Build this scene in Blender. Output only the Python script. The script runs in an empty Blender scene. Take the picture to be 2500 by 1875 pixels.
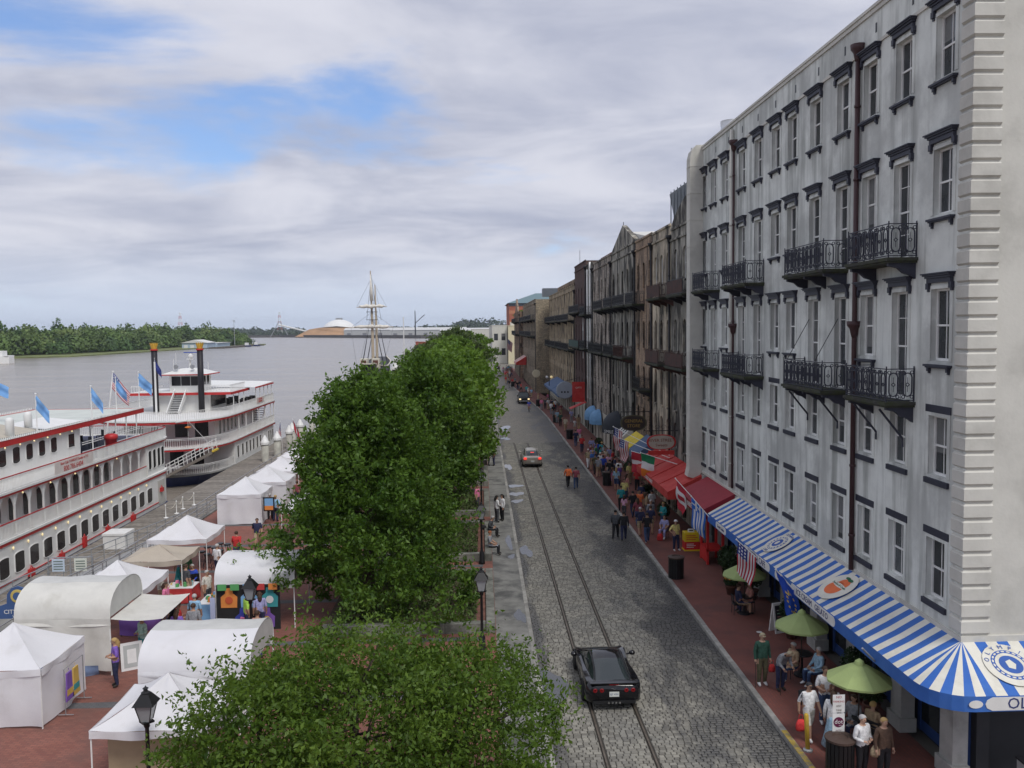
import bpy, bmesh, math, random
import numpy as np
from mathutils import Vector, Matrix
R = math.radians
random.seed(7)
S = bpy.context.scene
COL = S.collection
# ------------------------------------------------------------------ camera
def make_camera():
    psi, th, rho = R(2.0251), R(3.7157), R(-0.6704)
    f = Vector((math.sin(psi)*math.cos(th), math.cos(psi)*math.cos(th), -math.sin(th)))
    r = Vector((math.cos(psi), -math.sin(psi), 0)); u = r.cross(f)
    r, u = math.cos(rho)*r+math.sin(rho)*u, -math.sin(rho)*r+math.cos(rho)*u
    cd = bpy.data.cameras.new('camera'); cd.sensor_width = 36; cd.lens = 30.24
    cd.clip_start = 0.1; cd.clip_end = 9000
    co = bpy.data.objects.new('camera', cd); COL.objects.link(co)
    M = Matrix((r, u, -f)).transposed().to_4x4(); M.translation = (0, 0, 12.5)
    co.matrix_world = M; S.camera = co
make_camera()
# ------------------------------------------------------------------ world, sun, exposure
SUN_EL, SUN_AZ = 54, 148        # azimuth clockwise from +Y: behind the camera, to the right
def N(nt, t, ins=None, **kw):
    n = nt.nodes.new(t)
    for k, v in kw.items(): setattr(n, k, v)
    for k, v in (ins or {}).items():
        if isinstance(v, bpy.types.NodeSocket): nt.links.new(v, n.inputs[k])
        else: n.inputs[k].default_value = v
    return n
def rgba(c): return (c[0], c[1], c[2], 1)
def MA(nt, op, a, b=None, c=None, clamp=False):
    ins = {0: a}
    if b is not None: ins[1] = b
    if c is not None: ins[2] = c
    return N(nt, 'ShaderNodeMath', ins, operation=op, use_clamp=clamp).outputs[0]
def MX(nt, f, a, b):
    return N(nt, 'ShaderNodeMixRGB', {0: f, 1: a, 2: b}).outputs[0]
def RP(nt, f, a, b):
    return N(nt, 'ShaderNodeMapRange', {0: f, 1: a, 2: b}, interpolation_type='SMOOTHSTEP').outputs[0]
def make_world():
    w = bpy.data.worlds.new('World'); S.world = w; w.use_nodes = True
    nt = w.node_tree; nt.nodes.clear()
    sky = N(nt, 'ShaderNodeTexSky', sky_type='NISHITA', sun_disc=False, sun_elevation=R(SUN_EL), sun_rotation=R(SUN_AZ),
            air_density=1.0, dust_density=0.4, ozone_density=2.0)
    d = N(nt, 'ShaderNodeTexCoord').outputs['Generated']
    s = N(nt, 'ShaderNodeSeparateXYZ', {0: d})
    z = MA(nt, 'ADD', MA(nt, 'MAXIMUM', s.outputs[2], 0.0), 0.15)
    cx = MA(nt, 'DIVIDE', s.outputs[0], z); cy = MA(nt, 'DIVIDE', s.outputs[1], z)
    v = N(nt, 'ShaderNodeCombineXYZ', {0: cx, 1: cy, 2: 3.1}).outputs[0]
    v1 = N(nt, 'ShaderNodeMapping', {0: v, 'Rotation': (0, 0, R(-24)), 'Scale': (0.60, 0.72, 1), 'Location': (5.2, 1.75, 0)}).outputs[0]
    n1 = N(nt, 'ShaderNodeTexNoise', {'Vector': v1, 'Scale': 1.5, 'Detail': 8.0, 'Roughness': 0.55, 'Distortion': 0.3}).outputs[0]
    v2 = N(nt, 'ShaderNodeMapping', {0: v, 'Rotation': (0, 0, R(-14)), 'Scale': (0.85, 1.05, 1), 'Location': (9.7, 2.2, 4)}).outputs[0]
    n2 = N(nt, 'ShaderNodeTexNoise', {'Vector': v2, 'Scale': 1.6, 'Detail': 9.0, 'Roughness': 0.56, 'Distortion': 0.35}).outputs[0]
    # a thinner stretch of cloud up the river
    gap = N(nt, 'ShaderNodeVectorMath', {0: v, 1: (-0.87, 2.45, 3.1)}, operation='DISTANCE').outputs['Value']
    gp = MA(nt, 'MULTIPLY', MA(nt, 'SUBTRACT', 1.0, RP(nt, gap, 0.1, 1.3)), 0.18)
    cover = RP(nt, MA(nt, 'SUBTRACT', n1, gp), 0.25, 0.42)
    shade = RP(nt, n2, 0.28, 0.72)
    cc = MX(nt, shade, rgba((3.05, 3.25, 4.1)), rgba((5.2, 5.25, 5.8)))
    blue = MX(nt, 0.35, sky.outputs[0], rgba((1.6, 2.9, 6.8)))
    mixc = MX(nt, MA(nt, 'MULTIPLY', cover, 0.96), blue, cc)
    low = RP(nt, s.outputs[2], 0.0, 0.11)          # paler air along the horizon
    mixc = MX(nt, low, rgba((4.6, 5.2, 6.3)), mixc)
    bg = N(nt, 'ShaderNodeBackground', {0: mixc, 1: 0.1})
    out = N(nt, 'ShaderNodeOutputWorld', {0: bg.outputs[0]})
make_world()
def make_sun():
    ld = bpy.data.lights.new('sun', 'SUN'); ld.energy = 1.5; ld.angle = R(22); ld.color = (1, .97, .92)
    o = bpy.data.objects.new('sun', ld); COL.objects.link(o)
    a, e = R(SUN_AZ), R(SUN_EL)
    d = Vector((math.sin(a)*math.cos(e), math.cos(a)*math.cos(e), math.sin(e)))
    o.rotation_euler = d.to_track_quat('Z', 'Y').to_euler(); o.location = d*60
make_sun()
S.view_settings.view_transform = 'Standard'; S.view_settings.look = 'None'
S.view_settings.exposure = 0.5; S.view_settings.gamma = 1
S.render.engine = 'CYCLES'; S.cycles.max_bounces = 6; S.cycles.transparent_max_bounces = 6
S.cycles.use_denoising = True
# ------------------------------------------------------------------ mesh and object helpers
class MB:
    def __init__(s): s.v = []; s.f = []; s.m = []; s.c = 0
    def add(s, vs, fs, m=None):
        o = len(s.v); s.v.extend(tuple(p) for p in vs); m = s.c if m is None else m
        for f in fs: s.f.append(tuple(i+o for i in f)); s.m.append(m)
        return s
    def box(s, x0, y0, z0, x1, y1, z1, m=None):
        return s.add([(x0,y0,z0),(x1,y0,z0),(x1,y1,z0),(x0,y1,z0),(x0,y0,z1),(x1,y0,z1),(x1,y1,z1),(x0,y1,z1)],
              [(0,3,2,1),(4,5,6,7),(0,1,5,4),(1,2,6,5),(2,3,7,6),(3,0,4,7)], m)
    def cb(s, c, d, m=None):        # box by centre and size
        return s.box(c[0]-d[0]/2, c[1]-d[1]/2, c[2]-d[2]/2, c[0]+d[0]/2, c[1]+d[1]/2, c[2]+d[2]/2, m)
    def bevbox(s, x0, y0, z0, x1, y1, z1, b, m=None):   # box with chamfered top edges
        return s.add([(x0,y0,z0),(x1,y0,z0),(x1,y1,z0),(x0,y1,z0),(x0,y0,z1-b),(x1,y0,z1-b),(x1,y1,z1-b),(x0,y1,z1-b),
               (x0+b,y0+b,z1),(x1-b,y0+b,z1),(x1-b,y1-b,z1),(x0+b,y1-b,z1)],
              [(0,1,5,4),(1,2,6,5),(2,3,7,6),(3,0,4,7),(4,5,9,8),(5,6,10,9),(6,7,11,10),(7,4,8,11),(8,9,10,11)], m)
    def tube(s, p, q, r, r2=None, n=8, m=None, cap=True):
        return s.path([p, q], [r, r if r2 is None else r2], n, m, cap)
    def path(s, pts, r, n=6, m=None, cap=True, closed=False):
        pts = [Vector(p) for p in pts]; k = len(pts)
        rs = r if isinstance(r, (list, tuple)) else [r]*k
        vs = []; fs = []; prev = None
        for i, p in enumerate(pts):
            if closed: t = pts[(i+1) % k]-pts[i-1]
            else: t = pts[min(i+1, k-1)]-pts[max(i-1, 0)]
            t = t.normalized() if t.length > 1e-9 else Vector((0,0,1))
            if prev is None:
                a = t.cross(Vector((0,0,1)) if abs(t.z) < .9 else Vector((1,0,0))).normalized()
            else:
                a = prev-t*prev.dot(t); a = a.normalized() if a.length > 1e-6 else t.orthogonal().normalized()
            prev = a; b = t.cross(a)
            for j in range(n):
                an = 2*math.pi*(j+.5)/n
                vs.append(p+rs[i]*(math.cos(an)*a+math.sin(an)*b))
        L = k if closed else k-1
        for i in range(L):
            for j in range(n):
                i2 = (i+1) % k
                fs.append((i*n+j, i*n+(j+1) % n, i2*n+(j+1) % n, i2*n+j))
        if cap and not closed:
            fs.append(tuple(range(n-1, -1, -1))); fs.append(tuple((k-1)*n+j for j in range(n)))
        return s.add(vs, fs, m)
    def lathe(s, prof, n=12, c=(0,0,0), m=None, sy=1):
        vs = []; fs = []; k = len(prof)
        for r, z in prof:
            for j in range(n):
                a = 2*math.pi*j/n; vs.append((c[0]+r*math.cos(a), c[1]+r*math.sin(a)*sy, c[2]+z))
        for i in range(k-1):
            for j in range(n): fs.append((i*n+j, i*n+(j+1) % n, (i+1)*n+(j+1) % n, (i+1)*n+j))
        fs.append(tuple(range(n-1, -1, -1))); fs.append(tuple((k-1)*n+j for j in range(n)))
        return s.add(vs, fs, m)
    def poly(s, pts, m=None): return s.add(pts, [tuple(range(len(pts)))], m)
    def slab(s, pts, off, m=None):      # polygon extruded by vector off
        k = len(pts); q = [tuple(p[i]+off[i] for i in range(3)) for p in pts]
        fs = [tuple(range(k-1, -1, -1)), tuple(range(k, 2*k))]+[(i, (i+1) % k, k+(i+1) % k, k+i) for i in range(k)]
        return s.add(list(pts)+q, fs, m)
    def mesh(s, name, mats=(), smooth=False):
        me = bpy.data.meshes.new(name); me.from_pydata(s.v, [], s.f)
        for m in (mats if isinstance(mats, (list, tuple)) else [mats]): me.materials.append(m)
        if any(s.m): me.polygons.foreach_set('material_index', s.m)
        if smooth: me.polygons.foreach_set('use_smooth', [True]*len(me.polygons))
        me.update(); return me
    def build(s, name, mats, parent=None, smooth=False, loc=None, rz=0):
        return put(name, s.mesh(name, mats, smooth), parent, loc, rz)
def put(name, me, parent=None, loc=None, rz=0):
    o = bpy.data.objects.new(name, me); COL.objects.link(o)
    if parent: o.parent = parent
    if loc: o.location = loc
    if rz: o.rotation_euler = (0, 0, rz)
    return o
def tag(o, label, cat, group=None):
    o['label'] = label; o['category'] = cat
    if group: o['group'] = group
    return o
def struct(o): o['kind'] = 'structure'; return o
def stuff(o): o['kind'] = 'stuff'; return o
def thing(name, label, cat, loc=(0,0,0), rz=0, group=None):
    o = bpy.data.objects.new(name, None); COL.objects.link(o); o.empty_display_size = .2
    o.location = loc; o.rotation_euler = (0, 0, rz); return tag(o, label, cat, group)
def dup(root, loc=None, rz=None, label=None, group=None, parent=None):
    kids = [c for c in bpy.data.objects if c.parent == root] if False else KIDS(root)
    r = root.copy(); COL.objects.link(r); r.parent = parent
    if loc is not None: r.location = loc
    if rz is not None: r.rotation_euler = (0, 0, rz)
    if label: r['label'] = label
    if group: r['group'] = group
    for c in kids: dup(c, parent=r)
    return r
def KIDS(o): return list(o.children)
def text_mesh(txt, size, mat, name, parent, M, ext=.004, align='CENTER'):
    cu = bpy.data.curves.new(name, 'FONT'); cu.body = txt; cu.size = size; cu.extrude = ext; cu.align_x = align; cu.align_y = 'CENTER'
    cu.resolution_u = 2
    t = bpy.data.objects.new('tmp', cu); COL.objects.link(t)
    me = bpy.data.meshes.new_from_object(t.evaluated_get(bpy.context.evaluated_depsgraph_get()))
    bpy.data.objects.remove(t); bpy.data.curves.remove(cu)
    me.materials.clear(); me.materials.append(mat)
    o = put(name, me, parent); o.matrix_local = M; return o
def frame(o, ex, ey):               # matrix with local x along ex, y along ey, origin o
    ex = Vector(ex).normalized(); ez = ex.cross(Vector(ey)).normalized(); ey = ez.cross(ex)
    M = Matrix((ex, ey, ez)).transposed().to_4x4(); M.translation = o; return M
# ------------------------------------------------------------------ materials
MT = {}
def mat(name, col, rough=.7, var=.14, scale=2.0, bump=0., bscale=30., metal=0., spec=.4, streak=None, brick=None, axis='YZ', rnd=0., trans=0., emit=None, wear=None, soot=None):
    if name in MT: return MT[name]
    m = bpy.data.materials.new(name); m.use_nodes = True; nt = m.node_tree; nt.nodes.clear()
    geo = N(nt, 'ShaderNodeNewGeometry').outputs['Position']
    sp = N(nt, 'ShaderNodeSeparateXYZ', {0: geo})
    n = N(nt, 'ShaderNodeTexNoise', {'Vector': geo, 'Scale': scale, 'Detail': 6.0, 'Roughness': .6}).outputs[0]
    c = MX(nt, RP(nt, n, .25, .75), rgba([x*(1-var) for x in col]), rgba([min(1, x*(1+var)) for x in col]))
    h = None
    if brick:       # (width, height, mortar colour, second colour, offset mix)
        a, b = {'YZ': (1, 2), 'XY': (0, 1), 'XZ': (0, 2), 'YX': (1, 0)}[axis]
        vv = N(nt, 'ShaderNodeCombineXYZ', {0: sp.outputs[a], 1: sp.outputs[b], 2: 0.0}).outputs[0]
        bt = N(nt, 'ShaderNodeTexBrick', {'Vector': vv, 'Color1': c, 'Color2': MX(nt, .75, c, rgba(brick[3])), 'Mortar': rgba(brick[2]),
              'Scale': 1.0, 'Mortar Size': .009, 'Mortar Smooth': .2, 'Bias': -.1, 'Brick Width': brick[0], 'Row Height': brick[1]})
        c = bt.outputs[0]; h = MA(nt, 'SUBTRACT', 1.0, bt.outputs[1])
    if streak:      # (colour, amount, low, high): rain streaks down a wall
        sv = N(nt, 'ShaderNodeMapping', {0: geo, 'Scale': (1.6, 1.6, .13)}).outputs[0]
        n3 = N(nt, 'ShaderNodeTexNoise', {'Vector': sv, 'Scale': 1.3, 'Detail': 7.0, 'Roughness': .62}).outputs[0]
        n4 = N(nt, 'ShaderNodeTexNoise', {'Vector': geo, 'Scale': .45, 'Detail': 5.0}).outputs[0]
        f = MA(nt, 'MULTIPLY', RP(nt, MA(nt, 'ADD', MA(nt, 'MULTIPLY', n3, .7), MA(nt, 'MULTIPLY', n4, .3)), streak[2], streak[3]), streak[1])
        c = MX(nt, f, c, rgba(streak[0]))
    if wear:        # (colour, amount, scale, low, high): blotches
        n5 = N(nt, 'ShaderNodeTexNoise', {'Vector': geo, 'Scale': wear[2], 'Detail': 8.0, 'Roughness': .65}).outputs[0]
        c = MX(nt, MA(nt, 'MULTIPLY', RP(nt, n5, wear[3], wear[4]), wear[1]), c, rgba(wear[0]))
    if soot:        # (colour, amount, low, high): broad weathering patches on top of everything
        sv = N(nt, 'ShaderNodeMapping', {0: geo, 'Scale': (.8, .8, .28), 'Location': (soot[4], soot[4]*2, 0)}).outputs[0]
        n6 = N(nt, 'ShaderNodeTexNoise', {'Vector': sv, 'Scale': .9, 'Detail': 9.0, 'Roughness': .7}).outputs[0]
        c = MX(nt, MA(nt, 'MULTIPLY', RP(nt, n6, soot[2], soot[3]), soot[1]), c, rgba(soot[0]))
    if rnd:
        oi = N(nt, 'ShaderNodeObjectInfo').outputs['Random']
        c = N(nt, 'ShaderNodeHueSaturation', {'Value': MA(nt, 'ADD', MA(nt, 'MULTIPLY', oi, 2*rnd), 1-rnd), 'Color': c}).outputs[0]
    ins = {'Base Color': c, 'Roughness': rough, 'Metallic': metal, 'Specular IOR Level': spec}
    if bump or h is not None:
        nb = N(nt, 'ShaderNodeTexNoise', {'Vector': geo, 'Scale': bscale, 'Detail': 4.0}).outputs[0]
        hh = nb if h is None else MA(nt, 'ADD', MA(nt, 'MULTIPLY', nb, .3), h)
        ins['Normal'] = N(nt, 'ShaderNodeBump', {'Height': hh, 'Strength': bump or .5, 'Distance': .02}).outputs[0]
    if emit: ins['Emission Color'] = rgba(emit[0]); ins['Emission Strength'] = emit[1]
    p = N(nt, 'ShaderNodeBsdfPrincipled', ins)
    o = p.outputs[0]
    if trans:
        t = N(nt, 'ShaderNodeBsdfTranslucent', {'Color': c})
        o = N(nt, 'ShaderNodeMixShader', {0: trans, 1: o, 2: t.outputs[0]}).outputs[0]
    N(nt, 'ShaderNodeOutputMaterial', {0: o}); MT[name] = m; return m
def plain(name, col, rough=.6, metal=0., **k): return mat(name, col, rough, metal=metal, var=k.pop('var', .08), **k)
WHITE = plain('white_paint', (.78,.78,.76), .5, wear=((.55,.54,.50), .5, 1.5, .5, .8))
RED = plain('red_paint', (.48,.03,.03), .45)
DARKIRON = plain('dark_iron', (.018,.018,.022), .5)
BLACK = plain('black_paint', (.012,.012,.013), .4)
GLASS = mat('window_glass', (.035,.04,.045), .06, var=.3, spec=.6, rnd=.5)
GREYMET = plain('galvanised_steel', (.38,.39,.40), .45, .6)
WOODGREY = mat('weathered_planks', (.21,.19,.165), .85, var=.25, scale=3, bump=.3, rnd=.25)
CANVAS = mat('white_canvas', (.81,.81,.83), .8, var=.04, scale=.8, trans=.22, bump=.5, bscale=2.6, wear=((.62,.61,.58), .35, .9, .52, .72))
# ================================================================== ground, river, road
def bend(y):        # the street swings a little towards the river far ahead
    def ss(a, b):
        t = min(1, max(0, (y-a)/(b-a))); return t*t*(3-2*t)
    return -2.6*ss(115, 195)+2.6*ss(205, 285)
def strip(name, xa, xb, z, ys, m, zb=None):
    mb = MB(); n = len(ys); vs = []
    for y in ys: vs += [(xa+bend(y), y, z), (xb+bend(y), y, z)]
    fs = [(2*i, 2*i+1, 2*i+3, 2*i+2) for i in range(n-1)]
    if zb is not None:
        o = len(vs)
        for y in ys: vs += [(xa+bend(y), y, zb), (xb+bend(y), y, zb)]
        for i in range(n-1): fs += [(2*i, 2*i+2, o+2*i+2, o+2*i), (2*i+1, 2*i+3, o+2*i+3, o+2*i+1)]
        fs.append((0, 1, o+1, o))
    return mb.add(vs, fs).build(name, m)
def water_mat():
    m = bpy.data.materials.new('river_water'); m.use_nodes = True; nt = m.node_tree; nt.nodes.clear()
    g = N(nt, 'ShaderNodeNewGeometry').outputs['Position']
    v = N(nt, 'ShaderNodeMapping', {0: g, 'Scale': (.35, 1.1, 1), 'Rotation': (0, 0, R(12))}).outputs[0]
    a = N(nt, 'ShaderNodeTexNoise', {'Vector': v, 'Scale': 1.2, 'Detail': 5.0, 'Roughness': .6}).outputs[0]
    b = N(nt, 'ShaderNodeTexNoise', {'Vector': v, 'Scale': .05, 'Detail': 4.0}).outputs[0]
    bp = N(nt, 'ShaderNodeBump', {'Height': a, 'Strength': .55, 'Distance': .12})
    c = MX(nt, RP(nt, b, .3, .7), rgba((.23,.20,.165)), rgba((.30,.265,.22)))
    p = N(nt, 'ShaderNodeBsdfPrincipled', {'Base Color': c, 'Roughness': MA(nt, 'ADD', .16, MA(nt, 'MULTIPLY', b, .12)), 'IOR': 1.33, 'Normal': bp.outputs[0]})
    N(nt, 'ShaderNodeOutputMaterial', {0: p.outputs[0]}); return m
def setts_mat(name, brick=False):
    m = bpy.data.materials.new(name); m.use_nodes = True; nt = m.node_tree; nt.nodes.clear()
    g = N(nt, 'ShaderNodeNewGeometry'); pos = g.outputs['Position']
    sp = N(nt, 'ShaderNodeSeparateXYZ', {0: pos})
    if brick:
        vv = N(nt, 'ShaderNodeCombineXYZ', {0: sp.outputs[0], 1: sp.outputs[1], 2: 0.0}).outputs[0]
        bt = N(nt, 'ShaderNodeTexBrick', {'Vector': vv, 'Color1': (.30,.275,.235,1), 'Color2': (.21,.20,.18,1), 'Mortar': (.07,.065,.055,1), 'Scale': 1.,
             'Mortar Size': .014, 'Brick Width': .24, 'Row Height': .17})
        c = bt.outputs[0]
    else:
        r = g.outputs['Random Per Island']
        rn = N(nt, 'ShaderNodeObjectInfo').outputs['Random']
        rr = MA(nt, 'FRACT', MA(nt, 'ADD', r, rn))
        c = MX(nt, rr, rgba((.165,.156,.135)), rgba((.32,.305,.262)))
    n = N(nt, 'ShaderNodeTexNoise', {'Vector': pos, 'Scale': .55, 'Detail': 6.0, 'Roughness': .62}).outputs[0]
    c = MX(nt, RP(nt, n, .35, .72), c, MX(nt, .5, c, rgba((.16,.16,.155))))
    # wet stretch along the shop side and by the left kerb
    n2 = N(nt, 'ShaderNodeTexNoise', {'Vector': N(nt, 'ShaderNodeMapping', {0: pos, 'Scale': (.55, .16, 1)}).outputs[0], 'Scale': 1.0, 'Detail': 7.0, 'Roughness': .66}).outputs[0]
    side = MA(nt, 'SUBTRACT', sp.outputs[0], 4.2)
    right = RP(nt, side, .6, 4.4); left = MA(nt, 'MULTIPLY', RP(nt, MA(nt, 'MULTIPLY', side, -1.0), 1.2, 2.3), .95)
    wet = RP(nt, MA(nt, 'ADD', n2, MA(nt, 'MULTIPLY', MA(nt, 'MAXIMUM', right, left), .22)), .57, .72)
    c = MX(nt, MA(nt, 'MULTIPLY', wet, .72), c, rgba((.035,.036,.042)))
    ro = MA(nt, 'SUBTRACT', .82, MA(nt, 'MULTIPLY', wet, .36))
    nb = N(nt, 'ShaderNodeTexNoise', {'Vector': pos, 'Scale': 22.0, 'Detail': 3.0}).outputs[0]
    bp = N(nt, 'ShaderNodeBump', {'Height': nb, 'Strength': .35, 'Distance': .02})
    p = N(nt, 'ShaderNodeBsdfPrincipled', {'Base Color': c, 'Roughness': ro, 'Normal': bp.outputs[0], 'Specular IOR Level': .3})
    N(nt, 'ShaderNodeOutputMaterial', {0: p.outputs[0]}); return m
PAVER = mat('brick_pavers', (.29,.115,.085), .85, var=.2, scale=.9, brick=(.21,.105,(.15,.075,.06),(.19,.07,.055)), axis='XY', bump=.25, wear=((.14,.075,.062), .75, .45, .42, .64))
PAVER_D = mat('brick_pavers_walk', (.20,.066,.05), .85, var=.2, scale=.9, brick=(.21,.105,(.13,.065,.055),(.17,.062,.05)), axis='YX', bump=.25, wear=((.09,.05,.045), .6, .5, .45, .7))
BAND = mat('grey_pavers', (.13,.13,.135), .85, brick=(.21,.105,(.08,.08,.08),(.10,.10,.105)), axis='XY', bump=.2)
CONC = mat('old_concrete', (.215,.212,.195), .9, var=.22, scale=1.4, bump=.25, wear=((.075,.075,.073), .85, .55, .46, .64))
STONE = mat('granite_kerb', (.30,.29,.265), .85, var=.25, scale=3, bump=.3, rnd=.2)
EARTH = mat('earth_bed', (.10,.07,.05), .95, var=.4, scale=5, bump=.5)
def make_ground():
    struct(MB().poly([(-6000,-500,-3.8),(2500,-500,-3.8),(2500,7000,-3.8),(-6000,7000,-3.8)]).build('river', water_mat()))
    gm = mat('city_ground', (.16,.15,.13), .9, var=.3, scale=.2)
    struct(MB().box(12.7,-60,-5,900,1500,-.02).box(-14,262,-5,12.7,1500,-.02).build('ground', gm))
    ys = [-25]+list(range(0, 270, 6))
    struct(strip('plaza_paving', -18.5, .45, .12, ys, PAVER, -5))
    for k in range(9):
        y = 23.1+5.3*k
        struct(MB().box(-18.45, y-.22, .11, -.05, y+.22, .124).build('paving_band', BAND))
    struct(strip('pavement_concrete', .45, 1.78, .118, ys, CONC, -.6))
    struct(strip('pavement_brick', 9.16, 12.75, .132, ys, PAVER_D, -.6))
    road = struct(strip('road', 1.7, 9.2, -.035, ys, plain('joint_dirt', (.055,.05,.042), .95)))
    far = strip('far_setts', 1.93, 9.0, -.004, [93]+list(range(96, 270, 6)), setts_mat('setts_far', True), -.05); far.parent = road
    sm = setts_mat('setts')
    rng = random.Random(3); rows = []; y = 22.3
    while y < 93:
        d = rng.uniform(.135, .162); x = 1.95-rng.uniform(0, .2); row = []
        while x < 8.99:
            w = rng.uniform(.16, .255)
            if x+w > 9.0: w = 9.0-x
            xa, xb = max(x, 1.95), x+w
            if xb-xa > .05 and not any(xa < e < xb for e in (3.39, 3.51, 4.83, 4.95)): row.append((xa, xb))
            elif xb-xa > .05:
                for lo, hi in ((xa, xb),):
                    for e0, e1 in ((3.39,3.51),(4.83,4.95)):
                        if lo < e0 < hi and e0-lo > .05: row.append((lo, e0-.01))
                        if lo < e1 < hi and hi-e1 > .05: row.append((e1+.01, hi))
            x += w
        rows.append((y, d, row)); y += d
    allm = MB(); singles = 0
    base = {}
    for (y, d, row) in rows:
        for xa, xb in row:
            g = .011; h = rng.uniform(-.009, .007)
            if singles < 300:
                k = (round((xb-xa)/.03), round(d/.01))
                if k not in base:
                    w = k[0]*.03/2-g; l = k[1]*.01/2-g
                    b = MB().bevbox(-w, -l, -.05, w, l, 0, .016); base[k] = b.mesh('cobblestone', sm)
                put('cobblestone', base[k], road, ((xa+xb)/2, y+d/2, h)); singles += 1
            else: allm.bevbox(xa+g, y+g, -.05+h, xb-g, y+d-g, h, .016)
    stuff(allm.build('cobbles', sm, road))
    # rails
    rm = mat('rail_steel', (.15,.125,.10), .5, metal=.3, var=.3)
    tr = thing('tram_track', 'pair of grooved steel rails sunk into the cobbled street', 'rail track', (0,0,0))
    for x in (3.445, 4.885):
        pts = [(x+bend(y), y) for y in [20]+list(range(24, 268, 6))]
        mb = MB()
        for (a, b) in ((-.028,.022),):
            vs = []
            for px, py in pts: vs += [(px+a, py, -.1), (px+a, py, .006), (px+b, py, .006), (px+b, py, -.1)]
            mb.add(vs, [(4*i+j, 4*i+j+1, 4*i+5+j, 4*i+4+j) for i in range(len(pts)-1) for j in range(3)]+[(0,1,2,3)])
        mb.build('rail', rm, tr)
    # kerbs of single stones
    for nm, lab, x0, x1, top in (('kerb','grey granite kerb between concrete pavement and cobbles',1.76,1.95,.14), ('kerb','worn granite kerb along the red brick pavement',8.98,9.18,.15)):
        k = struct(bpy.data.objects.new(nm, None)); COL.objects.link(k); k['label'] = lab
        rng2 = random.Random(5); y = 21.
        while y < 150:
            l = rng2.uniform(1.5, 2.2); b0, b1 = bend(y), bend(y+l)
            mb = MB().bevbox(x0, 0, -.15, x1, l-.02, top+rng2.uniform(-.012,.008), .02)
            mb.v = [(p[0]+(b0 if p[1] < l/2 else b1), p[1], p[2]) for p in mb.v]
            mb.build('kerb_stone', STONE, k, loc=(0, y, 0)); y += l
        strip('kerb_far', x0, x1, top, [y]+list(range(int(y)+4, 268, 6)), STONE, -.1).parent = k
    # painted yellow kerb length near the sign
    struct(MB().box(8.985, 21.2, .14, 9.15, 25.2, .1625).build('kerb_paint', plain('faded_yellow', (.42,.30,.06), .8, wear=((.2,.18,.14), .9, 5, .42, .62))))
    # puddles
    pm = plain('puddle_water', (.055,.058,.062), .04, spec=.6)
    rng3 = random.Random(11)
    for x, y, a, b, z, w in ((1.52,36.3,.24,.8,.1235,'by the near end of the planter'), (2.35,47.5,.33,1.1,.012,'against the left kerb by the seated men'), (1.45,49.2,.2,1.4,.1235,'beside the seated man in dark grey'), (1.5,46.0,.16,.5,.1235,'below the seated bald man'),
             (2.45,61.5,.42,.6,.012,'in a row of three near the two women, nearest'), (2.5,64.2,.5,.8,.012,'in a row of three near the two women, middle'), (2.55,67.5,.5,.7,.012,'in a row of three near the two women, farthest'),
             (2.3,77.,.3,1.5,.012,'level with the silver sedan'), (2.6,97.,.5,1.2,.012,'along the rail ahead of the sedan'), (2.9,107.,.55,3.0,.012,'widest, far ahead by the left kerb'), (2.2,29.2,.5,1.9,.010,'left of the black sports car')):
        n = 26; ph = [rng3.uniform(0, 6.3) for _ in range(4)]
        pts = []
        for i in range(n):
            t = 2*math.pi*i/n; r = 1+.22*math.sin(2*t+ph[0])+.16*math.sin(3*t+ph[1])+.10*math.sin(5*t+ph[2])
            px = x+a*r*math.cos(t)
            pts.append((min(px, 1.75) if z > .1 else max(px, 1.97), y+b*r*math.sin(t), z))
        tag(MB().poly(pts).build('puddle', pm), 'shallow rain puddle '+w, 'puddle', 'rain puddles')
    # manhole cover
    m = MB(); m.lathe([(.33,0),(.33,.012),(.29,.012),(.28,.006),(.05,.006),(.05,.012)], 20); m.build('manhole_cover', DARKIRON, loc=(8.1,60.5,.0))
    tag(bpy.data.objects['manhole_cover'], 'round iron manhole cover in the cobbles near the shop side kerb', 'manhole cover')
make_ground()
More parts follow.
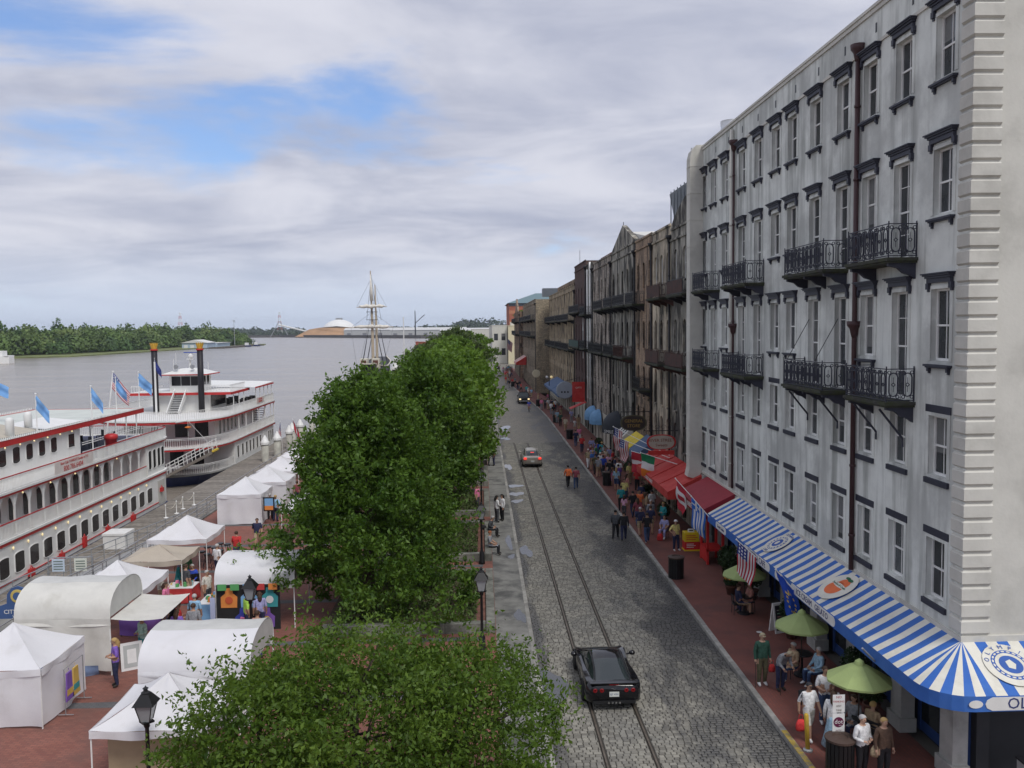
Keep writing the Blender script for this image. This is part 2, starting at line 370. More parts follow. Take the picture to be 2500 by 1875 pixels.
# ================================================================== facades and the white building
def facade(mb, T, u0, u1, v0, v1, holes, depth, m=0, mr=None):
    us = sorted({u0, u1, *[h[0] for h in holes], *[h[1] for h in holes]}); vs = sorted({v0, v1, *[h[2] for h in holes], *[h[3] for h in holes]})
    us = [u for u in us if u0 <= u <= u1]; vs = [v for v in vs if v0 <= v <= v1]
    mr = m if mr is None else mr
    for i in range(len(us)-1):
        run = None
        for j in range(len(vs)):
            solid = j < len(vs)-1 and not any(h[0] < (us[i]+us[i+1])/2 < h[1] and h[2] < (vs[j]+vs[j+1])/2 < h[3] for h in holes)
            if solid and run is None: run = vs[j]
            if not solid and run is not None:
                mb.poly([T(us[i],run,0), T(us[i+1],run,0), T(us[i+1],vs[j],0), T(us[i],vs[j],0)], m); run = None
    for h in holes:
        a, b, c, d = h[:4]; ar = h[4] if len(h) > 4 else 0
        for (p, q) in (((a,c),(a,d-ar)), ((b,c),(b,d-ar)), ((a,c),(b,c))):
            mb.poly([T(*p,0), T(*q,0), T(*q,depth), T(*p,depth)], mr)
        if not ar: mb.poly([T(a,d,0), T(b,d,0), T(b,d,depth), T(a,d,depth)], mr)
        else:
            k = 8; mid = (a+b)/2; w = (b-a)/2
            arc = [(mid-w*math.cos(math.pi*i/k), d-ar+ar*math.sin(math.pi*i/k)) for i in range(k+1)]
            for i in range(k):
                mb.poly([T(*arc[i],0), T(*arc[i+1],0), T(*arc[i+1],depth), T(*arc[i],depth)], mr)
                mb.poly([T(*arc[i],0), T(*arc[i+1],0), T(arc[i+1][0],d,0), T(arc[i][0],d,0)], m)
WIN = {}
def window_mesh(w, h, arch, bars, fm, d=.16, t=.06, gm=None):
    k = (round(w,2), round(h,2), round(arch,2), bars, fm.name, d)
    if k in WIN: return WIN[k]
    mb = MB(); a = w/2
    mb.box(d-.05, -a, 0, d+.04, -a+t, h-arch); mb.box(d-.05, a-t, 0, d+.04, a, h-arch)
    mb.box(d-.05, -a+t, 0, d+.04, a-t, t*1.2)
    gl = MB()
    if arch:
        kk = 8; o = [(-a*math.cos(math.pi*i/kk), h-arch+arch*math.sin(math.pi*i/kk)) for i in range(kk+1)]
        q = [((a-t)/a*y, h-arch+(z-h+arch)*(arch-t)/arch) for y, z in o]
        for i in range(kk): mb.slab([(d-.05,o[i][0],o[i][1]),(d-.05,o[i+1][0],o[i+1][1]),(d-.05,q[i+1][0],q[i+1][1]),(d-.05,q[i][0],q[i][1])], (.09,0,0))
        gl.poly([(d,-a+.01,.01),(d,a-.01,.01)]+[(d,-y*.98,z-.01) for y, z in o])
    else:
        mb.box(d-.05, -a+t, h-t, d+.04, a-t, h); gl.box(d-.005, -a+.02, .02, d+.02, a-.02, h-.02)
    if 'h' in bars: mb.box(d-.04, -a+t, h*.48, d+.03, a-t, h*.48+.055)
    if 'v' in bars: mb.box(d-.025, -.014, t, d+.028, .014, h-t)
    if 'x' in bars:
        for f in (.25, .75): mb.box(d-.022, -a+t, h*f, d+.026, a-t, h*f+.025)
    panes = [gl.mesh('pane', OLDGLASS if arch else GLASS)]
    if not arch:
        for fr in (.42, .62, .85):
            g2 = MB().box(d-.005, -a+.02, .02, d+.02, a-.02, h*(1-fr)); g2.box(d-.005, -a+.02, h*(1-fr), d+.02, a-.02, h-.02, 1); panes.append(g2.mesh('pane', [GLASS, BLIND_SKY]))
    WIN[k] = (mb.mesh('window', fm), panes); return WIN[k]
WRNG = random.Random(21)
def add_window(parent, P, rz, w, h, arch=0, bars='hv', fm=None, d=.16, name='window'):
    f, g = window_mesh(w, h, arch, bars, fm or WHITE, d)
    o = put(name, f, parent, P, rz); put('pane', g[0] if WRNG.random() < .55 else WRNG.choice(g), o); return o
SHARED = {}
def shared(key, fn):
    if key not in SHARED: SHARED[key] = fn()
    return SHARED[key]
OLDGLASS = mat('old_dark_glass', (.018,.018,.018), .3, var=.4, spec=.25, rnd=.5)
BLIND_SKY = mat('blind_and_sky_glass', (.17,.175,.175), .12, var=.2, spec=.5, rnd=.4)  # paler upper panes: blinds and reflected sky, both put into the colour
NAVY = plain('dark_slate_paint', (.035,.037,.055), .55)
STUCCO = mat('white_stucco', (.72,.74,.70), .85, var=.08, scale=1.1, bump=.12, bscale=14, streak=((.21,.22,.20), .72, .44, .66), wear=((.43,.44,.42), .75, .3, .44, .62))
CREAM = mat('cream_stucco', (.60,.585,.53), .85, var=.07, scale=.8, bump=.2, bscale=12, wear=((.40,.39,.35), .6, .5, .45, .68))
def lintel_mesh(kind):
    mb = MB()
    if kind == 'hood':
        mb.box(-.10,-.62,.0,.02,.62,.13); mb.box(-.14,-.66,.13,.02,.66,.19); mb.box(-.19,-.70,.19,.02,.70,.235); mb.box(-.23,-.73,.235,.02,.73,.27)
        for s in (-1, 1): mb.box(-.1, s*.60-.07, -.17, .02, s*.60+.07, 0); mb.box(-.06, s*.60-.05, -.24, .02, s*.60+.05, -.17)
    else: mb.box(-.03,-.66,0,.02,.66,.21)
    return mb.mesh('lintel', NAVY)
def sill_mesh(kind):
    mb = MB()
    if kind == 'hood':
        mb.box(-.15,-.64,-.08,.02,.64,-.02); mb.box(-.11,-.60,-.12,.02,.60,-.08)
        for s in (-1, 1): mb.box(-.09, s*.5-.05, -.22, .02, s*.5+.05, -.12); mb.box(-.05, s*.5-.04, -.28, .02, s*.5+.04, -.22)
    else: mb.box(-.08,-.62,-.17,.02,.62,-.01)
    return mb.mesh('sill', NAVY)
def ring(mb, T, pts, r=.011):
    mb.path([T(*p) for p in pts], r, 4, closed=True)
def iron_panel(mb, T, w, h):        # one cast-iron panel in plane (u along, v up)
    a = w*.30; r = a; n = 6
    st = [(r*math.cos(math.pi*i/n), h*.74+r*math.sin(math.pi*i/n)) for i in range(n+1)]+[(-r*math.cos(math.pi*i/n), h*.26-r*math.sin(math.pi*i/n)) for i in range(n+1)]
    ring(mb, T, st, .022)
    ring(mb, T, [(.055,h*.5),(0,h*.56),(-.055,h*.5),(0,h*.44)], .018)
    mb.path([T(0,h*.56), T(0,h*.74)], .008, 4); mb.path([T(0,h*.44), T(0,h*.26)], .008, 4)
    for s in (-1, 1):
        for v in (h*.9, h*.1):
            ring(mb, T, [(s*w*.3+.05*math.cos(2*math.pi*i/6), v+.05*math.sin(2*math.pi*i/6)) for i in range(6)], .016)
    mb.path([T(w/2, 0), T(w/2, h)], .009, 4)
def balcony(parent, x, y0, y1, z, proj=.85, rail=1.0, iron=None, floor_m=None, prop=False, zfloor=.1, fill=None):
    iron = iron or NAVY; L = y1-y0
    key = ('balc', round(L,1), proj, rail, iron.name, prop, fill and fill.name)
    def mk():
        fl = MB(); fl.box(-proj-.08, -.08, -zfloor, 0, L+.08, 0); fl.box(-proj-.03, -.03, -zfloor-.06, 0, L+.03, -zfloor)
        rl = MB(); n = max(2, round(L/.38)); w = L/n
        for k in range(n): iron_panel(rl, lambda u, v, k=k: (-proj, (k+.5)*w+u, v+.06), w, rail-.1)
        n2 = max(2, round(proj/.38)); w2 = proj/n2
        for yy in (0, L):
            for k in range(n2): iron_panel(rl, lambda u, v, k=k, yy=yy: (-proj+(k+.5)*w2+u, yy, v+.06), w2, rail-.1)
        for z0 in (.05, rail-.03):
            rl.path([(0,0,z0),(-proj,0,z0),(-proj,L,z0),(0,L,z0)], .02, 4)
        for p in ((-proj,0),(-proj,L),(-.03,0),(-.03,L)): rl.path([(p[0],p[1],0),(p[0],p[1],rail+.05)], .02, 4)
        br = MB(); br.slab([(0,-.07,-.16),(-proj*.95,-.07,-.16),(-proj*.95,-.07,-.24),(-proj*.62,-.07,-.3),(-proj*.42,-.07,-.45),(-proj*.2,-.07,-.5),(-.0,-.07,-.62)], (0,.14,0))
        pr = MB().path([(-proj*.95,0,-.2),(-.08,0,-1.1),(-.08,0,-1.35)], .035, 6)
        fi = None
        if fill: fi = MB().box(-proj-.03,.1,.08,-proj-.015,L-.1,rail-.1).mesh('balcony_screen', fill)
        return fl.mesh('balcony', floor_m or MOSSY), rl.mesh('railing', iron), br.mesh('bracket', iron), pr.mesh('brace', iron), fi
    F, Rr, B, Pm, Fi = shared(key, mk)
    o = put('balcony', F, parent, (x, y0, z)); put('railing', Rr, o)
    for yy in (.12, L-.12): put('bracket', B, o, (0, yy, 0))
    if L > 3: put('bracket', B, o, (0, L/2, 0))
    if prop:
        for yy in (.5, L-.5): put('brace', Pm, o, (0, yy, -.05))
    if Fi: put('balcony_screen', Fi, o)
    return o
MOSSY = mat('mossy_slab', (.045,.045,.04), .9, var=.4, scale=4, wear=((.05,.06,.025), .7, 3, .4, .6))
COPPERPIPE = plain('maroon_pipe', (.06,.028,.03), .5)
def downpipe(parent, x, y, z0, z1, m, r=.075, hopper=True, mid=None):
    mb = MB(); mb.tube((x,y,z0), (x,y,z1), r, n=10)
    def hop(z): mb.lathe([(r,-.35),(.13,-.2),(.16,-.05),(.24,.05),(.26,.2),(.24,.2)], 10, (x,y,z)); 
    if hopper: hop(z1)
    if mid: hop(mid)
    z = z0+1.2
    while z < z1-.5: mb.tube((x,y,z-.04), (x,y,z+.04), r*1.25, n=10); z += 2.4
    mb.build('downpipe', m, parent, True)
def white_building():
    b = thing('white_hotel', 'tall white stuccoed five storey building with slate hood moulds and iron balconies', 'building', (12.7,22,0))
    # local: facade plane x=0 facing -X, along y from 0 to 27.5
    L = 27.5; top = 22.4
    cols = [c-22 for c in (23.4,25.7,27.9,30.0,32.5,34.9,36.85,39.2,41.6,44.5,46.7,48.7)]
    doors = {1, 3, 4, 7, 8, 10}
    fl = [(4.72,6.42,'flat'),(8.22,9.9,'flat'),(11.45,13.45,'hood'),(15.5,17.3,'hood'),(19.2,20.92,'hood')]
    W = .98; holes = []; ws = []
    for i, c in enumerate(cols):
        for k, (a, z, kind) in enumerate(fl):
            door = k in (2, 3) and i in doors
            if door: a = 10.25 if k == 2 else 14.45
            holes.append((c-W/2, c+W/2, a, z)); ws.append((c, a, z, kind, door))
    mb = MB(); T = lambda u, v, w: (w, u, v)
    facade(mb, T, 0, L, 4.0, top, holes, .26)
    mb.poly([(0,0,top),(0,L,top),(.45,L,top),(.45,0,top)]); mb.poly([(.45,0,top),(.45,L,top),(.45,L,top-1),(.45,0,top-1)])
    mb.poly([(.45,.01,top-1),(.45,L,top-1),(40,L,top-1),(40,.01,top-1)])
    mb.poly([(0,L,3.5),(0,L,top),(40,L,top-1.),(40,L,3.5)])
    mb.build('wall', STUCCO, b)
    e = MB(); e.poly([(0,0,4.0),(40,0,4.0),(40,0,top+.3),(0,0,top+.3)]); e.build('end_wall', CREAM, b)
    e = MB().box(-.06,-.06,4.02,40,.0,4.18); e.box(-.06,0,4.02,0,L,4.14); e.build('string_course', CREAM, b)
    for c, a, z, kind, door in ws:
        add_window(b, (0,c,a), 0, W, z-a, bars='hvx' if door else 'hv', d=.2)
        put('lintel', shared('lin'+kind, lambda: lintel_mesh(kind)), b, (0, c, z+(.17 if kind == 'hood' else .1)))
        # moulded white surround
        put('surround', shared(('sur', round(z-a,2)), lambda: MB().box(-.025,-.64,0,.01,-.49,z-a+.1).box(-.025,.49,0,.01,.64,z-a+.1).box(-.025,-.49,z-a,.01,.49,z-a+.1).mesh('surround', STUCCO)), b, (0,c,a))
        if not door: put('sill', shared('sil'+kind, lambda: sill_mesh(kind)), b, (0, c, a-.08))
    # cornice strip and slots below the parapet
    pc = MB().box(-.06,-.08,top,.5,L,top+.14).box(-.10,-.1,top+.14,.55,L,top+.24); pc.box(-.05,0,21.35,0,L,21.45); pc.build('parapet', CREAM, b)
    for c in [0.9+1.17*i*2 for i in range(11)]: put('vent_slot', shared('slot', lambda: MB().box(-.012,-.05,0,.01,.05,.3).mesh('vent_slot', BLACK)), b, (0,c,21.75))
    # quoins on the corner, each one a block on both faces
    q = 0; z = 4.22
    while z < top-.2:
        h = .455; m2 = MB(); d = .07
        prof = [(-d,-d),(.72,-d),(.74,0),(.0,.0),(0,.56),(-d,.54)]
        lo = [(x,y,0) for x, y in prof]
        def mk():
            mm = MB(); k = len(prof)
            ins = [(x+(.055 if x < 0 else 0), y+(.055 if y < 0 else 0)) for x, y in prof]
            rings = [[(x,y,0) for x, y in ins], [(x,y,.045) for x, y in prof], [(x,y,h-.11) for x, y in prof], [(x,y,h-.065) for x, y in ins]]
            for r in rings: mm.v += r
            for i in range(3):
                for j in range(k): mm.f.append((i*k+j, i*k+(j+1) % k, (i+1)*k+(j+1) % k, (i+1)*k+j)); mm.m.append(0)
            mm.f.append(tuple(range(k-1,-1,-1))); mm.f.append(tuple(3*k+j for j in range(k))); mm.m += [0,0]
            return mm.mesh('quoin', CREAM)
        put('quoin', shared('quoin', mk), b, (0,0,z)); z += .445
    # pipes
    downpipe(b, -.12, 6.62, 4.1, 21.5, COPPERPIPE, .085, mid=12.4)
    downpipe(b, -.12, 20.62, 4.3, 21.4, COPPERPIPE, .06, mid=12.4)
    downpipe(b, -.12, 20.95, 4.3, 22.2, CREAM, .1, hopper=False)
    # big white duct at the far end
    d = MB(); d.box(-.75,26.95,4.3,.0,27.75,22.0); 
    for i in range(12): d.box(-.77,26.93,5+1.5*i,.02,27.77,5.04+1.5*i)
    d.slab([(-.75,26.95,22.0),(-.65,26.95,22.4),(-.4,26.95,22.7),(.6,26.95,22.75),(.6,26.95,22.0)], (0,.8,0)); d.slab([(-.75,26.95,4.3),(-.85,26.95,3.8),(-.2,26.95,3.6),(0,26.95,4.3)], (0,.8,0))
    d.build('exhaust_duct', CREAM, b)
    f = MB(); f.lathe([(.25,0),(.25,.5),(.55,.75),(.6,1.4),(.55,1.4),(.5,.9)], 20, (1.1,25.2,22.2)); f.build('roof_fan', plain('bright_metal', (.6,.61,.62), .3, .7), b, True)
    # balconies
    for (y0, y1) in ((2.75,5.5),(7.5,11.3),(16.3,20.0),(23.5,25.9)):
        balcony(b, 0, y0, y1, 14.42); balcony(b, 0, y0, y1, 10.2, prop=(y0 < 8))
    for yy in (8.2, 10.9): MB().tube((-.85,yy,11.2), (-.02,yy,12.7), .015, n=4).build('tie_rod', DARKIRON, b)
    # ground floor: piers, shop fronts
    g = MB(); PIER = mat('pier_stone', (.40,.40,.38), .8, var=.15, scale=1.5, bump=.2, wear=((.2,.2,.19), .5, 1.2, .45, .7))
    for c in (0.45, 3.3, 6.6, 9.9, 13.2, 16.5, 19.8, 23.1, 26.4):
        p = MB().box(-.12,c-.33,.13,.3,c+.33,3.98).box(-.2,c-.42,.13,.32,c+.42,.55).box(-.18,c-.4,3.5,.3,c+.4,3.7); p.build('pier', PIER, b)
    for c in (3.6,): MB().box(c-.45,-.12,.13,c+.45,.3,3.98).build('pier', PIER, b)
    bl = plain('blue_joinery', (.03,.07,.22), .5)
    for i, c in enumerate((1.87,4.95,8.25,11.55,14.85,18.15,21.45,24.75)):
        dw = 1.19; m = MB().box(.55,c-1.3,.13,.65,c+1.3,3.98); m.box(.5,c-1.3,.13,.56,c-1.15,3.9).box(.5,c+1.15,.13,.56,c+1.3,3.9).box(.5,c-1.15,2.5,.56,c+1.15,2.62).box(.5,c-.05,.13,.56,c+.05,2.5)
        s = m.build('shop_front', bl, b)
        put('pane', shared('shoppane', lambda: MB().box(.52,-1.1,.5,.548,1.1,2.45).mesh('pane', GLASS)), s, (0,c,0))
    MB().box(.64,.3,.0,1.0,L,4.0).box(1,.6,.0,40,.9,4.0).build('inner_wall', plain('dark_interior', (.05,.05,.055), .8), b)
    return b
white_building()
# ---- the blue and white awning wrapped round the corner
def striped_awning():
    a = thing('striped_awning', 'long blue and white striped cafe awning wrapping round the corner of the white building', 'awning', (12.7,22,0))
    bl = mat('awning_blue', (.035,.13,.45), .75, var=.08, wear=((.08,.2,.5), .4, 1.2, .4, .7)); wh = mat('awning_cream', (.70,.68,.60), .75, var=.06, wear=((.5,.46,.36), .5, 1.1, .45, .7))
    W0, Z0, PR, Z1 = 0, 3.98, 1.58, 3.22; mb = MB()
    wall = []; rim = []
    y = 19.8
    n = 66; 
    for i in range(n+1):
        yy = 19.8-(19.8)*i/n; wall.append((0.0-.02, yy)); rim.append((-PR, yy))
    rc = 1.05; e = PR-rc        # rounded corner fan
    fan = [(-PR,-e*.5),(-PR,-e)]+[(-e-rc*math.cos(math.pi/2*k/6), -e-rc*math.sin(math.pi/2*k/6)) for k in range(1,7)]+[(-e*.5,-PR),(0,-PR)]
    for p_ in fan: wall.append((-.02,-.02)); rim.append(p_)
    for i in range(1, 24): xx = .30*i; wall.append((xx, -.02)); rim.append((xx, -PR))
    zm = lambda i: (Z0+Z1)/2+.045-.05*abs(math.sin(math.pi*i/11)) if i < n else (Z0+Z1)/2+.045
    for i in range(len(wall)-1):
        c = 0 if i % 2 else 1
        p, q, r, s = wall[i], wall[i+1], rim[i+1], rim[i]
        z0 = Z0+.06
        m1 = lambda u, v: ((u[0]+v[0])/2, (u[1]+v[1])/2)
        a1, b1 = m1(p, s), m1(q, r)
        if p == q: mb.poly([(*p,z0),(*b1,zm(i+1)),(*a1,zm(i))], c)
        else: mb.poly([(*p,z0),(*q,z0),(*b1,zm(i+1)),(*a1,zm(i))], c)
        mb.poly([(*a1,zm(i)),(*b1,zm(i+1)),(*r,Z1),(*s,Z1)], c)
    mb.build('canopy', [bl, wh], a)
    v = MB()
    for i in range(len(rim)-1):
        p, q = rim[i], rim[i+1]; v.poly([(*p,Z1),(*q,Z1),(*q,Z1-.40),(*p,Z1-.40)], 0)
    v.poly([(-PR,19.8,Z1),(-PR,19.8,Z1-.4),(0,19.8,Z1-.4),(0,19.8,Z0+.06)], 0)
    v.build('valance', [bl], a)
    fr = MB()
    for yy in (19.7,15,10,5,0.3): fr.path([(-PR+.03,yy,Z1-.05),(-.05,yy,Z0-.08)], .02, 4); fr.path([(-PR+.03,yy,Z1-.3),(-.05,yy,Z1-.3)], .02, 4)
    fr.path([(-PR+.03,19.7,Z1-.3),(-PR+.03,0,Z1-.3)], .02, 4); fr.build('frame', GREYMET, a)
    # white lozenges with lettering on the valance
    lw = plain('valance_white', (.72,.71,.68), .7); navy = plain('letter_navy', (.04,.05,.16), .6)
    def loz(y0, y1, txt, size, nm='valance_sign'):
        m = MB(); h = .165; pts = []
        for k in range(9): t = math.pi/2+math.pi*k/8; pts.append((y1-h+h*-math.cos(t)*1, Z1-.2+h*math.sin(t)))
        for k in range(9): t = -math.pi/2+math.pi*k/8; pts.append((y0+h-h*math.cos(t), Z1-.2+h*math.sin(t)))
        m.slab([(-PR-.014,y,z) for y, z in pts], (.012,0,0)); o = m.build(nm, lw, a)
        if txt: text_mesh(txt, size, navy, 'lettering', o, frame((-PR-.018,(y0+y1)/2,Z1-.205), (0,-1,0), (0,0,1)))
    loz(4.4, 8.3, 'ICE CREAM   GELATO', .29); loz(9.1, 10.0, 'Oly', .24); loz(10.6, 13.9, 'OLYMPIA CAFE', .34); loz(16.6, 18.3, 'Greek Cuisine', .20)
    m = MB(); m.slab([(-.1,-PR-.014,Z1-.37),(3.5,-PR-.014,Z1-.37),(3.5,-PR-.014,Z1-.03),(-.1,-PR-.014,Z1-.03),(-.24,-PR-.014,Z1-.1),(-.28,-PR-.014,Z1-.2),(-.24,-PR-.014,Z1-.3)], (0,.012,0)); o = m.build('valance_sign', lw, a)
    text_mesh('OLYMPIA CAFE', .40, navy, 'lettering', o, frame((1.62,-PR-.018,Z1-.205), (1,0,0), (0,0,1)))
    m = MB(); m.slab([(-.52+.18*math.cos(2*math.pi*i/16),-PR-.013,Z1-.2+.1*math.sin(2*math.pi*i/16)) for i in range(16)], (0,.01,0)); m.build('oval_badge', lw, a)
    # printed emblems lying on the slope
    ang = math.atan2(Z0+.06-Z1, PR); ux = Vector((math.cos(ang),0,math.sin(ang)))
    def emblem(yc, du, parts):
        o0 = Vector((-PR*.5-.0, yc, (Z0+Z1)/2+.075))
        e = None
        for i, (ru, ry, cu, cy, z, m, pts) in enumerate(parts):
            mm = MB(); P = pts or [(math.cos(2*math.pi*k/28), math.sin(2*math.pi*k/28)) for k in range(28)]
            up = Vector((-ux.z,0,ux.x))
            mm.poly([o0+ux*(cu+ru*p)+Vector((0,cy+ry*q,0))+up*z for p, q in P])
            ob = mm.build('printed_emblem' if e is None else 'emblem_detail', m, e or a)
            e = e or ob
        return e, o0
    em = plain('emblem_blue', (.04,.11,.38), .7); org = plain('peach_orange', (.75,.16,.05), .7); grn = plain('leaf_green', (.02,.13,.06), .7)
    def wreath(yc):
        parts = [(.66,.62,0,0,.004,wh,None),(.46,.44,0,0,.008,em,None),(.36,.34,0,0,.012,wh,None),(.26,.25,0,0,.016,em,None)]
        for k in range(18):
            t = 2*math.pi*k/18; parts.append((.045,.045,.41*math.cos(t),.39*math.sin(t),.015,wh,None))
        parts += [(.13,.1,0,.02,.02,wh,None)]
        e, o0 = emblem(yc, 0, parts)
        for tx, s in (('OLYMPIA', 1), ('CAFE', -1)): text_mesh(tx, .16, em, 'lettering', e, frame(o0+ux*(s*.56)+Vector((-ux.z,0,ux.x))*.012, (0,-1,0), ux), ext=.002)
    wreath(12.0)
    e, o0 = emblem(6.1, 0, [(.72,.75,0,0,.006,wh,None),(.34,.40,-.12,.05,.012,org,None),(.24,.30,.2,-.05,.012,org,None),(.07,.16,.44,-.12,.016,grn,None),(.06,.15,.47,.1,.016,grn,None),(.09,.42,.06,0,.018,wh,None)])
    text_mesh("Peaches & Cream", .13, grn, 'lettering', e, frame(o0+ux*.06+Vector((-ux.z,0,ux.x))*.022, (0,-1,0), ux), ext=.002)
    # the wreath on the end side
    uy = Vector((0, math.cos(ang), math.sin(ang))); up = Vector((0,-uy.z,uy.y)); o0 = Vector((.85,-PR*.5,(Z0+Z1)/2+.075)); e = None
    for i, (r, m) in enumerate(((.68,wh),(.48,em),(.38,wh),(.29,em))):
        ob = MB().poly([o0+uy*(r*math.sin(2*math.pi*k/28))+Vector((r*math.cos(2*math.pi*k/28),0,0))+up*(.006+.004*i) for k in range(28)]).build('printed_emblem' if e is None else 'emblem_detail', m, e or a); e = e or ob
    for k in range(20):
        t = 2*math.pi*k/20; MB().poly([o0+uy*(.43*math.sin(t)+.05*math.sin(a_)*math.cos(t)+.025*math.cos(a_)*math.sin(t))+Vector((.43*math.cos(t)-.05*math.sin(a_)*math.sin(t)+.025*math.cos(a_)*math.cos(t),0,0))+up*.014 for a_ in [math.pi*q/5 for q in range(10)]]).build('wreath_leaf', wh, e)
    MB().poly([o0+uy*(.17*math.sin(2*math.pi*k/5))+Vector((.13*math.cos(2*math.pi*k/5),0,0))+up*.022 for k in range(5)]).build('emblem_detail', wh, e)
    for k in range(7):
        t = math.pi*(.9-.8*k/6); ch = 'OLYMPIA'[k]
        text_mesh(ch, .17, em, 'lettering', e, frame(o0+uy*(.57*math.sin(t))+Vector((.57*math.cos(t),0,0))+up*.02, Vector((math.sin(t),0,0))-uy*math.cos(t), uy*math.sin(t)+Vector((math.cos(t),0,0))), ext=.002)
striped_awning()
# ================================================================== the old brick and stucco warehouses
DKBROWN = plain('brown_joinery', (.045,.032,.026), .6)
BR_TAN = mat('tan_brick', (.46,.31,.20), .9, soot=((.03,.027,.023), .88, .50, .62, 3.), var=.3, scale=1.2, brick=(.23,.078,(.30,.26,.21),(.18,.11,.075)), bump=.4, streak=((.028,.025,.022), .9, .46, .62), wear=((.50,.44,.36), .5, 1.1, .58, .72))
BR_PALE = mat('limewashed_brick', (.60,.52,.44), .9, soot=((.035,.031,.027), .9, .47, .60, 7.), var=.3, scale=1.2, brick=(.23,.078,(.20,.18,.16),(.20,.15,.12)), bump=.4, streak=((.03,.027,.024), .9, .46, .62), wear=((.52,.48,.42), .6, 1.0, .55, .70))
BR_DARK = mat('dark_red_brick', (.10,.045,.04), .9, var=.3, scale=1.2, brick=(.23,.078,(.11,.09,.08),(.06,.035,.032)), bump=.4, streak=((.03,.028,.026), .6, .46, .66))
ST_GREY = mat('stained_stucco', (.38,.36,.31), .9, soot=((.022,.021,.019), .92, .44, .58, 1.), var=.25, scale=.9, bump=.2, streak=((.03,.028,.025), .9, .45, .63), wear=((.34,.29,.22), .6, .5, .5, .7))
ST_TAN = mat('tan_stucco', (.60,.51,.38), .9, soot=((.028,.026,.023), .9, .49, .60, 5.), var=.2, scale=.9, bump=.2, streak=((.035,.032,.028), .85, .49, .67), wear=((.20,.18,.15), .7, .35, .42, .62))
RUBBLE = mat('rubble_stone', (.36,.30,.21), .95, soot=((.04,.035,.03), .75, .5, .64, 9.), var=.45, scale=4, bump=.6, bscale=6, brick=(.5,.2,(.17,.15,.12),(.15,.125,.095)), streak=((.05,.045,.04), .6, .48, .68))
RUBBLE_S = mat('rubble_stone_side', (.36,.30,.21), .95, soot=((.05,.045,.038), .6, .5, .66, 9.), var=.45, scale=4, bump=.6, bscale=6, brick=(.5,.2,(.20,.175,.14),(.22,.185,.135)), axis='XZ')
RUST = plain('rusty_sheet', (.075,.03,.022), .8, wear=((.03,.02,.018), .7, 3, .4, .6))
TIN = plain('seamed_metal', (.16,.18,.20), .5, .4)
MEMBR = plain('roof_membrane', (.62,.61,.57), .8)
def warehouse(name, label, y0, y1, top, m, ncol, X=12.85, rows=None, arch=.32, w=.86, fm=None, prof=None, low=None, bal=(), side=False, topfm=None, back=26, cornice=True, skip=(), shutters=False):
    b = thing(name, label, 'building', (X, y0, 0)); L = y1-y0
    rows = rows or [(4.4,6.1),(6.9,9.4),(10.8,12.95),(15.5,17.55)]
    holes = []; ws = []
    sp = L/ncol
    for i in range(ncol):
        for k, (a, z) in enumerate(rows):
            if (i, k) in skip: continue
            c = sp*(i+.5); holes.append((c-w/2, c+w/2, a, z, arch)); ws.append((c, a, z, k))
    T = lambda u, v, d: (d, u, v); mb = MB()
    z0 = 3.4
    facade(mb, T, 0, L, z0 if low else .1, top, holes, .24)
    if prof:
        pts = [(u*L, v) for u, v in prof]
        mb.slab([(0,0,top)]+[(0,u,v) for u, v in pts]+[(0,L,top)], (.4,0,0))
    mb.poly([(0,0,.1),(back,0,.1),(back,0,top),(0,0,top)], 1 if side else 0); mb.poly([(0,L,.1),(back,L,.1),(back,L,top),(0,L,top)])
    mb.poly([(.4,0,top-.35),(.4,L,top-.35),(back,L,top-.35),(back,0,top-.35)]); mb.poly([(0,0,top),(0,L,top),(.4,L,top),(.4,0,top)]); mb.poly([(.4,0,top),(.4,L,top),(.4,L,top-.4),(.4,0,top-.4)])
    mb.build('wall', [m, RUBBLE_S], b)
    if low:
        g = MB(); hs = [(L*(i+.5)/max(2,ncol)-.6, L*(i+.5)/max(2,ncol)+.6, .14, 2.75) for i in range(max(2, ncol))]
        facade(g, T, 0, L, .1, z0, hs, .3); g.build('shop_wall', low, b)
        for h in hs: add_window(b, (0,(h[0]+h[1])/2,.14), 0, 1.2, 2.61, bars='v', fm=DKBROWN, d=.22, name='shop_front')
    if cornice: MB().box(-.1,0,top-.75,0,L,top-.62).box(-.08,0,top-.05,.0,L,top+.1).build('cornice', m, b)
    for c, a, z, k in ws:
        add_window(b, (0,c,a), 0, w, z-a, arch, 'hv', (topfm if (topfm and k == len(rows)-1) else fm) or DKBROWN, d=.17)
        put('sill', shared(('ws',w,m.name), lambda: MB().box(-.07,-w/2-.08,-.12,.05,w/2+.08,0).mesh('sill', m)), b, (0,c,a-.005))
    for (ya, yb, z, mi, fi) in bal: balcony(b, 0, ya, yb, z, .95, .95, mi or DARKIRON, fill=fi)
    downpipe(b, -.1, .12, .3, top-.9, DARKIRON, .07)
    return b
arc_prof = [(0,.5)]+[(i/10, 0) for i in range(11)]
b1 = warehouse('stucco_warehouse', 'grey stained stucco warehouse with curved parapet beside the white building', 50.2, 57.8, 18.9, ST_GREY, 3, prof=[(0,20.9)]+[(t/8*1.0, 19.25+1.75*math.cos(t/8*math.pi/2)**.8) for t in range(1,8)]+[(1,19.25)], arch=.3, fm=plain('grey_joinery', (.2,.2,.19), .6), topfm=WHITE, bal=((.3,4.6,14.45,None,RUST),(.3,5.2,9.95,RUST,RUST)), low=ST_TAN)
b2 = warehouse('stucco_warehouse', 'streaked stucco warehouse with flat parapet and rusty balconies', 57.85, 64.05, 19.3, ST_TAN, 3, topfm=WHITE, bal=((-.8,3.6,14.45,RUST,RUST),(-.4,4.2,9.95,RUST,RUST)), low=ST_TAN)
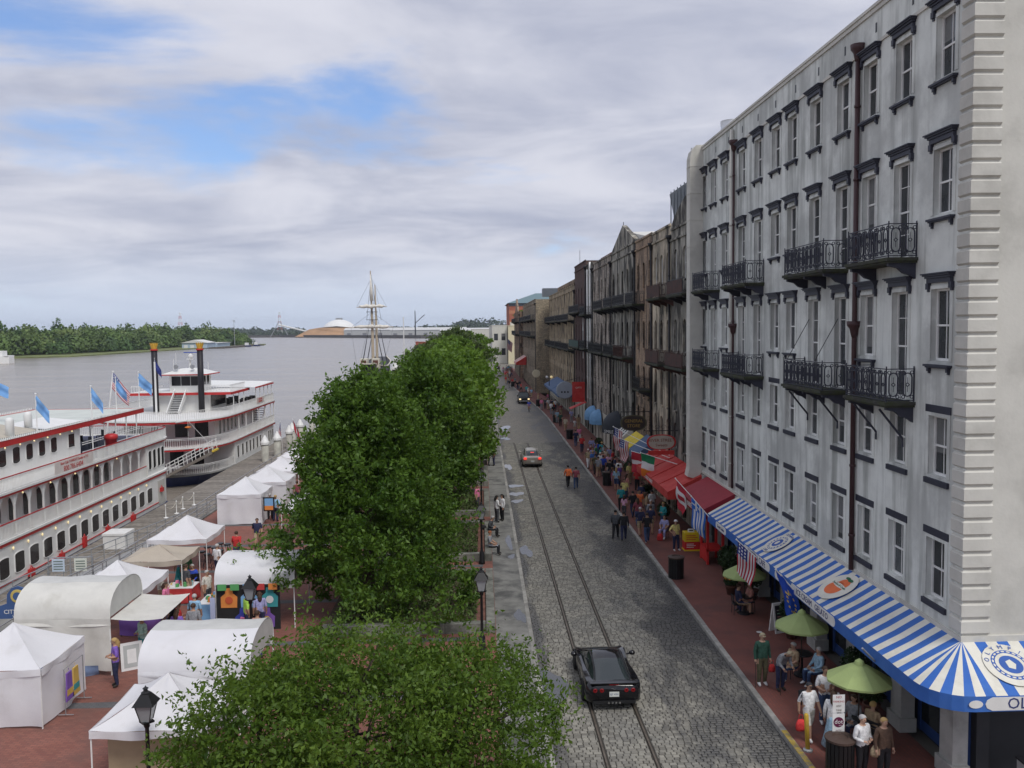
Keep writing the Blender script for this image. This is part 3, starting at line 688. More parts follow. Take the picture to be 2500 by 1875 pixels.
b3 = warehouse('brick_warehouse', 'narrow tan brick warehouse with three arched windows per floor', 64.1, 71.15, 19.4, BR_TAN, 3, bal=((.2,3.0,7.7,None,None),(3.2,6.6,14.3,None,None)), low=BR_TAN)
b4 = warehouse('gabled_warehouse', 'dark stucco warehouse with pointed gable and black iron balcony', 71.2, 84.4, 19.5, ST_GREY, 5, prof=[(0,19.6),(.49,21.6),(1,19.7)], bal=((.3,6.4,14.35,None,None),(7.2,12.4,14.35,None,None),(1.0,6,9.9,RUST,None),(7,12.5,9.9,None,None)), low=BR_PALE)
b5 = warehouse('limewashed_warehouse', 'patchy limewashed brick warehouse with tall narrow windows', 84.45, 98.2, 19.6, BR_PALE, 5, bal=((.5,6.5,14.3,None,None),(.5,6.5,9.9,None,None),(7,11,9.9,None,None)), low=plain('shop_cream', (.5,.47,.4), .7), w=.85)
b5b = warehouse('narrow_warehouse', 'narrow dark warehouse with tall white downpipes', 98.25, 104.6, 19.9, ST_GREY, 2, bal=((.6,5.5,14.0,None,None),(.6,5.5,10.0,None,None)), low=ST_GREY)
for yy in (1.0, 3.4): downpipe(b5b, -.22, yy, 3.0, 20.3-yy*.3, WHITE, .11, hopper=False)
b6 = warehouse('dark_brick_warehouse', 'dark red brick warehouse, tallest in the far row, with green balcony', 104.65, 117.25, 20.6, BR_DARK, 4, fm=plain('pale_joinery', (.45,.44,.42), .6), bal=((.3,12,14.4,None,None),(.5,12,10.0,None,plain('green_screen', (.02,.06,.05), .7))), low=plain('shop_pale', (.42,.42,.36), .7))
b7 = warehouse('long_warehouse', 'long tan stone warehouse with closely set arched windows and two balcony tiers', 117.3, 161.5, 18.3, mat('tan_stone', (.40,.32,.21), .9, soot=((.035,.031,.027), .8, .49, .62, 11.), var=.3, scale=1, bump=.4, streak=((.035,.032,.028), .8, .47, .66)), 14, w=.95, bal=((.5,21.5,13.5,None,None),(22,43.5,13.5,None,None),(.5,21.5,9.4,None,None),(22,43.5,9.4,None,None)), low=plain('shop_cream2', (.46,.43,.36), .7))
u = MB(); T7 = lambda uu, v, d: (d+1.6, uu, v)
facade(u, T7, 0, 44, 18.0, 19.9, [(2+3.1*i, 3.3+3.1*i, 18.4, 19.4) for i in range(13)], .2); u.poly([(1.6,0,19.9),(1.6,44,19.9),(25,44,19.9),(25,0,19.9)]); u.poly([(1.6,0,18),(25,0,18),(25,0,19.9),(1.6,0,19.9)])
u.build('upper_storey', BR_TAN, b7)
for i in range(13): add_window(b7, (1.6,2.65+3.1*i,18.4), 0, 1.3, 1.0, 0, 'v', DKBROWN, d=.12)
rw = [(4.6,6.8),(8.2,10.6),(11.6,13.9),(14.6,16.6)]
b8 = warehouse('rubble_stone_warehouse', 'rubble stone warehouse stepping forward into the street, side wall showing', 163, 212, 17.9, RUBBLE, 14, X=10.4, rows=rw, arch=.2, w=.9, side=True, bal=((1,23,14.1,None,None),(24,48,14.1,None,None),(1,23,10.9,None,None),(24,48,10.9,None,None)), low=RUBBLE)
b9 = warehouse('gable_end_warehouse', 'farthest brown warehouse ending in a sharp pointed gable', 213, 248, 16.6, BR_TAN, 9, X=9.6, rows=rw, w=.9, arch=.2, prof=[(.3,16.7),(.55,20.3),(.8,16.7)], bal=((3,30,10.9,None,None),(3,30,14.1,None,None)), low=RUBBLE)
def roofs():
    m = MB(); m.slab([(3.0,1.5,19.0),(2.2,1.5,22.9),(2.2,10.5,22.9),(3.0,10.5,19.0)][:4], (7,0,0)); o = m.build('roof_dormer', TIN, b2)
    for i in range(8): MB().box(2.05,1.7+1.1*i,19.2,2.12,1.76+1.1*i,22.95).build('roof_seam', TIN, o)
    MB().tube((2.6,5.0,22.9),(2.6,5.0,25.4),.05,n=6).build('antenna', GREYMET, b2)
    MB().add([(.5,-6.5,19.1),(.5,6.4,21.0),(.5,13,19.2),(20,13,19.2),(20,6.4,21.4),(20,-6.5,19.2)], [(0,1,4,5),(1,2,3,4),(0,2,1)]).build('white_roof', MEMBR, b4)
    MB().tube((.1,6.5,21.2),(.1,6.5,21.9),.03,n=5).build('finial', DARKIRON, b4)
    p = MB().box(3,6,19.2,14,15,21.5).build('brick_penthouse', mat('red_brick_plain', (.24,.06,.045), .9, brick=(.23,.078,(.2,.1,.08),(.19,.05,.04))), b5b)
    MB().tube((.3,9,20.6),(.3,9,22.6),.04,n=5).build('mast', GREYMET, b6)
    for c, z in ((0,12.6),):    # white arrow shaped banner on the dark brick
        MB().slab([(-.05,3.0,z-4),(-.05,3.35,z-4),(-.05,3.35,z-.5),(-.05,3.6,z-.5),(-.05,3.18,z+1.1),(-.05,2.75,z-.5),(-.05,3.0,z-.5)], (.03,0,0)).build('vertical_banner', WHITE, b6)
    o = MB().box(1.5,1,18.5,4.5,4,20).build('roof_cabinet', TIN, b8)
roofs()
# ---- buildings farther down the street and behind
def block(name, label, x0, x1, y0, y1, z1, m, rows=(), cols=0, side_cols=0, roof=None, ww=1.6, hh=1.9, arch=0):
    b = thing(name, label, 'building', (x0, y0, 0)); W = x1-x0; L = y1-y0; mb = MB()
    hf = [(W*(i+.5)/cols-ww/2, W*(i+.5)/cols+ww/2, z, z+hh, arch) for i in range(cols) for z in rows]
    hs = [(L*(i+.5)/side_cols-ww/2, L*(i+.5)/side_cols+ww/2, z, z+hh, arch) for i in range(side_cols) for z in rows]
    facade(mb, lambda u, v, d: (u, d, v), 0, W, -.5, z1, hf, .3); facade(mb, lambda u, v, d: (d, u, v), 0, L, -.5, z1, hs, .3)
    mb.poly([(W,0,-.5),(W,L,-.5),(W,L,z1),(W,0,z1)]); mb.poly([(0,L,-.5),(W,L,-.5),(W,L,z1),(0,L,z1)])
    mb.poly([(0,0,z1-.3),(W,0,z1-.3),(W,L,z1-.3),(0,L,z1-.3)]); mb.build('wall', m, b)
    MB().box(-.1,-.1,z1,W+.1,.15,z1+.25).box(-.1,.15,z1,.15,L+.1,z1+.25).build('coping', m, b)
    for h in hf: add_window(b, ((h[0]+h[1])/2,0,h[2]), R(90), ww, hh, arch, 'hv', DKBROWN, d=.2)
    for h in hs: add_window(b, (0,(h[0]+h[1])/2,h[2]), 0, ww, hh, arch, 'hv', DKBROWN, d=.2)
    return b
YEL = mat('pale_yellow_stucco', (.66,.59,.40), .85, var=.05, streak=((.5,.45,.33), .4, .5, .7)); PW = mat('pale_stucco', (.60,.59,.53), .85, var=.06)
bY = block('yellow_building', 'pale yellow stucco building closing the view down the street', 9.5, 24, 300, 318, 13.2, YEL, (3.2,8.6), 2, 5, ww=2.0, hh=2.2, arch=.5)
bW = block('white_building', 'long whitish building at an angle beyond the tree tops, left of the yellow one', 4.0, 9.3, 306, 420, 13.4, PW, (3,8.2), 2, 16, ww=1.4, hh=2.4)
MB().box(1,4,13,4,10,14.6).box(8,6,13,12,12,14.2).build('roof_plant', PW, bY)
bR = block('red_brick_block', 'red brick block with teal hipped roof rising behind the yellow building', 14, 52, 420, 470, 24.5, mat('orange_red_brick', (.36,.12,.075), .9, var=.12), (), 0, 0)
MB().add([(-1,-1,24.6),(39,-1,24.6),(39,51,24.6),(-1,51,24.6),(14,18,30),(25,18,30)], [(0,1,5,4),(1,2,5),(2,3,4,5),(3,0,4)]).build('roof', plain('teal_roof', (.13,.20,.22), .6), bR)
MB().box(-.15,-.15,23.2,38.2,0,24.6).build('fascia', plain('slate_fascia', (.09,.11,.13), .6), bR)
MB().box(-.12,-.12,19.5,38.2,0,21.0).box(-.12,-.12,14,38.2,0,16).build('band', plain('orange_band', (.46,.20,.11), .85), bR)
bL = block('low_white_building', 'low white industrial building glimpsed far beyond the river trees', -6, 6, 520, 620, 12.0, PW, (4,), 3, 8)
bB = block('brick_pavilion', 'small red brick pavilion with pale base by the river beyond the trees', -25, -17, 330, 342, 7.5, mat('pavilion_brick', (.33,.10,.07), .9, var=.15), (3,), 3, 3)
# ---- shop awnings, signs and flags along the brick pavement
def slope_awning(label, y0, y1, zw, proj, zf, val, mats, n=1, text=None, tm=None, X=12.7, ribs=0, tsize=.3):
    a = thing('shop_awning', label, 'awning', (X, y0, 0)); L = y1-y0; mb = MB(); mats = mats if isinstance(mats, list) else [mats]
    for i in range(n):
        a0, a1 = L*i/n, L*(i+1)/n; k = i % len(mats)
        mb.poly([(-.02,a0,zw),(-.02,a1,zw),(-proj,a1,zf),(-proj,a0,zf)], k); mb.poly([(-proj,a0,zf),(-proj,a1,zf),(-proj,a1,zf-val),(-proj,a0,zf-val)], k)
    for yy in (0, L): mb.poly([(-.02,yy,zw),(-proj,yy,zf),(-proj,yy,zf-val),(-.02,yy,zf-val)], 0)
    mb.build('canopy', mats, a)
    f = MB(); f.path([(-proj+.02,0.03,zf-val+.02),(-proj+.02,L-.03,zf-val+.02)], .02, 4)
    for yy in (.04, L/2, L-.04): f.path([(-.05,yy,zf-val+.02),(-proj+.03,yy,zf-val+.02)], .02, 4)
    f.build('frame', GREYMET, a)
    for i in range(ribs):
        yy = L*(i+1)/(ribs+1); MB().path([(-.05,yy,zw+.03),(-proj-.01,yy,zf+.03)], .03, 4).build('rib', mats[0], a)
    if text: text_mesh(text, tsize, tm or WHITE, 'lettering', a, frame((-proj-.01,L/2,zf-val*.55), (0,-1,0), (0,0,1)))
    return a
ARED = mat('red_canvas', (.50,.035,.03), .7, var=.1, wear=((.55,.12,.1), .4, 1, .4, .7)); AMAR = mat('maroon_canvas', (.30,.02,.035), .7, var=.1)
ABLUE = mat('slate_blue_canvas', (.075,.13,.24), .75, var=.1); ANAVY = mat('navy_canvas', (.03,.06,.16), .75); AYEL = mat('yellow_canvas', (.72,.55,.03), .7); ADARK = mat('charcoal_canvas', (.03,.035,.045), .75)
AWHT = mat('offwhite_canvas', (.68,.66,.6), .75); ASKY = mat('sky_blue_canvas', (.16,.33,.55), .75)
slope_awning('maroon canvas awning between the striped awning and the bright red one', 42.4, 47.6, 4.05, 1.7, 3.25, .45, AMAR, text='MARKET', tsize=.36)
slope_awning('bright red canvas awning with dark seams over the busy shop', 48.6, 60.4, 3.95, 2.1, 3.0, .45, ARED, n=1, text='RIVER STREET MARKET', tsize=.3, ribs=4)
slope_awning('navy shop awning with white lettering just past the red awning', 62.4, 65.6, 4.2, 1.4, 3.1, .5, [ABLUE], text='THE SHOP', tsize=.3)
slope_awning('bright yellow shop awning behind the navy one', 66.4, 70.2, 3.9, 1.2, 3.1, .4, AYEL)
slope_awning('black and white striped shop awning', 71.6, 75.2, 4.1, 1.2, 3.0, .3, [AWHT, ADARK], n=8)
slope_awning('long slate blue awning on the far pavement, near the grey round sign', 118, 129.5, 4.3, 2.2, 3.2, .3, ABLUE)
slope_awning('slate blue awning farthest along the pavement', 130.5, 144, 4.3, 2.2, 3.1, .3, ABLUE)
slope_awning('red and white awning at the far end of the street', 196, 208, 6.0, 2.4, 4.6, .5, [ARED, AWHT], n=6, X=10.3)
def dome_awning(label, y, r, z, m, txt=None, X=12.7, ry=None):
    a = thing('dome_awning', label, 'awning', (X, y, z)); mb = MB(); n, k = 10, 6; ry = ry or r; vs = []
    for i in range(k+1):
        for j in range(n+1):
            t = math.pi/2*i/k; p = math.pi*j/n
            vs.append((-r*math.cos(t)*math.sin(p)-.02, ry*math.cos(t)*math.cos(p), r*1.05*math.sin(t)))
    mb.add(vs, [(i*(n+1)+j, i*(n+1)+j+1, (i+1)*(n+1)+j+1, (i+1)*(n+1)+j) for i in range(k) for j in range(n)])
    for j in range(n):
        p, q = vs[j], vs[j+1]; mb.poly([p, q, (q[0],q[1],-.4), (p[0],p[1],-.4)])
    mb.build('canopy', m, a, True)
    if txt: text_mesh(txt, .42, WHITE, 'lettering', a, frame((-r*.72-.03, -ry*.72-.03, -.2), (.72,-.72,0), (0,0,1)))
dome_awning('charcoal dome awning lettered SMILE over a shop door', 79.5, 1.5, 3.1, ADARK, 'SMILE', ry=1.9)
for i, y in enumerate((92.2, 96.6)): dome_awning('pale blue rounded awning over a shop door, '+('nearer' if i == 0 else 'farther')+' of two', y, 1.1, 2.5, ASKY, ry=1.7)
def banner_sign():
    a = thing('banner_sign', 'tall red projecting banner sign above a red awning', 'sign', (12.4, 102.2, 3.4))
    MB().box(-1.6,-.05,.2,-.1,.05,2.6).build('panel', ARED, a); MB().slab([(-1.9,-1,-.6),(0,-1,.2),(0,1,.2),(-1.9,1,-.6)], (0,0,.04)).build('awning', ARED, a)
    text_mesh('GIFTS', .3, AWHT, 'lettering', a, frame((-.85,-.06,1.9), (1,0,0), (0,0,1)))
    c = thing('round_sign', 'grey round hanging shop sign with three dark dots', 'sign', (10.9, 112.5, 4.3))
    MB().lathe([(1.05,0),(1.15,.05),(1.15,.15),(1.05,.2)], 24).build('disc', plain('sign_grey', (.36,.40,.46), .6), c).rotation_euler = (R(90),0,0)
    for i in (-1,0,1): MB().lathe([(.12,0),(.12,.02)], 10).build('dot', BLACK, c, loc=(i*.4,-.21,-.25)).rotation_euler = (R(90),0,0)
    MB().tube((-.0,-.1,1.15),(1.8,-.1,1.6),.04,n=5).build('bracket', DARKIRON, c)
    c = thing('clock_sign', 'small cream round hanging sign on the far pavement', 'sign', (10.2, 160, 4.0))
    MB().lathe([(.7,0),(.75,.05),(.75,.15),(.7,.2)], 20).build('disc', plain('sign_cream', (.6,.55,.4), .6), c).rotation_euler = (R(90),0,0)
    MB().tube((0,-.1,.7),(.9,-.1,1.1),.04,n=5).build('bracket', DARKIRON, c)
    def oval(label, x, y, z, w, h, m, edge, txt, tm, sub=None):
        s = thing('oval_sign', label, 'sign', (x, y, z))
        P = lambda f: [(w*f*math.copysign(abs(math.cos(t))**.8, math.cos(t)), h*f*math.copysign(abs(math.sin(t))**.8, math.sin(t))) for t in [2*math.pi*i/28 for i in range(28)]]
        MB().slab([(p,0.05,q) for p, q in P(1)], (0,.1,0)).build('edge', edge, s); MB().slab([(p,0.03,q) for p, q in P(.88)], (0,.14,0)).build('board', m, s)
        for i, t in enumerate(txt.split('|')): text_mesh(t, h*.55, tm, 'lettering', s, frame((0,.02,h*.25-i*h*.62), (1,0,0), (0,0,1)))
        MB().path([(-w,.1,h+.25),(12.7-x,.1,h+.25)], .03, 5).path([(-w*.5,.1,h*.8),(-w*.5,.1,h+.25)], .015, 4).path([(w*.5,.1,h*.8),(w*.5,.1,h+.25)], .015, 4).build('bracket', DARKIRON, s)
        if sub: MB().box(-w*.9,.04,-h-.32,w*.9,.12,-h-.04).build('sub_board', sub, s)
        sc = MB()
        for k in range(4):
            cx = -w+.25+k*.42; sc.path([(cx+.2*math.cos(t)*(1-t/9), .1, h+.46+.2*math.sin(t)*(1-t/9)) for t in [i*.6 for i in range(12)]], .014, 4)
        sc.build('scrollwork', DARKIRON, s)
    gold = plain('gold_letter', (.42,.26,.06), .5)
    oval('dark wooden oval hanging sign with gold lettering over the striped awning', 11.5, 64.6, 5.2, 1.0, .6, DKBROWN, plain('sign_olive', (.1,.09,.05), .6), 'GENERAL|STORE', gold)
    oval('cream oval hanging sign with scrollwork and a red strip over the red awning', 11.6, 55.0, 5.0, .95, .5, plain('sign_pale', (.42,.40,.33), .6), RED, 'RIVER STREET|Sweets', plain('letter_brown', (.2,.05,.03), .6), ARED)
banner_sign()
FL = {k: mat('flag_'+k, c, .8, var=.06, trans=.2) for k, c in dict(red=(.45,.03,.05), white=(.72,.72,.72), blue=(.035,.05,.22), green=(.02,.20,.09), orange=(.75,.22,.03), royal=(.02,.07,.42), sky=(.20,.40,.72), gold=(.8,.55,.05), greek=(.04,.16,.55)).items()}
def flag(label, base, tip, hoist, fly, design, drop=(0,0,-1), pole_r=.025, seed=0, pole_m=None, wave=.1):
    b, t = Vector(base), Vector(tip); f = thing('flag', label, 'flag', base); rng = random.Random(seed)
    MB().tube((0,0,0), t-b, pole_r, pole_r*.8, 6).lathe([(.001,-.04),(pole_r*1.8,0),(.001,.06)], 8, tuple(t-b)).build('pole', pole_m or WHITE, f)
    ax = (b-t).normalized(); d = Vector(drop).normalized(); nrm = ax.cross(d); nrm = nrm.normalized() if nrm.length > .01 else Vector((1,0,0))
    nu, nv = 20, {'us': 13, 'greek': 9}.get(design, 12); mats = {'us': ('red','white','blue'), 'ie': ('green','white','orange'), 'ca': ('red','white'), 'eu': ('royal','gold'), 'greek': ('greek','white'), 'sky': ('sky',), 'red': ('red','white'), 'navy': ('blue',)}[design]
    if design == 'us': nv = 13
    ph = rng.uniform(0, 6); mb = MB(); vs = []
    for i in range(nu+1):
        for j in range(nv+1):
            u, v = i/nu, j/nv
            p = (t-b)+ax*(.05+v*hoist*(1-.18*u*u))+d*(u*fly)+nrm*(wave*math.sin(u*7+v*2.2+ph)*u**.5+.05*math.sin(v*9+ph))+ax*(.12*u*fly*math.sin(u*3+ph)*.4)
            vs.append(p)
    fs = []; ms = []
    for i in range(nu):
        for j in range(nv):
            u, v = (i+.5)/nu, (j+.5)/nv; m = 0
            if design == 'us': m = 2 if (u < .4 and j < 7) else j % 2
            if design == 'us' and m == 2 and (i+j) % 2 == 0 and 0 < j < 6: m = 1 if i % 2 else 2
            elif design == 'ie': m = min(2, int(u*3))
            elif design == 'ca': m = 1 if .27 < u < .73 and not (abs(u-.5) < .12 and abs(v-.5) < .25) else 0
            elif design == 'eu':
                a = (u-.5)*1.5; c = v-.5; r = math.hypot(a, c); m = 1 if (.28 < r < .36 and int((math.atan2(c, a)+6.3)*3.8) % 2) else 0
            elif design == 'greek':
                m = j % 2
                if u < .37 and j < 5: m = 1 if (j == 2 or abs(u-.185) < .035) else 0
            elif design == 'red': m = 1 if .42 < u < .6 else 0
            fs.append((i*(nv+1)+j, (i+1)*(nv+1)+j, (i+1)*(nv+1)+j+1, i*(nv+1)+j+1)); ms.append(m)
    mb.v = [tuple(p) for p in vs]; mb.f = fs; mb.m = ms
    mb.build('cloth', [FL[k] for k in mats], f, True); return f
flag('stars and stripes flag, upper of two slanted over the red awning', (12.7,56.5,3.8), (9.6,62.5,5.2), 1.15, 1.6, 'us', seed=1)
flag('stars and stripes flag, lower of two slanted over the red awning', (12.7,55.6,3.7), (9.7,60.6,4.6), 1.1, 1.5, 'us', seed=4)
flag('green white and orange tricolour hanging before the red awning', (12.6,53.4,3.7), (10.3,55.4,4.3), 1.0, 1.5, 'ie', seed=2)
flag('red and white flag hanging beside the tricolour', (12.6,56.5,3.5), (10.3,58.8,3.9), 1.0, 1.4, 'red', seed=5)
flag('red and white flag with a red centre at the maroon awning', (11.3,44.9,3.2), (10.5,46.2,4.2), 1.0, 1.45, 'ca', seed=3)
flag('blue and white striped flag with a cross at the far end of the striped awning', (11.2,41.5,3.0), (10.4,42.2,4.0), 1.0, 1.45, 'greek', seed=6)
flag('stars and stripes flag hanging from the middle of the striped awning', (11.15,34.1,3.0), (10.4,34.6,3.7), 1.0, 1.35, 'us', seed=7)
flag('royal blue flag with ring of gold stars on the striped awning', (11.1,30.0,3.0), (10.45,30.0,3.75), 1.0, 1.7, 'eu', seed=8, drop=(.25,-.1,-1))
flag('small red flag leaning out at the far end of the street', (10.4,245,7.0), (7.5,243,9.5), 2.0, 3, 'us', seed=9)
MB().tube((11.1,23.6,2.9),(10.6,23.3,3.4),.03,n=6).build('empty_flag_pole', GREYMET); tag(bpy.data.objects['empty_flag_pole'], 'short bare flag bracket on the blue valance near the corner', 'flag bracket')
# ================================================================== dock, ramp, riverboats
HULLBLUE = plain('hull_navy', (.03,.04,.11), .45)
BW = mat('boat_white', (.74,.74,.72), .5, var=.04, scale=1, streak=((.5,.47,.40), .35, .5, .72))
SMOKE = mat('smoked_glass', (.022,.02,.022), .12, var=.3, spec=.35)
def dock():
    d = struct(bpy.data.objects.new('boardwalk_dock', None)); COL.objects.link(d); d.location = (0,0,0)
    rng = random.Random(2); pl = shared('plank', lambda: MB().bevbox(0,0,-.06,6.6,.28,0,.008).mesh('plank', WOODGREY))
    mb = MB().box(-27.9,40,-3.2,-21.2,128,-2.53); mb.build('dock_frame', WOODGREY, d)
    y = 47.
    k = 0
    while y < 122 and k < 250: put('plank', pl, d, (-27.85+rng.uniform(-.02,.02), y, -2.45+rng.uniform(-.006,.006))); y += .30; k += 1
    # quay edge beam
    struct(MB().box(-18.75,-20,-5,-18.5,260,.22).build('quay_wall', CONC))
    # long ramp from the plaza down to the dock
    r = thing('dock_ramp', 'long grey metal ramp with handrails sloping from the plaza down to the dock', 'ramp', (0,0,0))
    x0, x1 = -21.9, -19.6; ya, yb = 40., 72.; za, zb = .05, -2.35
    rp = MB().add([(x0,ya,za),(x1,ya,za),(x1,yb,zb),(x0,yb,zb),(x0,ya,za-.25),(x1,ya,za-.25),(x1,yb,zb-.25),(x0,yb,zb-.25)], [(0,1,2,3),(4,7,6,5),(0,3,7,4),(1,5,6,2),(0,4,5,1),(3,2,6,7)]); rp.build('ramp_deck', plain('grating', (.30,.30,.295), .7), r)
    MB().box(-21.9,36.,-.2,-18.5,40,.1).build('landing', CONC, r)
    zz = lambda y: za+(zb-za)*(y-ya)/(yb-ya)
    for x in (x0+.05, x1-.05):
        rl = MB()
        for h in (1.05, .72, .4, .12): rl.path([(x,36.2,.1+h),(x,ya,za+h),(x,yb,zb+h)]+([(x,yb+.5,zb+h-.1)] if h > 1 else []), .03 if h > 1 else .018, 5)
        rl.build('handrail', GREYMET, r)
        for i in range(21): y = ya+1.6*i; MB().path([(x,y,zz(y)),(x,y,zz(y)+1.05)], .025, 5).build('rail_post', GREYMET, r)
    # second run of railing along the quay edge
    q = thing('quay_railing', 'grey steel railing along the edge of the plaza above the dock', 'railing', (0,0,0))
    for h in (1.1, .75, .42): MB().path([(-18.6,30,.2+h),(-18.6,92,.2+h)], .028, 5).build('rail_bar', GREYMET, q)
    for i in range(32): MB().path([(-18.6,30+2*i,.2),(-18.6,30+2*i,1.3)], .03, 5).build('rail_post', GREYMET, q)
    g = thing('ramp_gate', 'grey mesh gate with two notice boards at the head of the ramp', 'gate', (-21.9,43.4,-.2))
    for x in (0,1.1,2.2): MB().tube((x,0,0),(x,0,1.5),.035,n=6).build('gate_post', GREYMET, g)
    mm = MB()
    for i in range(14): mm.tube((.08+i*.16,0,.1),(.08+i*.16,0,1.4),.008,n=4)
    mm.path([(0,0,1.45),(2.2,0,1.45)], .03, 5).path([(0,0,.1),(2.2,0,.1)], .03, 5); stuff(mm.build('gate_bars', GREYMET, g))
    for x, c in ((.2,(.5,.58,.66)), (1.3,(.62,.64,.56))):
        s = MB().box(x,-.06,.75,x+.62,-.03,1.4).build('notice_board', plain('notice%d' % int(c[0]*100), c, .6), g)
        for k in range(4): MB().box(x+.08,-.065,.85+.13*k,x+.54,-.061,.9+.13*k).build('print_line', plain('notice_ink', (.12,.16,.14), .7), s)
dock()
def arc_outline(x0, x1, y0, y1, ra, rb, n=10):   # plan outline, rounded at near end by ra and far end by rb (lengths along y)
    cx = (x0+x1)/2; w = (x1-x0)/2; pts = []
    if rb:
        for i in range(n+1): t = math.pi*i/n; pts.append((cx+w*math.copysign(abs(math.cos(t))**.7, math.cos(t)), y1-rb+rb*math.sin(t)**.8 if math.sin(t) > 1e-6 else y1-rb))
    else: pts += [(x1,y1),(x0,y1)]
    if ra:
        for i in range(n+1): t = math.pi+math.pi*i/n; pts.append((cx+w*math.copysign(abs(math.cos(t))**.7, math.cos(t)), y0+ra-ra*abs(math.sin(t))**.8))
    else: pts += [(x0,y0),(x1,y0)]
    return pts
def deck_slab(pts, z0, z1): return MB().slab([(x,y,z0) for x, y in pts], (0,0,z1-z0))
def rail_run(parent, pts, z, h, m, tm, step=.14, closed=False, r=.018):
    top = MB().path([(x,y,z+h) for x, y in pts], .04, 4, closed=closed); top.build('handrail', tm, parent)
    MB().path([(x,y,z+.06) for x, y in pts], .03, 4, closed=closed).path([(x,y,z+h*.86) for x, y in pts], .02, 4, closed=closed).build('lower_rail', m, parent)
    b = MB(); L = pts+[pts[0]] if closed else pts; k = 0
    for (a, c) in zip(L[:-1], L[1:]):
        d = math.hypot(c[0]-a[0], c[1]-a[1]); n = max(1, int(d/step))
        for i in range(n):
            x, y = a[0]+(c[0]-a[0])*i/n, a[1]+(c[1]-a[1])*i/n; b.box(x-r, y-r, z, x+r, y+r, z+h)
    stuff(b.build('balusters', m, parent))
def side_window(parent, x, y, z, w, h, m=None, arch=.12, d=.05):
    def mk():
        g = MB(); k = 6; top = [(-w/2*math.cos(math.pi*i/k), h-arch+arch*math.sin(math.pi*i/k)) for i in range(k+1)]; bot = [(w/2*math.cos(math.pi*i/k), arch-arch*math.sin(math.pi*i/k)) for i in range(k+1)] if arch else [(w/2,0),(-w/2,0)]
        P = (top if arch else [(-w/2,h),(w/2,h)])+bot
        fr = MB(); n = len(P)
        out = [(y*1.10, h/2+(z-h/2)*1.05) for y, z in P]
        for i in range(n):
            j = (i+1) % n; fr.slab([(0,P[i][0],P[i][1]),(0,P[j][0],P[j][1]),(0,out[j][0],out[j][1]),(0,out[i][0],out[i][1])], (.045,0,0))
        g.slab([(0.005,y,z) for y, z in P], (.014,0,0))
        return fr.mesh('window', BW), g.mesh('pane', m or SMOKE)
    f, g = shared(('sw',w,h,arch,m and m.name), mk); o = put('window', f, parent, (x,y,z)); put('pane', g, o)
BULB = plain('warm_bulb', (1,.85,.5), .4, emit=((1,.72,.32), .25))
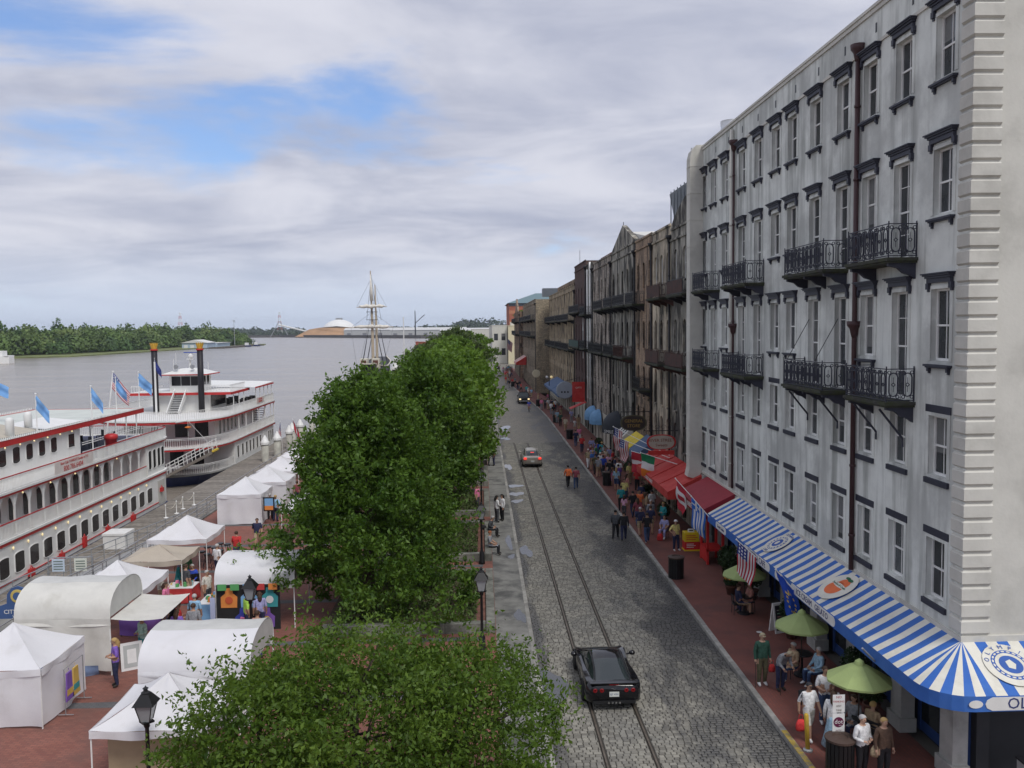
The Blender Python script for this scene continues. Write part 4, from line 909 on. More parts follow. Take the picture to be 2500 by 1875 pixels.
def riverboat_near():
    b = thing('riverboat', 'white three deck riverboat with red trim and blue pennants, nearest at the dock', 'riverboat', (0,0,0))
    X, XI = -28.2, -40.4; Y0, Y1 = 36., 79.2
    hull = arc_outline(XI, X, Y0, Y1, 0, 2.6)
    deck_slab(hull, -4.4, -2.62).build('hull', HULLBLUE, b)
    MB().slab([(x*1.0+(.10 if x > -34 else -.1), y, -2.9) for x, y in hull], (0,0,.22)).build('rubbing_strake', HULLBLUE, b)
    lo = deck_slab(arc_outline(XI+.05, X-.02, Y0, Y1-.15, 0, 2.5), -2.6, .06); lo.build('lower_wall', BW, b)
    for i in range(16): side_window(b, X-.02, 50.8+1.715*i-3.4, -1.9, 1.08, 1.22)
    for i in range(16):
        put('wall_lamp', shared('wl', lambda: MB().lathe([(.02,-.1),(.05,-.04),(.06,.02),(.04,.08),(.02,.1)], 8).mesh('wall_lamp', BULB)), b, (X+.08, 50.+1.715*i-3.4, -.28))
    MB().box(X-.02,Y0,-2.28,X+.03,75,-2.22).build('red_line', RED, b)
    for nm, z0, z1, m, o in (('deck_band',.02,.22,RED,.06), ('deck_edge',.22,.36,BW,.12), ('deck_band',2.92,3.06,RED,.10), ('deck_edge',3.06,3.2,BW,.16)):
        deck_slab(arc_outline(XI-o, X+o, Y0, Y1+(.1 if z0 > 2 else 0), 0, 2.6), z0, z1).build(nm, m, b)
    # middle deck
    deck_slab([(XI+1.7,Y0),(X-1.7,Y0),(X-1.7,72.8),(XI+1.7,72.8)], .36, 2.92).build('middle_wall', BW, b)
    deck_slab(arc_outline(XI+.1, X-.08, 72.8, Y1-.2, 0, 2.4), .36, 2.92).build('stern_cabin', BW, b)
    for i in range(13): side_window(b, X-1.7, 51.6+1.72*i-1.72*2, .72, .86, 1.5, arch=.14)
    for i, (y, x) in enumerate(((73.6,X-.08),(74.6,X-.08),(75.6,X-.08),(76.5,X-.08))): side_window(b, x, y, .85, .62, 1.6, arch=.14)
    rail_run(b, [(X-.02,Y0),(X-.02,72.7)], .36, .94, BW, RED, .15)
    pc = shared('archpost', lambda: (lambda m: [m.box(-.05,-.05,0,.05,.05,2.56), [m.slab([(-.02,s*.05,2.56),(-.02,s*.75,2.56),(-.02,s*.5,2.44),(-.02,s*.3,2.26),(-.02,s*.16,1.98),(-.02,s*.05,1.6)], (.05,0,0)) for s in (-1,1)], m][-1])(MB()).mesh('arch_post', BW))
    for i in range(21): put('arch_post', pc, b, (X-.08, 38.6+1.72*i, .36))
    # door bay at the stern, fire equipment
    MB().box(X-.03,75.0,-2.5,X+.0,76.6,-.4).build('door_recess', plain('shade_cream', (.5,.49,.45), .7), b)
    for y, z, h, w in ((75.6,-1.4,.35,.4), (64.6,-2.6,.62,.4), (69.3,-2.6,.5,.55), (57.5,-2.6,.5,.4), (60.8,-2.55,.75,.3), (53.6,-2.5,.45,.5)):
        m = MB(); m.box(X,y-w/2,z,X+.22,y+w/2,z+h); m.path([(X+.1,y-w*.4,z+h),(X+.1,y,z+h+.18),(X+.1,y+w*.4,z+h)], .03, 5); m.build('fire_box', RED, b)
    # upper deck
    rail_run(b, [(X+.06,Y0),(X+.06,76.4),(X-.2,77.8),(X-1.2,78.8),(X-3,79.2),(X-6,79.3),(XI+3,79.1)], 3.2, .85, BW, RED, .15)
    # white mesh panels and lifebuoy boxes behind the rail
    for i in range(9): MB().box(X-.1,60.5+1.7*i,3.3,X-.04,61.6+1.7*i,3.85).build('mesh_panel', BW, b)
    ban = MB().box(X+.115,57.0,3.16,X+.14,62.6,4.0).build('banner', plain('banner_pink', (.66,.60,.56), .7), b)
    text_mesh('800.786.6404', .52, RED, 'lettering', ban, frame((X+.15,59.6,3.42), (0,1,0), (0,0,1))); text_mesh('River Cafe TONIGHT! Sunday at 7:15', .26, RED, 'lettering', ban, frame((X+.15,59.8,3.82), (0,1,0), (0,0,1)))
    deck_slab([(XI+2,Y0),(X-1.7,Y0),(X-1.7,64.7),(XI+2,64.7)], 3.2, 5.6).build('upper_cabin', BW, b)
    for i in range(7): side_window(b, X-1.7, 55.85+1.62*i-1.62*3, 4.22, .86, 1.06, arch=.13)
    side_window(b, X-1.7, 63.3, 4.25, .95, .95, arch=0)
    RG = mat('roof_grey_green', (.55,.58,.54), .7, var=.08, scale=.6)
    rf = MB().slab([(XI+1.4,Y0,5.72),(X-1.5,Y0,5.72),(X-1.5,76.2,5.72),(XI+1.4,76.2,5.72)], (0,0,.14)); rf.build('roof', RG, b)
    MB().box(X-1.5,Y0,5.52,X-1.42,76.2,5.90).box(XI+1.4,76.2,5.52,X-1.5,76.28,5.88).box(XI+1.3,Y0,5.5,XI+1.4,76.2,5.9).build('fascia', RED, b)
    cr = MB()
    for x in (X-1.42, XI+1.32):
        for i in range(112): y = 48+.25*i; cr.add([(x,y-.09,5.9),(x,y+.09,5.9),(x,y,6.1),(x+.03,y-.09,5.9),(x+.03,y+.09,5.9),(x+.03,y,6.1)], [(0,1,2),(3,5,4),(0,2,5,3),(1,4,5,2)])
    stuff(cr.build('cresting', BW, b))
    # stretched canvas tops and vents on the roof
    MB().add([(X-2.2,50,5.9),(X-2.2,60,5.9),(X-6,60,6.5),(X-6,50,6.5),(X-9.5,60,5.9),(X-9.5,50,5.9)], [(0,1,2,3),(3,2,4,5),(1,4,2)]).build('roof_canvas', plain('beige_canvas', (.45,.41,.34), .8), b)
    MB().add([(X-2.0,60.2,5.9),(X-2.0,66,5.9),(X-5,66,6.2),(X-5,60.2,6.2)], [(0,1,2,3)]).build('white_cover', BW, b)
    for y, x in ((56.4,X-2.3),(60.4,X-3.2),(50.6,X-2.2)): MB().lathe([(.26,0),(.26,1.1),(.22,1.25),(.1,1.32)], 12, (x,y,5.8)).build('vent', BW, b, True)
    MB().box(X-1.9,46,5.95,X-1.75,53,6.5).build('name_board', HULLBLUE, b)
    for i in range(5): y = 66.4+2.1*i; MB().tube((X-1.55,y,3.2),(X-1.55,y,5.7),.05,n=6).build('roof_post', BW, b)
    for i in range(5): y = 66.4+2.1*i; MB().tube((X-5.5,y,3.2),(X-5.5,y,5.7),.05,n=6).build('roof_post', GREYMET, b)
    rr = MB()
    for h in (.45, 1.0): rr.path([(X-1.6,64.8,3.2+h),(X-1.6,75.6,3.2+h)], .035, 4)
    rr.path([(X-1.6,64.8,4.35),(X-1.6,75.6,4.35)], .03, 4); rr.build('inner_rail', BW, b)
    MB().lathe([(.42,0),(.42,.9),(.5,.95),(.5,1.25),(.3,1.35)], 14, (X-1.1,68.6,3.2)).build('red_drum', RED, b, True)
    DECK3 = plain('deck_blue', (.08,.09,.15), .7); deck_slab(arc_outline(XI+.2, X-.2, 64.8, Y1-.4, 0, 4.2), 3.2, 3.22).build('upper_deck', DECK3, b)
    for i in range(8):
        c = MB(); c.box(-.25,-.25,.42,.25,.25,.48); c.box(-.25,.21,.48,.25,.25,.95)
        for sx in (-.22,.22):
            for sy in (-.22,.22): c.box(sx-.02,sy-.02,0,sx+.02,sy+.02,.42)
        o = c.build('deck_chair', DARKIRON, b); o.location = (X-3.2-(i % 3)*1.5, 66.5+1.2*i, 3.22); o.rotation_euler = (0,0,i*.8)
    for i in range(6):
        put('bulb', shared('bulb', lambda: MB().lathe([(.02,-.06),(.07,0),(.02,.06)], 6).mesh('bulb', BULB)), b, (X-1.35, 54.0+1.75*i, 5.45))
    for i in range(5): put('bulb', SHARED['bulb'], b, (X+.12, 53.0+3.4*i, 2.85))
    # flags on the roof
    for i, (y, x, z, fl, hs) in enumerate(((51.2,X-9.5,2.6,1.5,1.0),(58.3,X-8,3.2,1.9,1.1),(59.2,X-2,2.6,1.4,1.0),(65.7,X-8.6,3.4,1.4,1.0),(67.0,X-1.8,2.6,1.5,1.0),(72.0,X-2.0,3.0,1.5,1.0),(76.0,X-1.7,3.2,1.5,1.1))):
        flag('light blue pennant on the near riverboat roof, %s from the left' % ('first','second','third','fourth','fifth','sixth','seventh')[i], (x,y,5.85), (x,y,5.85+z), hs, fl, 'sky', drop=((.8,.2,-.55),(1,.2,-.3),(.5,.2,-.8),(.9,.2,-.5),(.5,.2,-.85),(.5,.1,-.8),(.7,.1,-.7))[i], wave=.16, seed=20+i, pole_r=.045)
    flag('stars and stripes flag at the stern of the near riverboat', (X-5.6,78.2,3.2), (X-5.2,79.2,9.0), 1.4, 2.4, 'us', drop=(.55,.1,-.8), seed=31, pole_r=.07)
riverboat_near()
def riverboat_far():
    b = thing('riverboat', 'white riverboat with two tall black smokestacks and gold crowns, moored behind the first', 'riverboat', (0,0,0))
    X0, X1, Y0, Y1 = -41.8, -28.2, 90.5, 116.8; cx = (X0+X1)/2
    OL = lambda o=0, ra=8.5, y0=Y0, y1=Y1: arc_outline(X0-o, X1+o, y0-o, y1, ra, 0, 14)
    h = MB(); top = OL(0); bot = [(cx+(x-cx)*.8, y+(.9 if y < 100 else 0)) for x, y in top]; n = len(top)
    h.add([(x,y,-2.75) for x, y in top]+[(x,y,-4.6) for x, y in bot], [(i,(i+1) % n,n+(i+1) % n,n+i) for i in range(n)]+[tuple(range(n))]); h.build('hull', HULLBLUE, b)
    deck_slab(OL(.05), -2.75, -2.6).build('main_deck', plain('deck_grey', (.3,.3,.29), .7), b)
    deck_slab([(X0+.3,98.5),(X1-.02,98.5),(X1-.02,Y1),(X0+.3,Y1)], -2.6, .0).build('lower_wall', BW, b)
    deck_slab([(X0+2.5,95.2),(X1-2.5,95.2),(X1-2.5,98.5),(X0+2.5,98.5)], -2.6, .0).build('lower_front', BW, b)
    for i, y in enumerate((99.7,101.6,103.3,104.9,106.4,108.2,109.7,114.1,115.2,116.2)): side_window(b, X1-.02, y, -2.0, .78, 1.35, arch=0)
    MB().box(X1-.01,111.3,-2.5,X1+.03,112.2,-.5).build('door', BW, b)
    for z in (.0, 2.9):
        deck_slab(OL(.25), z, z+.2).build('deck_band', RED, b); deck_slab(OL(.3), z+.2, z+.32).build('deck_edge', BW, b)
    ol = OL(.15)[1:-1]
    for z in (.32, 3.22): rail_run(b, [p for p in OL(.15)][2:] + [(X1+.15, Y1-.1)] if False else [(X0-.15,Y1-.1)]+OL(.15)[2:]+[(X1+.15,Y1-.1)], z, .98, BW, BW, .2)
    rail_run(b, OL(-.1)[2:], -2.6, .95, BW, BW, .22)
    deck_slab([(X0+1.8,97.0),(X1-1.8,97.0),(X1-1.8,Y1-1.2),(X0+1.8,Y1-1.2)], .32, 2.9).build('middle_wall', BW, b)
    for i in range(7): side_window(b, X1-1.8, 99.0+1.55*i, .85, .72, 1.5, arch=0)
    dw = shared('fwin', lambda: MB().box(-.75,-.03,0,.75,.01,1.75).mesh('pane', SMOKE))
    for x in (cx-3.6,cx-1.2,cx+1.4,cx+3.6):
        put('front_window', dw, b, (x,97.0,.75)); put('front_window', dw, b, (x,95.2,-2.1))
    st = MB()
    for i in range(9): st.box(X1-1.7,112.5+i*.28,.4+i*.27,X1-.6,112.8+i*.28,.46+i*.27)
    st.build('side_stair', DARKIRON, b); MB().slab([(X1-.6,112.4,.4),(X1-.6,115.1,2.85),(X1-.6,115.3,2.6),(X1-.6,112.7,.2)], (.05,0,0)).build('stair_string', BW, b)
    for y in (100,103,106,109,112,115,116.7):
        for z in (.32,): MB().tube((X1+.1,y,z),(X1+.1,y,z+2.58),.06,n=6).build('deck_post', BW, b)
    # third deck: cabin, canopy roof and posts
    deck_slab([(cx-3,101.5),(cx+3.2,101.5),(cx+3.2,108),(cx-3,108)], 3.22, 5.3).build('upper_cabin', BW, b)
    MB().box(cx+3.2,102,3.7,cx+3.26,107.5,5.1).build('dark_opening', SMOKE, b)
    deck_slab([(X0+1,100.8),(X1-.9,100.8),(X1-.9,108.5),(X0+1,108.5)], 5.3, 5.48).build('roof', BW, b); MB().box(X0+.95,100.72,5.18,X1-.85,100.8,5.48).box(X1-.9,100.72,5.18,X1-.82,108.5,5.48).build('fascia', RED, b)
    MB().add([(X1+.1,107.6,5.55),(X1+.1,Y1+.1,5.75),(cx-2,Y1+.1,6.0),(cx-2,107.6,5.8),(X1+.1,107.6,5.45),(X1+.1,Y1+.1,5.65)], [(0,1,2,3),(0,4,5,1)]).build('canopy_roof', BW, b)
    MB().box(X1+.1,107.6,5.42,X1+.16,Y1+.1,5.6).build('fascia', RED, b)
    for y in (102,104.3,106.4,108.6,110.6,112.6,114.6,116.6): MB().tube((X1-.1 if y > 108 else X1-1,y,3.22),(X1-.1 if y > 108 else X1-1,y,5.5),.05,n=6).build('deck_post', BW, b)
    for i in range(12):
        c = MB().box(-.35,-.3,.0,.35,.3,.75); o = c.build('deck_table', plain('table_dark', (.06,.055,.055), .6), b); o.location = (X1-2.2-(i % 3)*2.2, 109+1.0*(i//3)*2, 3.24)
    ban = MB().box(X1+.17,107.9,3.5,X1+.2,111.2,4.15).build('banner', plain('banner_pink2', (.62,.5,.46), .7), b); text_mesh('800.786.6404', .33, RED, 'lettering', ban, frame((X1+.21,109.55,3.68), (0,1,0), (0,0,1))); text_mesh('RIVER CRUISES', .26, RED, 'lettering', ban, frame((X1+.21,109.55,3.98), (0,1,0), (0,0,1)))
    # stair to the roof
    s = MB()
    for i in range(9): s.box(cx-.55,100.7-.28*i,5.2-.24*i,cx+.55,101.0-.28*i,5.26-.24*i)
    s.build('front_stair', DARKIRON, b)
    for sx in (-.7, .6): MB().slab([(cx+sx,101.1,5.9),(cx+sx,98.1,3.4),(cx+sx,98.4,3.1),(cx+sx,101.2,5.1)], (.09,0,0)).build('stair_string', BW, b)
    # pilothouse
    p = deck_slab([(cx-1.9,103),(cx+1.9,103),(cx+1.9,106.4),(cx-1.9,106.4)], 5.48, 7.5).build('pilothouse', BW, b)
    for i in range(3): MB().box(cx-1.65+1.12*i,102.97,6.15,cx-.60+1.12*i,103.0,7.25).build('pane', SMOKE, p)
    for i in range(2): MB().box(cx+1.9,103.5+1.3*i,6.2,cx+1.93,104.3+1.3*i,7.25).build('pane', SMOKE, p)
    MB().add([(cx-2.7,102.1,7.5),(cx+2.7,102.1,7.5),(cx+2.7,107.2,7.5),(cx-2.7,107.2,7.5),(cx-.8,103.8,8.15),(cx+.8,103.8,8.15),(cx+.8,105.6,8.15),(cx-.8,105.6,8.15)], [(0,1,5,4),(1,2,6,5),(2,3,7,6),(3,0,4,7),(4,5,6,7),(0,3,2,1)]).build('pilothouse_roof', BW, b)
    MB().box(cx-2.75,102.05,7.42,cx+2.75,102.12,7.54).box(cx+2.68,102.1,7.42,cx+2.76,107.2,7.54).build('fascia', RED, b)
    m = MB().lathe([(.12,0),(.12,1.1)], 8, (cx+.1,104.4,8.1)).lathe([(.45,1.1),(.45,1.2)], 10, (cx+.1,104.4,8.1)).lathe([(.05,1.2),(.3,1.4),(.3,1.6),(.05,1.8)], 10, (cx+.2,104.4,8.1)); m.build('radar_mast', BW, b)
    MB().cb((cx+.4,104.4,10.05), (2.0,.12,.1)).build('radar_bar', FL['royal'], b)
    for sx in (-1,.9): MB().path([(cx+sx,102.7,8.4),(cx+sx,103.3,8.4)], [.28,.12], 10).build('searchlight', GREYMET, b)
    for sx, hh in ((-1.6,2.0),(-1.9,1.3),(2.2,.9)): MB().tube((cx+sx,104.5,8),(cx+sx,104.5,8+hh),.03,n=5).build('aerial', BW, b)
    # smokestacks
    GOLD = plain('gold_paint', (.65,.40,.06), .4, .3); SK = plain('stack_black', (.016,.015,.02), .55)
    for x in (cx-2.6, cx+2.6):
        s = MB().lathe([(.34,0),(.34,7.2)], 16, (x,100.4,3.22)).build('smokestack', SK, b, True)
        MB().lathe([(.42,0),(.44,.08),(.42,.16)], 16, (x,100.4,10.4)).build('stack_ring', RED, s)
        c = MB().lathe([(.30,0),(.34,.15),(.30,.2)], 16, (x,100.4,10.56))
        for k in range(12):
            t = 2*math.pi*k/12; a = Vector((math.cos(t), math.sin(t), 0)); q = Vector((-a.y, a.x, 0)); o = Vector((x,100.4,10.7)); 
            c.poly([o+a*.3-q*.08, o+a*.3+q*.08, o+a*.42+q*.09+Vector((0,0,.4)), o+a*.46+Vector((0,0,.62)), o+a*.42-q*.09+Vector((0,0,.4))])
        c.build('crown', GOLD, s)
    MB().lathe([(.12,0),(.1,6.0)], 10, (cx-1.55,97.6,3.2)).build('jackstaff', BW, b)
    rail_run(b, [(X0+1.2,101),(cx-2,101)], 5.48, .8, BW, BW, .3); rail_run(b, [(cx+2,101),(X1-1.1,101),(X1-1.1,107.4)], 5.48, .8, BW, BW, .3)
    fn = MB()
    for i in range(30): y = 108+.22*i; z = 6.35+.5*abs(i-15)/15; fn.tube((cx-1.5,y,5.9),(cx-1.5,y,z),.02,n=4)
    stuff(fn.build('roof_pickets', DARKIRON, b))
    flag('blue flag on the bow staff of the far riverboat', (cx-1.55,97.6,8.0), (cx-1.55,97.6,9.6), 1.1, 1.5, 'navy', drop=(.5,.1,-1), seed=41)
    # boarding stage slung from a boom
    g = MB(); A, B = Vector((-33.2,89.6,-2.8)), Vector((-27.9,89.4,-.1)); d = (B-A); w = Vector((0,1.5,0))
    g.slab([A, B, B+w, A+w], (0,0,.32)); st = g.build('boarding_stage', plain('stage_brown', (.20,.175,.15), .7), b)
    for k in (0, 1):
        r = MB(); o = w*k+Vector((0,0,.32))
        for h in (.4,.75,1.1): r.path([A+o+Vector((0,0,h)), B+o+Vector((0,0,h))], .03, 4)
        for i in range(7): r.path([A+d*i/6+o, A+d*i/6+o+Vector((-.1,0,1.1))], .04, 4)
        r.build('stage_rail', BW, st)
    MB().box(-27.95,89.3,.08,-27.75,91,.26).build('stage_end', plain('safety_yellow', (.7,.5,.05), .6), st)
    MB().path([(-36,92,2.4),(-30.6,90.2,3.3)], .09, 6).path([(-30.6,90.2,3.3),(-28,90.2,.3)], .02, 4).path([(-30.6,90.2,3.3),(-30.6,90.2,1.0)], .02, 4).build('boom', BW, b)
    MB().lathe([(.12,-.1),(.35,0),(.12,.1)], 10, (-30.6,90.2,2.6)).build('boom_float', FL['orange'], b)
riverboat_far()
def dock_items():
    lab = ('nearest','second','third','farthest'); o = None
    for i, (x, y) in enumerate(((-25.6,69.5),(-25.3,71.1),(-25.4,72.9),(-25.0,74.5))):
        if o is None:
            o = thing('stanchion', 'white rope stanchion on the dock, nearest of four', 'stanchion', (x,y,-2.45), 0, 'stanchions on the dock')
            MB().lathe([(.2,0),(.2,.04),(.06,.07),(.035,.1),(.035,.95),(.06,1.0),(.05,1.06),(.01,1.1)], 12).build('post', WHITE, o, True)
        else: o = dup(o, (x,y,-2.45), 0, 'white rope stanchion on the dock, %s of four' % lab[i])
    for i, (a, c) in enumerate((((-25.6,69.5),(-25.3,71.1)),((-25.3,71.1),(-25.4,72.9)),((-25.4,72.9),(-25.0,74.5)))):
        tag(MB().path([(a[0]+(c[0]-a[0])*t, a[1]+(c[1]-a[1])*t, -1.5-.35*math.sin(math.pi*t)) for t in [k/8 for k in range(9)]], .025, 5).build('rope', plain('rope', (.5,.47,.4), .9)), 'white rope slung between the %s pair of stanchions' % ('first','second','third')[i], 'rope', 'ropes on the dock')
    b = thing('dock_box', 'white lidded storage box on the dock beside the hull', 'storage box', (-26.3,59.6,-2.45))
    MB().box(0,0,0,1.5,1.5,.95).build('body', WHITE, b); MB().box(-.05,-.05,.95,1.55,1.55,1.1).build('lid', WHITE, b)
    PILE = mat('pile_concrete', (.42,.41,.36), .85, var=.2)
    for i, (x, y) in enumerate(((-25.0,99.2),(-24.5,103),(-24.5,109.5),(-24.8,112.5),(-24.7,117),(-24.5,124))):
        p = thing('mooring_pile', 'white capped concrete mooring pile at the dock, %s' % ('nearest','second nearest','third nearest','fourth nearest','fifth nearest','farthest by the tree')[i], 'mooring pile', (x,y,-5), 0, 'mooring piles')
        MB().lathe([(.42,0),(.42,4.6)], 12).build('shaft', PILE, p, True); MB().lathe([(.52,4.5),(.52,4.75),(.1,5.5),(.01,5.55)], 12).build('cap', WHITE, p)
    flag('dark red and blue drooping flag by the mooring piles', (-24.2,104.5,-2.4), (-24.4,104.5,1.6), 1.6, 1.3, 'us', drop=(-.2,0,-1), seed=50)
    flag('red flag with a white band by the mooring piles', (-23.3,108.5,-2.4), (-23.8,108.5,1.4), 1.6, 1.6, 'red', drop=(.5,0,-1), seed=51)
dock_items()
# ================================================================== market tents, goods, lamps, planters
def cloth_grid(mb, f, nu, nv, m=0):
    vs = [f(i/nu, j/nv) for i in range(nu+1) for j in range(nv+1)]
    mb.add(vs, [(i*(nv+1)+j, (i+1)*(nv+1)+j, (i+1)*(nv+1)+j+1, i*(nv+1)+j+1) for i in range(nu) for j in range(nv)], m)
def wall_cloth(mb, a, b, z0, z1, rng, fold=.05):
    a, b = Vector(a), Vector(b); d = b-a; n = Vector((d.y,-d.x,0)).normalized(); p = [rng.uniform(0,6) for _ in range(4)]
    def f(u, v):
        k = fold*(1-v)**.6*(math.sin(u*9+p[0])+.6*math.sin(u*17+p[1]+v*2))+.04*math.sin(v*5+u*3+p[2])*(1-v)
        q = a+d*u+n*k; return (q.x, q.y, z0+(z1-z0)*v+(.03*math.sin(u*6+p[3]) if v < .01 else 0))
    cloth_grid(mb, f, 18, 8)
def peak_tent(label, x0, x1, y0, y1, eave=2.05, peak=3.0, m=None, walls='', seed=0, legs='lrLR', val=.22, base=.12):
    m = m or CANVAS; t = thing('canopy_tent', label, 'tent', ((x0+x1)/2, (y0+y1)/2, base)); a, b = (x1-x0)/2, (y1-y0)/2; rng = random.Random(seed)
    C = [(-a,-b),(a,-b),(a,b),(-a,b)]; mb = MB(); pk = (rng.uniform(-.05,.05), rng.uniform(-.05,.05), peak-base); e = eave-base
    for i in range(4):
        p, q = C[i], C[(i+1) % 4]
        def f(u, v, p=p, q=q):
            x, y = p[0]+(q[0]-p[0])*u, p[1]+(q[1]-p[1])*u
            k = v; s = 4*u*(1-u)
            z = e+(pk[2]-e)*(k**1.25)-.05*s*(1-k)*1.0-.06*s*math.sin(math.pi*k)+.015*math.sin(u*11+seed+k*5)
            return (x+(pk[0]-x)*k, y+(pk[1]-y)*k, z)
        cloth_grid(mb, f, 10, 8)
    for i in range(4):
        p, q = Vector((*C[i],0)), Vector((*C[(i+1) % 4],0)); nrm = Vector(((q-p).y, -(q-p).x, 0)).normalized()
        def g(u, v, p=p, q=q, nrm=nrm):
            o = p+(q-p)*u+nrm*(.02+.03*v*math.sin(u*14+seed)); z = e-.05*4*u*(1-u)-v*val*(1+.08*math.sin(u*9+seed*2)); return (o.x, o.y, z)
        cloth_grid(mb, g, 14, 2)
    mb.build('canopy', m, t, True)
    for k, (cx, cy) in zip('lrRL', C):
        if k in legs: MB().tube((cx*.985,cy*.985,0),(cx*.985,cy*.985,e),.022,n=6).build('leg', WHITE, t)
    w = dict(f=((-a,-b,0),(a,-b,0)), r=((a,-b,0),(a,b,0)), b=((a,b,0),(-a,b,0)), l=((-a,b,0),(-a,-b,0)))
    for k in walls:
        mw = MB(); wall_cloth(mw, *w[k], .05, e-.1, rng); mw.build('side_wall', m, t, True)
    return t
def barrel_tent(label, x0, x1, y0, y1, eave, top, walls='', seed=0, m=None, base=.12, grey=True):
    m = m or CANVAS; t = thing('barrel_tent', label, 'tent', ((x0+x1)/2, (y0+y1)/2, base)); a, b = (x1-x0)/2, (y1-y0)/2; e = eave-base; h = top-eave; mb = MB()
    def f(u, v):
        t_ = math.pi*v; y = -b*math.copysign(abs(math.cos(t_))**.85, math.cos(t_)); z = e+h*math.sin(t_)**.8 if math.sin(t_) > 1e-5 else e
        sag = -.05*math.sin(math.pi*((u*2) % 1))*math.sin(t_); return (-a+2*a*u, y, z+sag+.012*math.sin(u*13+v*7+seed))
    cloth_grid(mb, f, 16, 16); 
    for i, q in enumerate(mb.f):
        j = i % 16
        mb.m[i] = 1 if grey and 7 <= j <= 10 else 0
    ends = MB()
    for sx in ((1,) if 'E' not in walls else (1,-1)):
        P = [f(0 if sx < 0 else 1, k/16) for k in range(17)]; ends.poly([(p[0]-.02*sx,p[1],p[2]) for p in P], 0)
    mb.build('canopy', [m, plain('grey_canvas', (.52,.52,.50), .8)], t, True); ends.build('end_panel', plain('grey_canvas', (.52,.52,.5), .8), t)
    v = MB()
    for yy in (-b, b): wall_cloth(v, (-a,yy,0), (a,yy,0), e-.28, e+.01, random.Random(seed), .015)
    v.build('valance', m, t, True)
    w = dict(f=((-a,-b-.01,0),(a,-b-.01,0)), r=((a,-b,0),(a,b,0)), b=((a,b,0),(-a,b,0)), l=((-a,b,0),(-a,-b,0)))
    for k in walls:
        if k in w: mw = MB(); wall_cloth(mw, *w[k], .22, e-.02, random.Random(seed+3), .09); mw.build('side_wall', m, t, True)
    for sx in (-1,1):
        for sy in (-1,1): MB().tube((sx*a*.98,sy*b*.98,0),(sx*a*.98,sy*b*.98,e),.025,n=6).build('leg', WHITE, t)
    return t
IVORY = mat('ivory_canvas', (.70,.69,.64), .8, var=.06, trans=.15, bump=.5, bscale=2.6, wear=((.52,.50,.44), .5, .9, .5, .7)); TANC = mat('tan_canvas', (.50,.44,.36), .8, var=.05, trans=.15)
peak_tent('white walled canopy tent at the lower left edge, clothes rack at its side', -17.0, -13.9, 26.75, 29.7, 2.05, 3.05, walls='fr', seed=1)
t2 = barrel_tent('long ivory barrel vaulted tent with draped wall and side flap', -16.9, -13.5, 30.9, 33.9, 2.25, 3.3, 'f', 2, IVORY)
fl = MB(); cloth_grid(fl, lambda u, v: (1.7+1.75*u, -1.5+3.0*v+.3*u, 2.08-.12*u-.07*math.sin(math.pi*u)), 8, 6); fl.build('side_flap', IVORY, t2, True)
for q in ((3.4,-1.2),(3.4,1.75)): MB().tube((*q,0),(*q,1.95),.02,n=5).build('flap_pole', DARKIRON, t2)
ln = MB(); wall_cloth(ln, (-1.0,-1.54,0), (1.2,-1.50,0), .0, .38, random.Random(4), .06); ln.build('blue_tarp', plain('blue_tarp', (.16,.22,.36), .8), t2)
peak_tent('white canopy tent between the ivory barrel tent and the tan canopy', -16.9, -13.9, 34.7, 37.8, 2.05, 2.95, seed=3)
peak_tent('flat tan canopy tent over a goods table', -16.6, -13.8, 39.2, 41.7, 2.1, 2.55, m=TANC, seed=4)
peak_tent('white canopy tent sheltering bar stools', -17.1, -14.1, 43.7, 46.8, 1.98, 2.9, seed=5)
peak_tent('white walled canopy tent with a framed picture hung outside', -17.0, -14.2, 55, 58, 2.1, 3.0, walls='frl', seed=6)
peak_tent('white canopy tent directly behind the walled one with the picture', -16.8, -13.6, 59.4, 62.4, 2.1, 3.0, walls='fr', seed=7)
peak_tent('white canopy tent third from the far end of the row', -16.8, -13.7, 64.0, 67.0, 2.1, 3.0, seed=8)
peak_tent('white canopy tent second from the far end of the row', -16.9, -13.8, 70.8, 73.8, 2.1, 3.0, seed=9)
peak_tent('white canopy tent at the far end of the row by the piles', -16.2, -13.2, 78.5, 81.5, 2.1, 3.0, seed=10)
peak_tent('white canopy tent mostly hidden behind the big tree', -11.8, -8.8, 50.0, 53.0, 2.1, 3.0, seed=12)
t7 = barrel_tent('white rounded tent hung with printed aprons beside the big tree', -11.2, -7.9, 35.5, 38.6, 2.12, 2.95, '', 13, grey=False)
barrel_tent('long white barrel tent with grey ridge behind the near lamp post', -10.6, -7.2, 26.0, 29.0, 2.15, 3.1, 'f', 14)
t9 = peak_tent('white canopy tent in front behind the nearest lamp post, tan panel below', -10.5, -7.4, 22.5, 25.5, 2.0, 2.95, seed=15)
MB().box(-1.35,-.9,.0,.9,1.2,1.35).build('tan_panel', plain('tan_board', (.36,.28,.18), .8), t9)
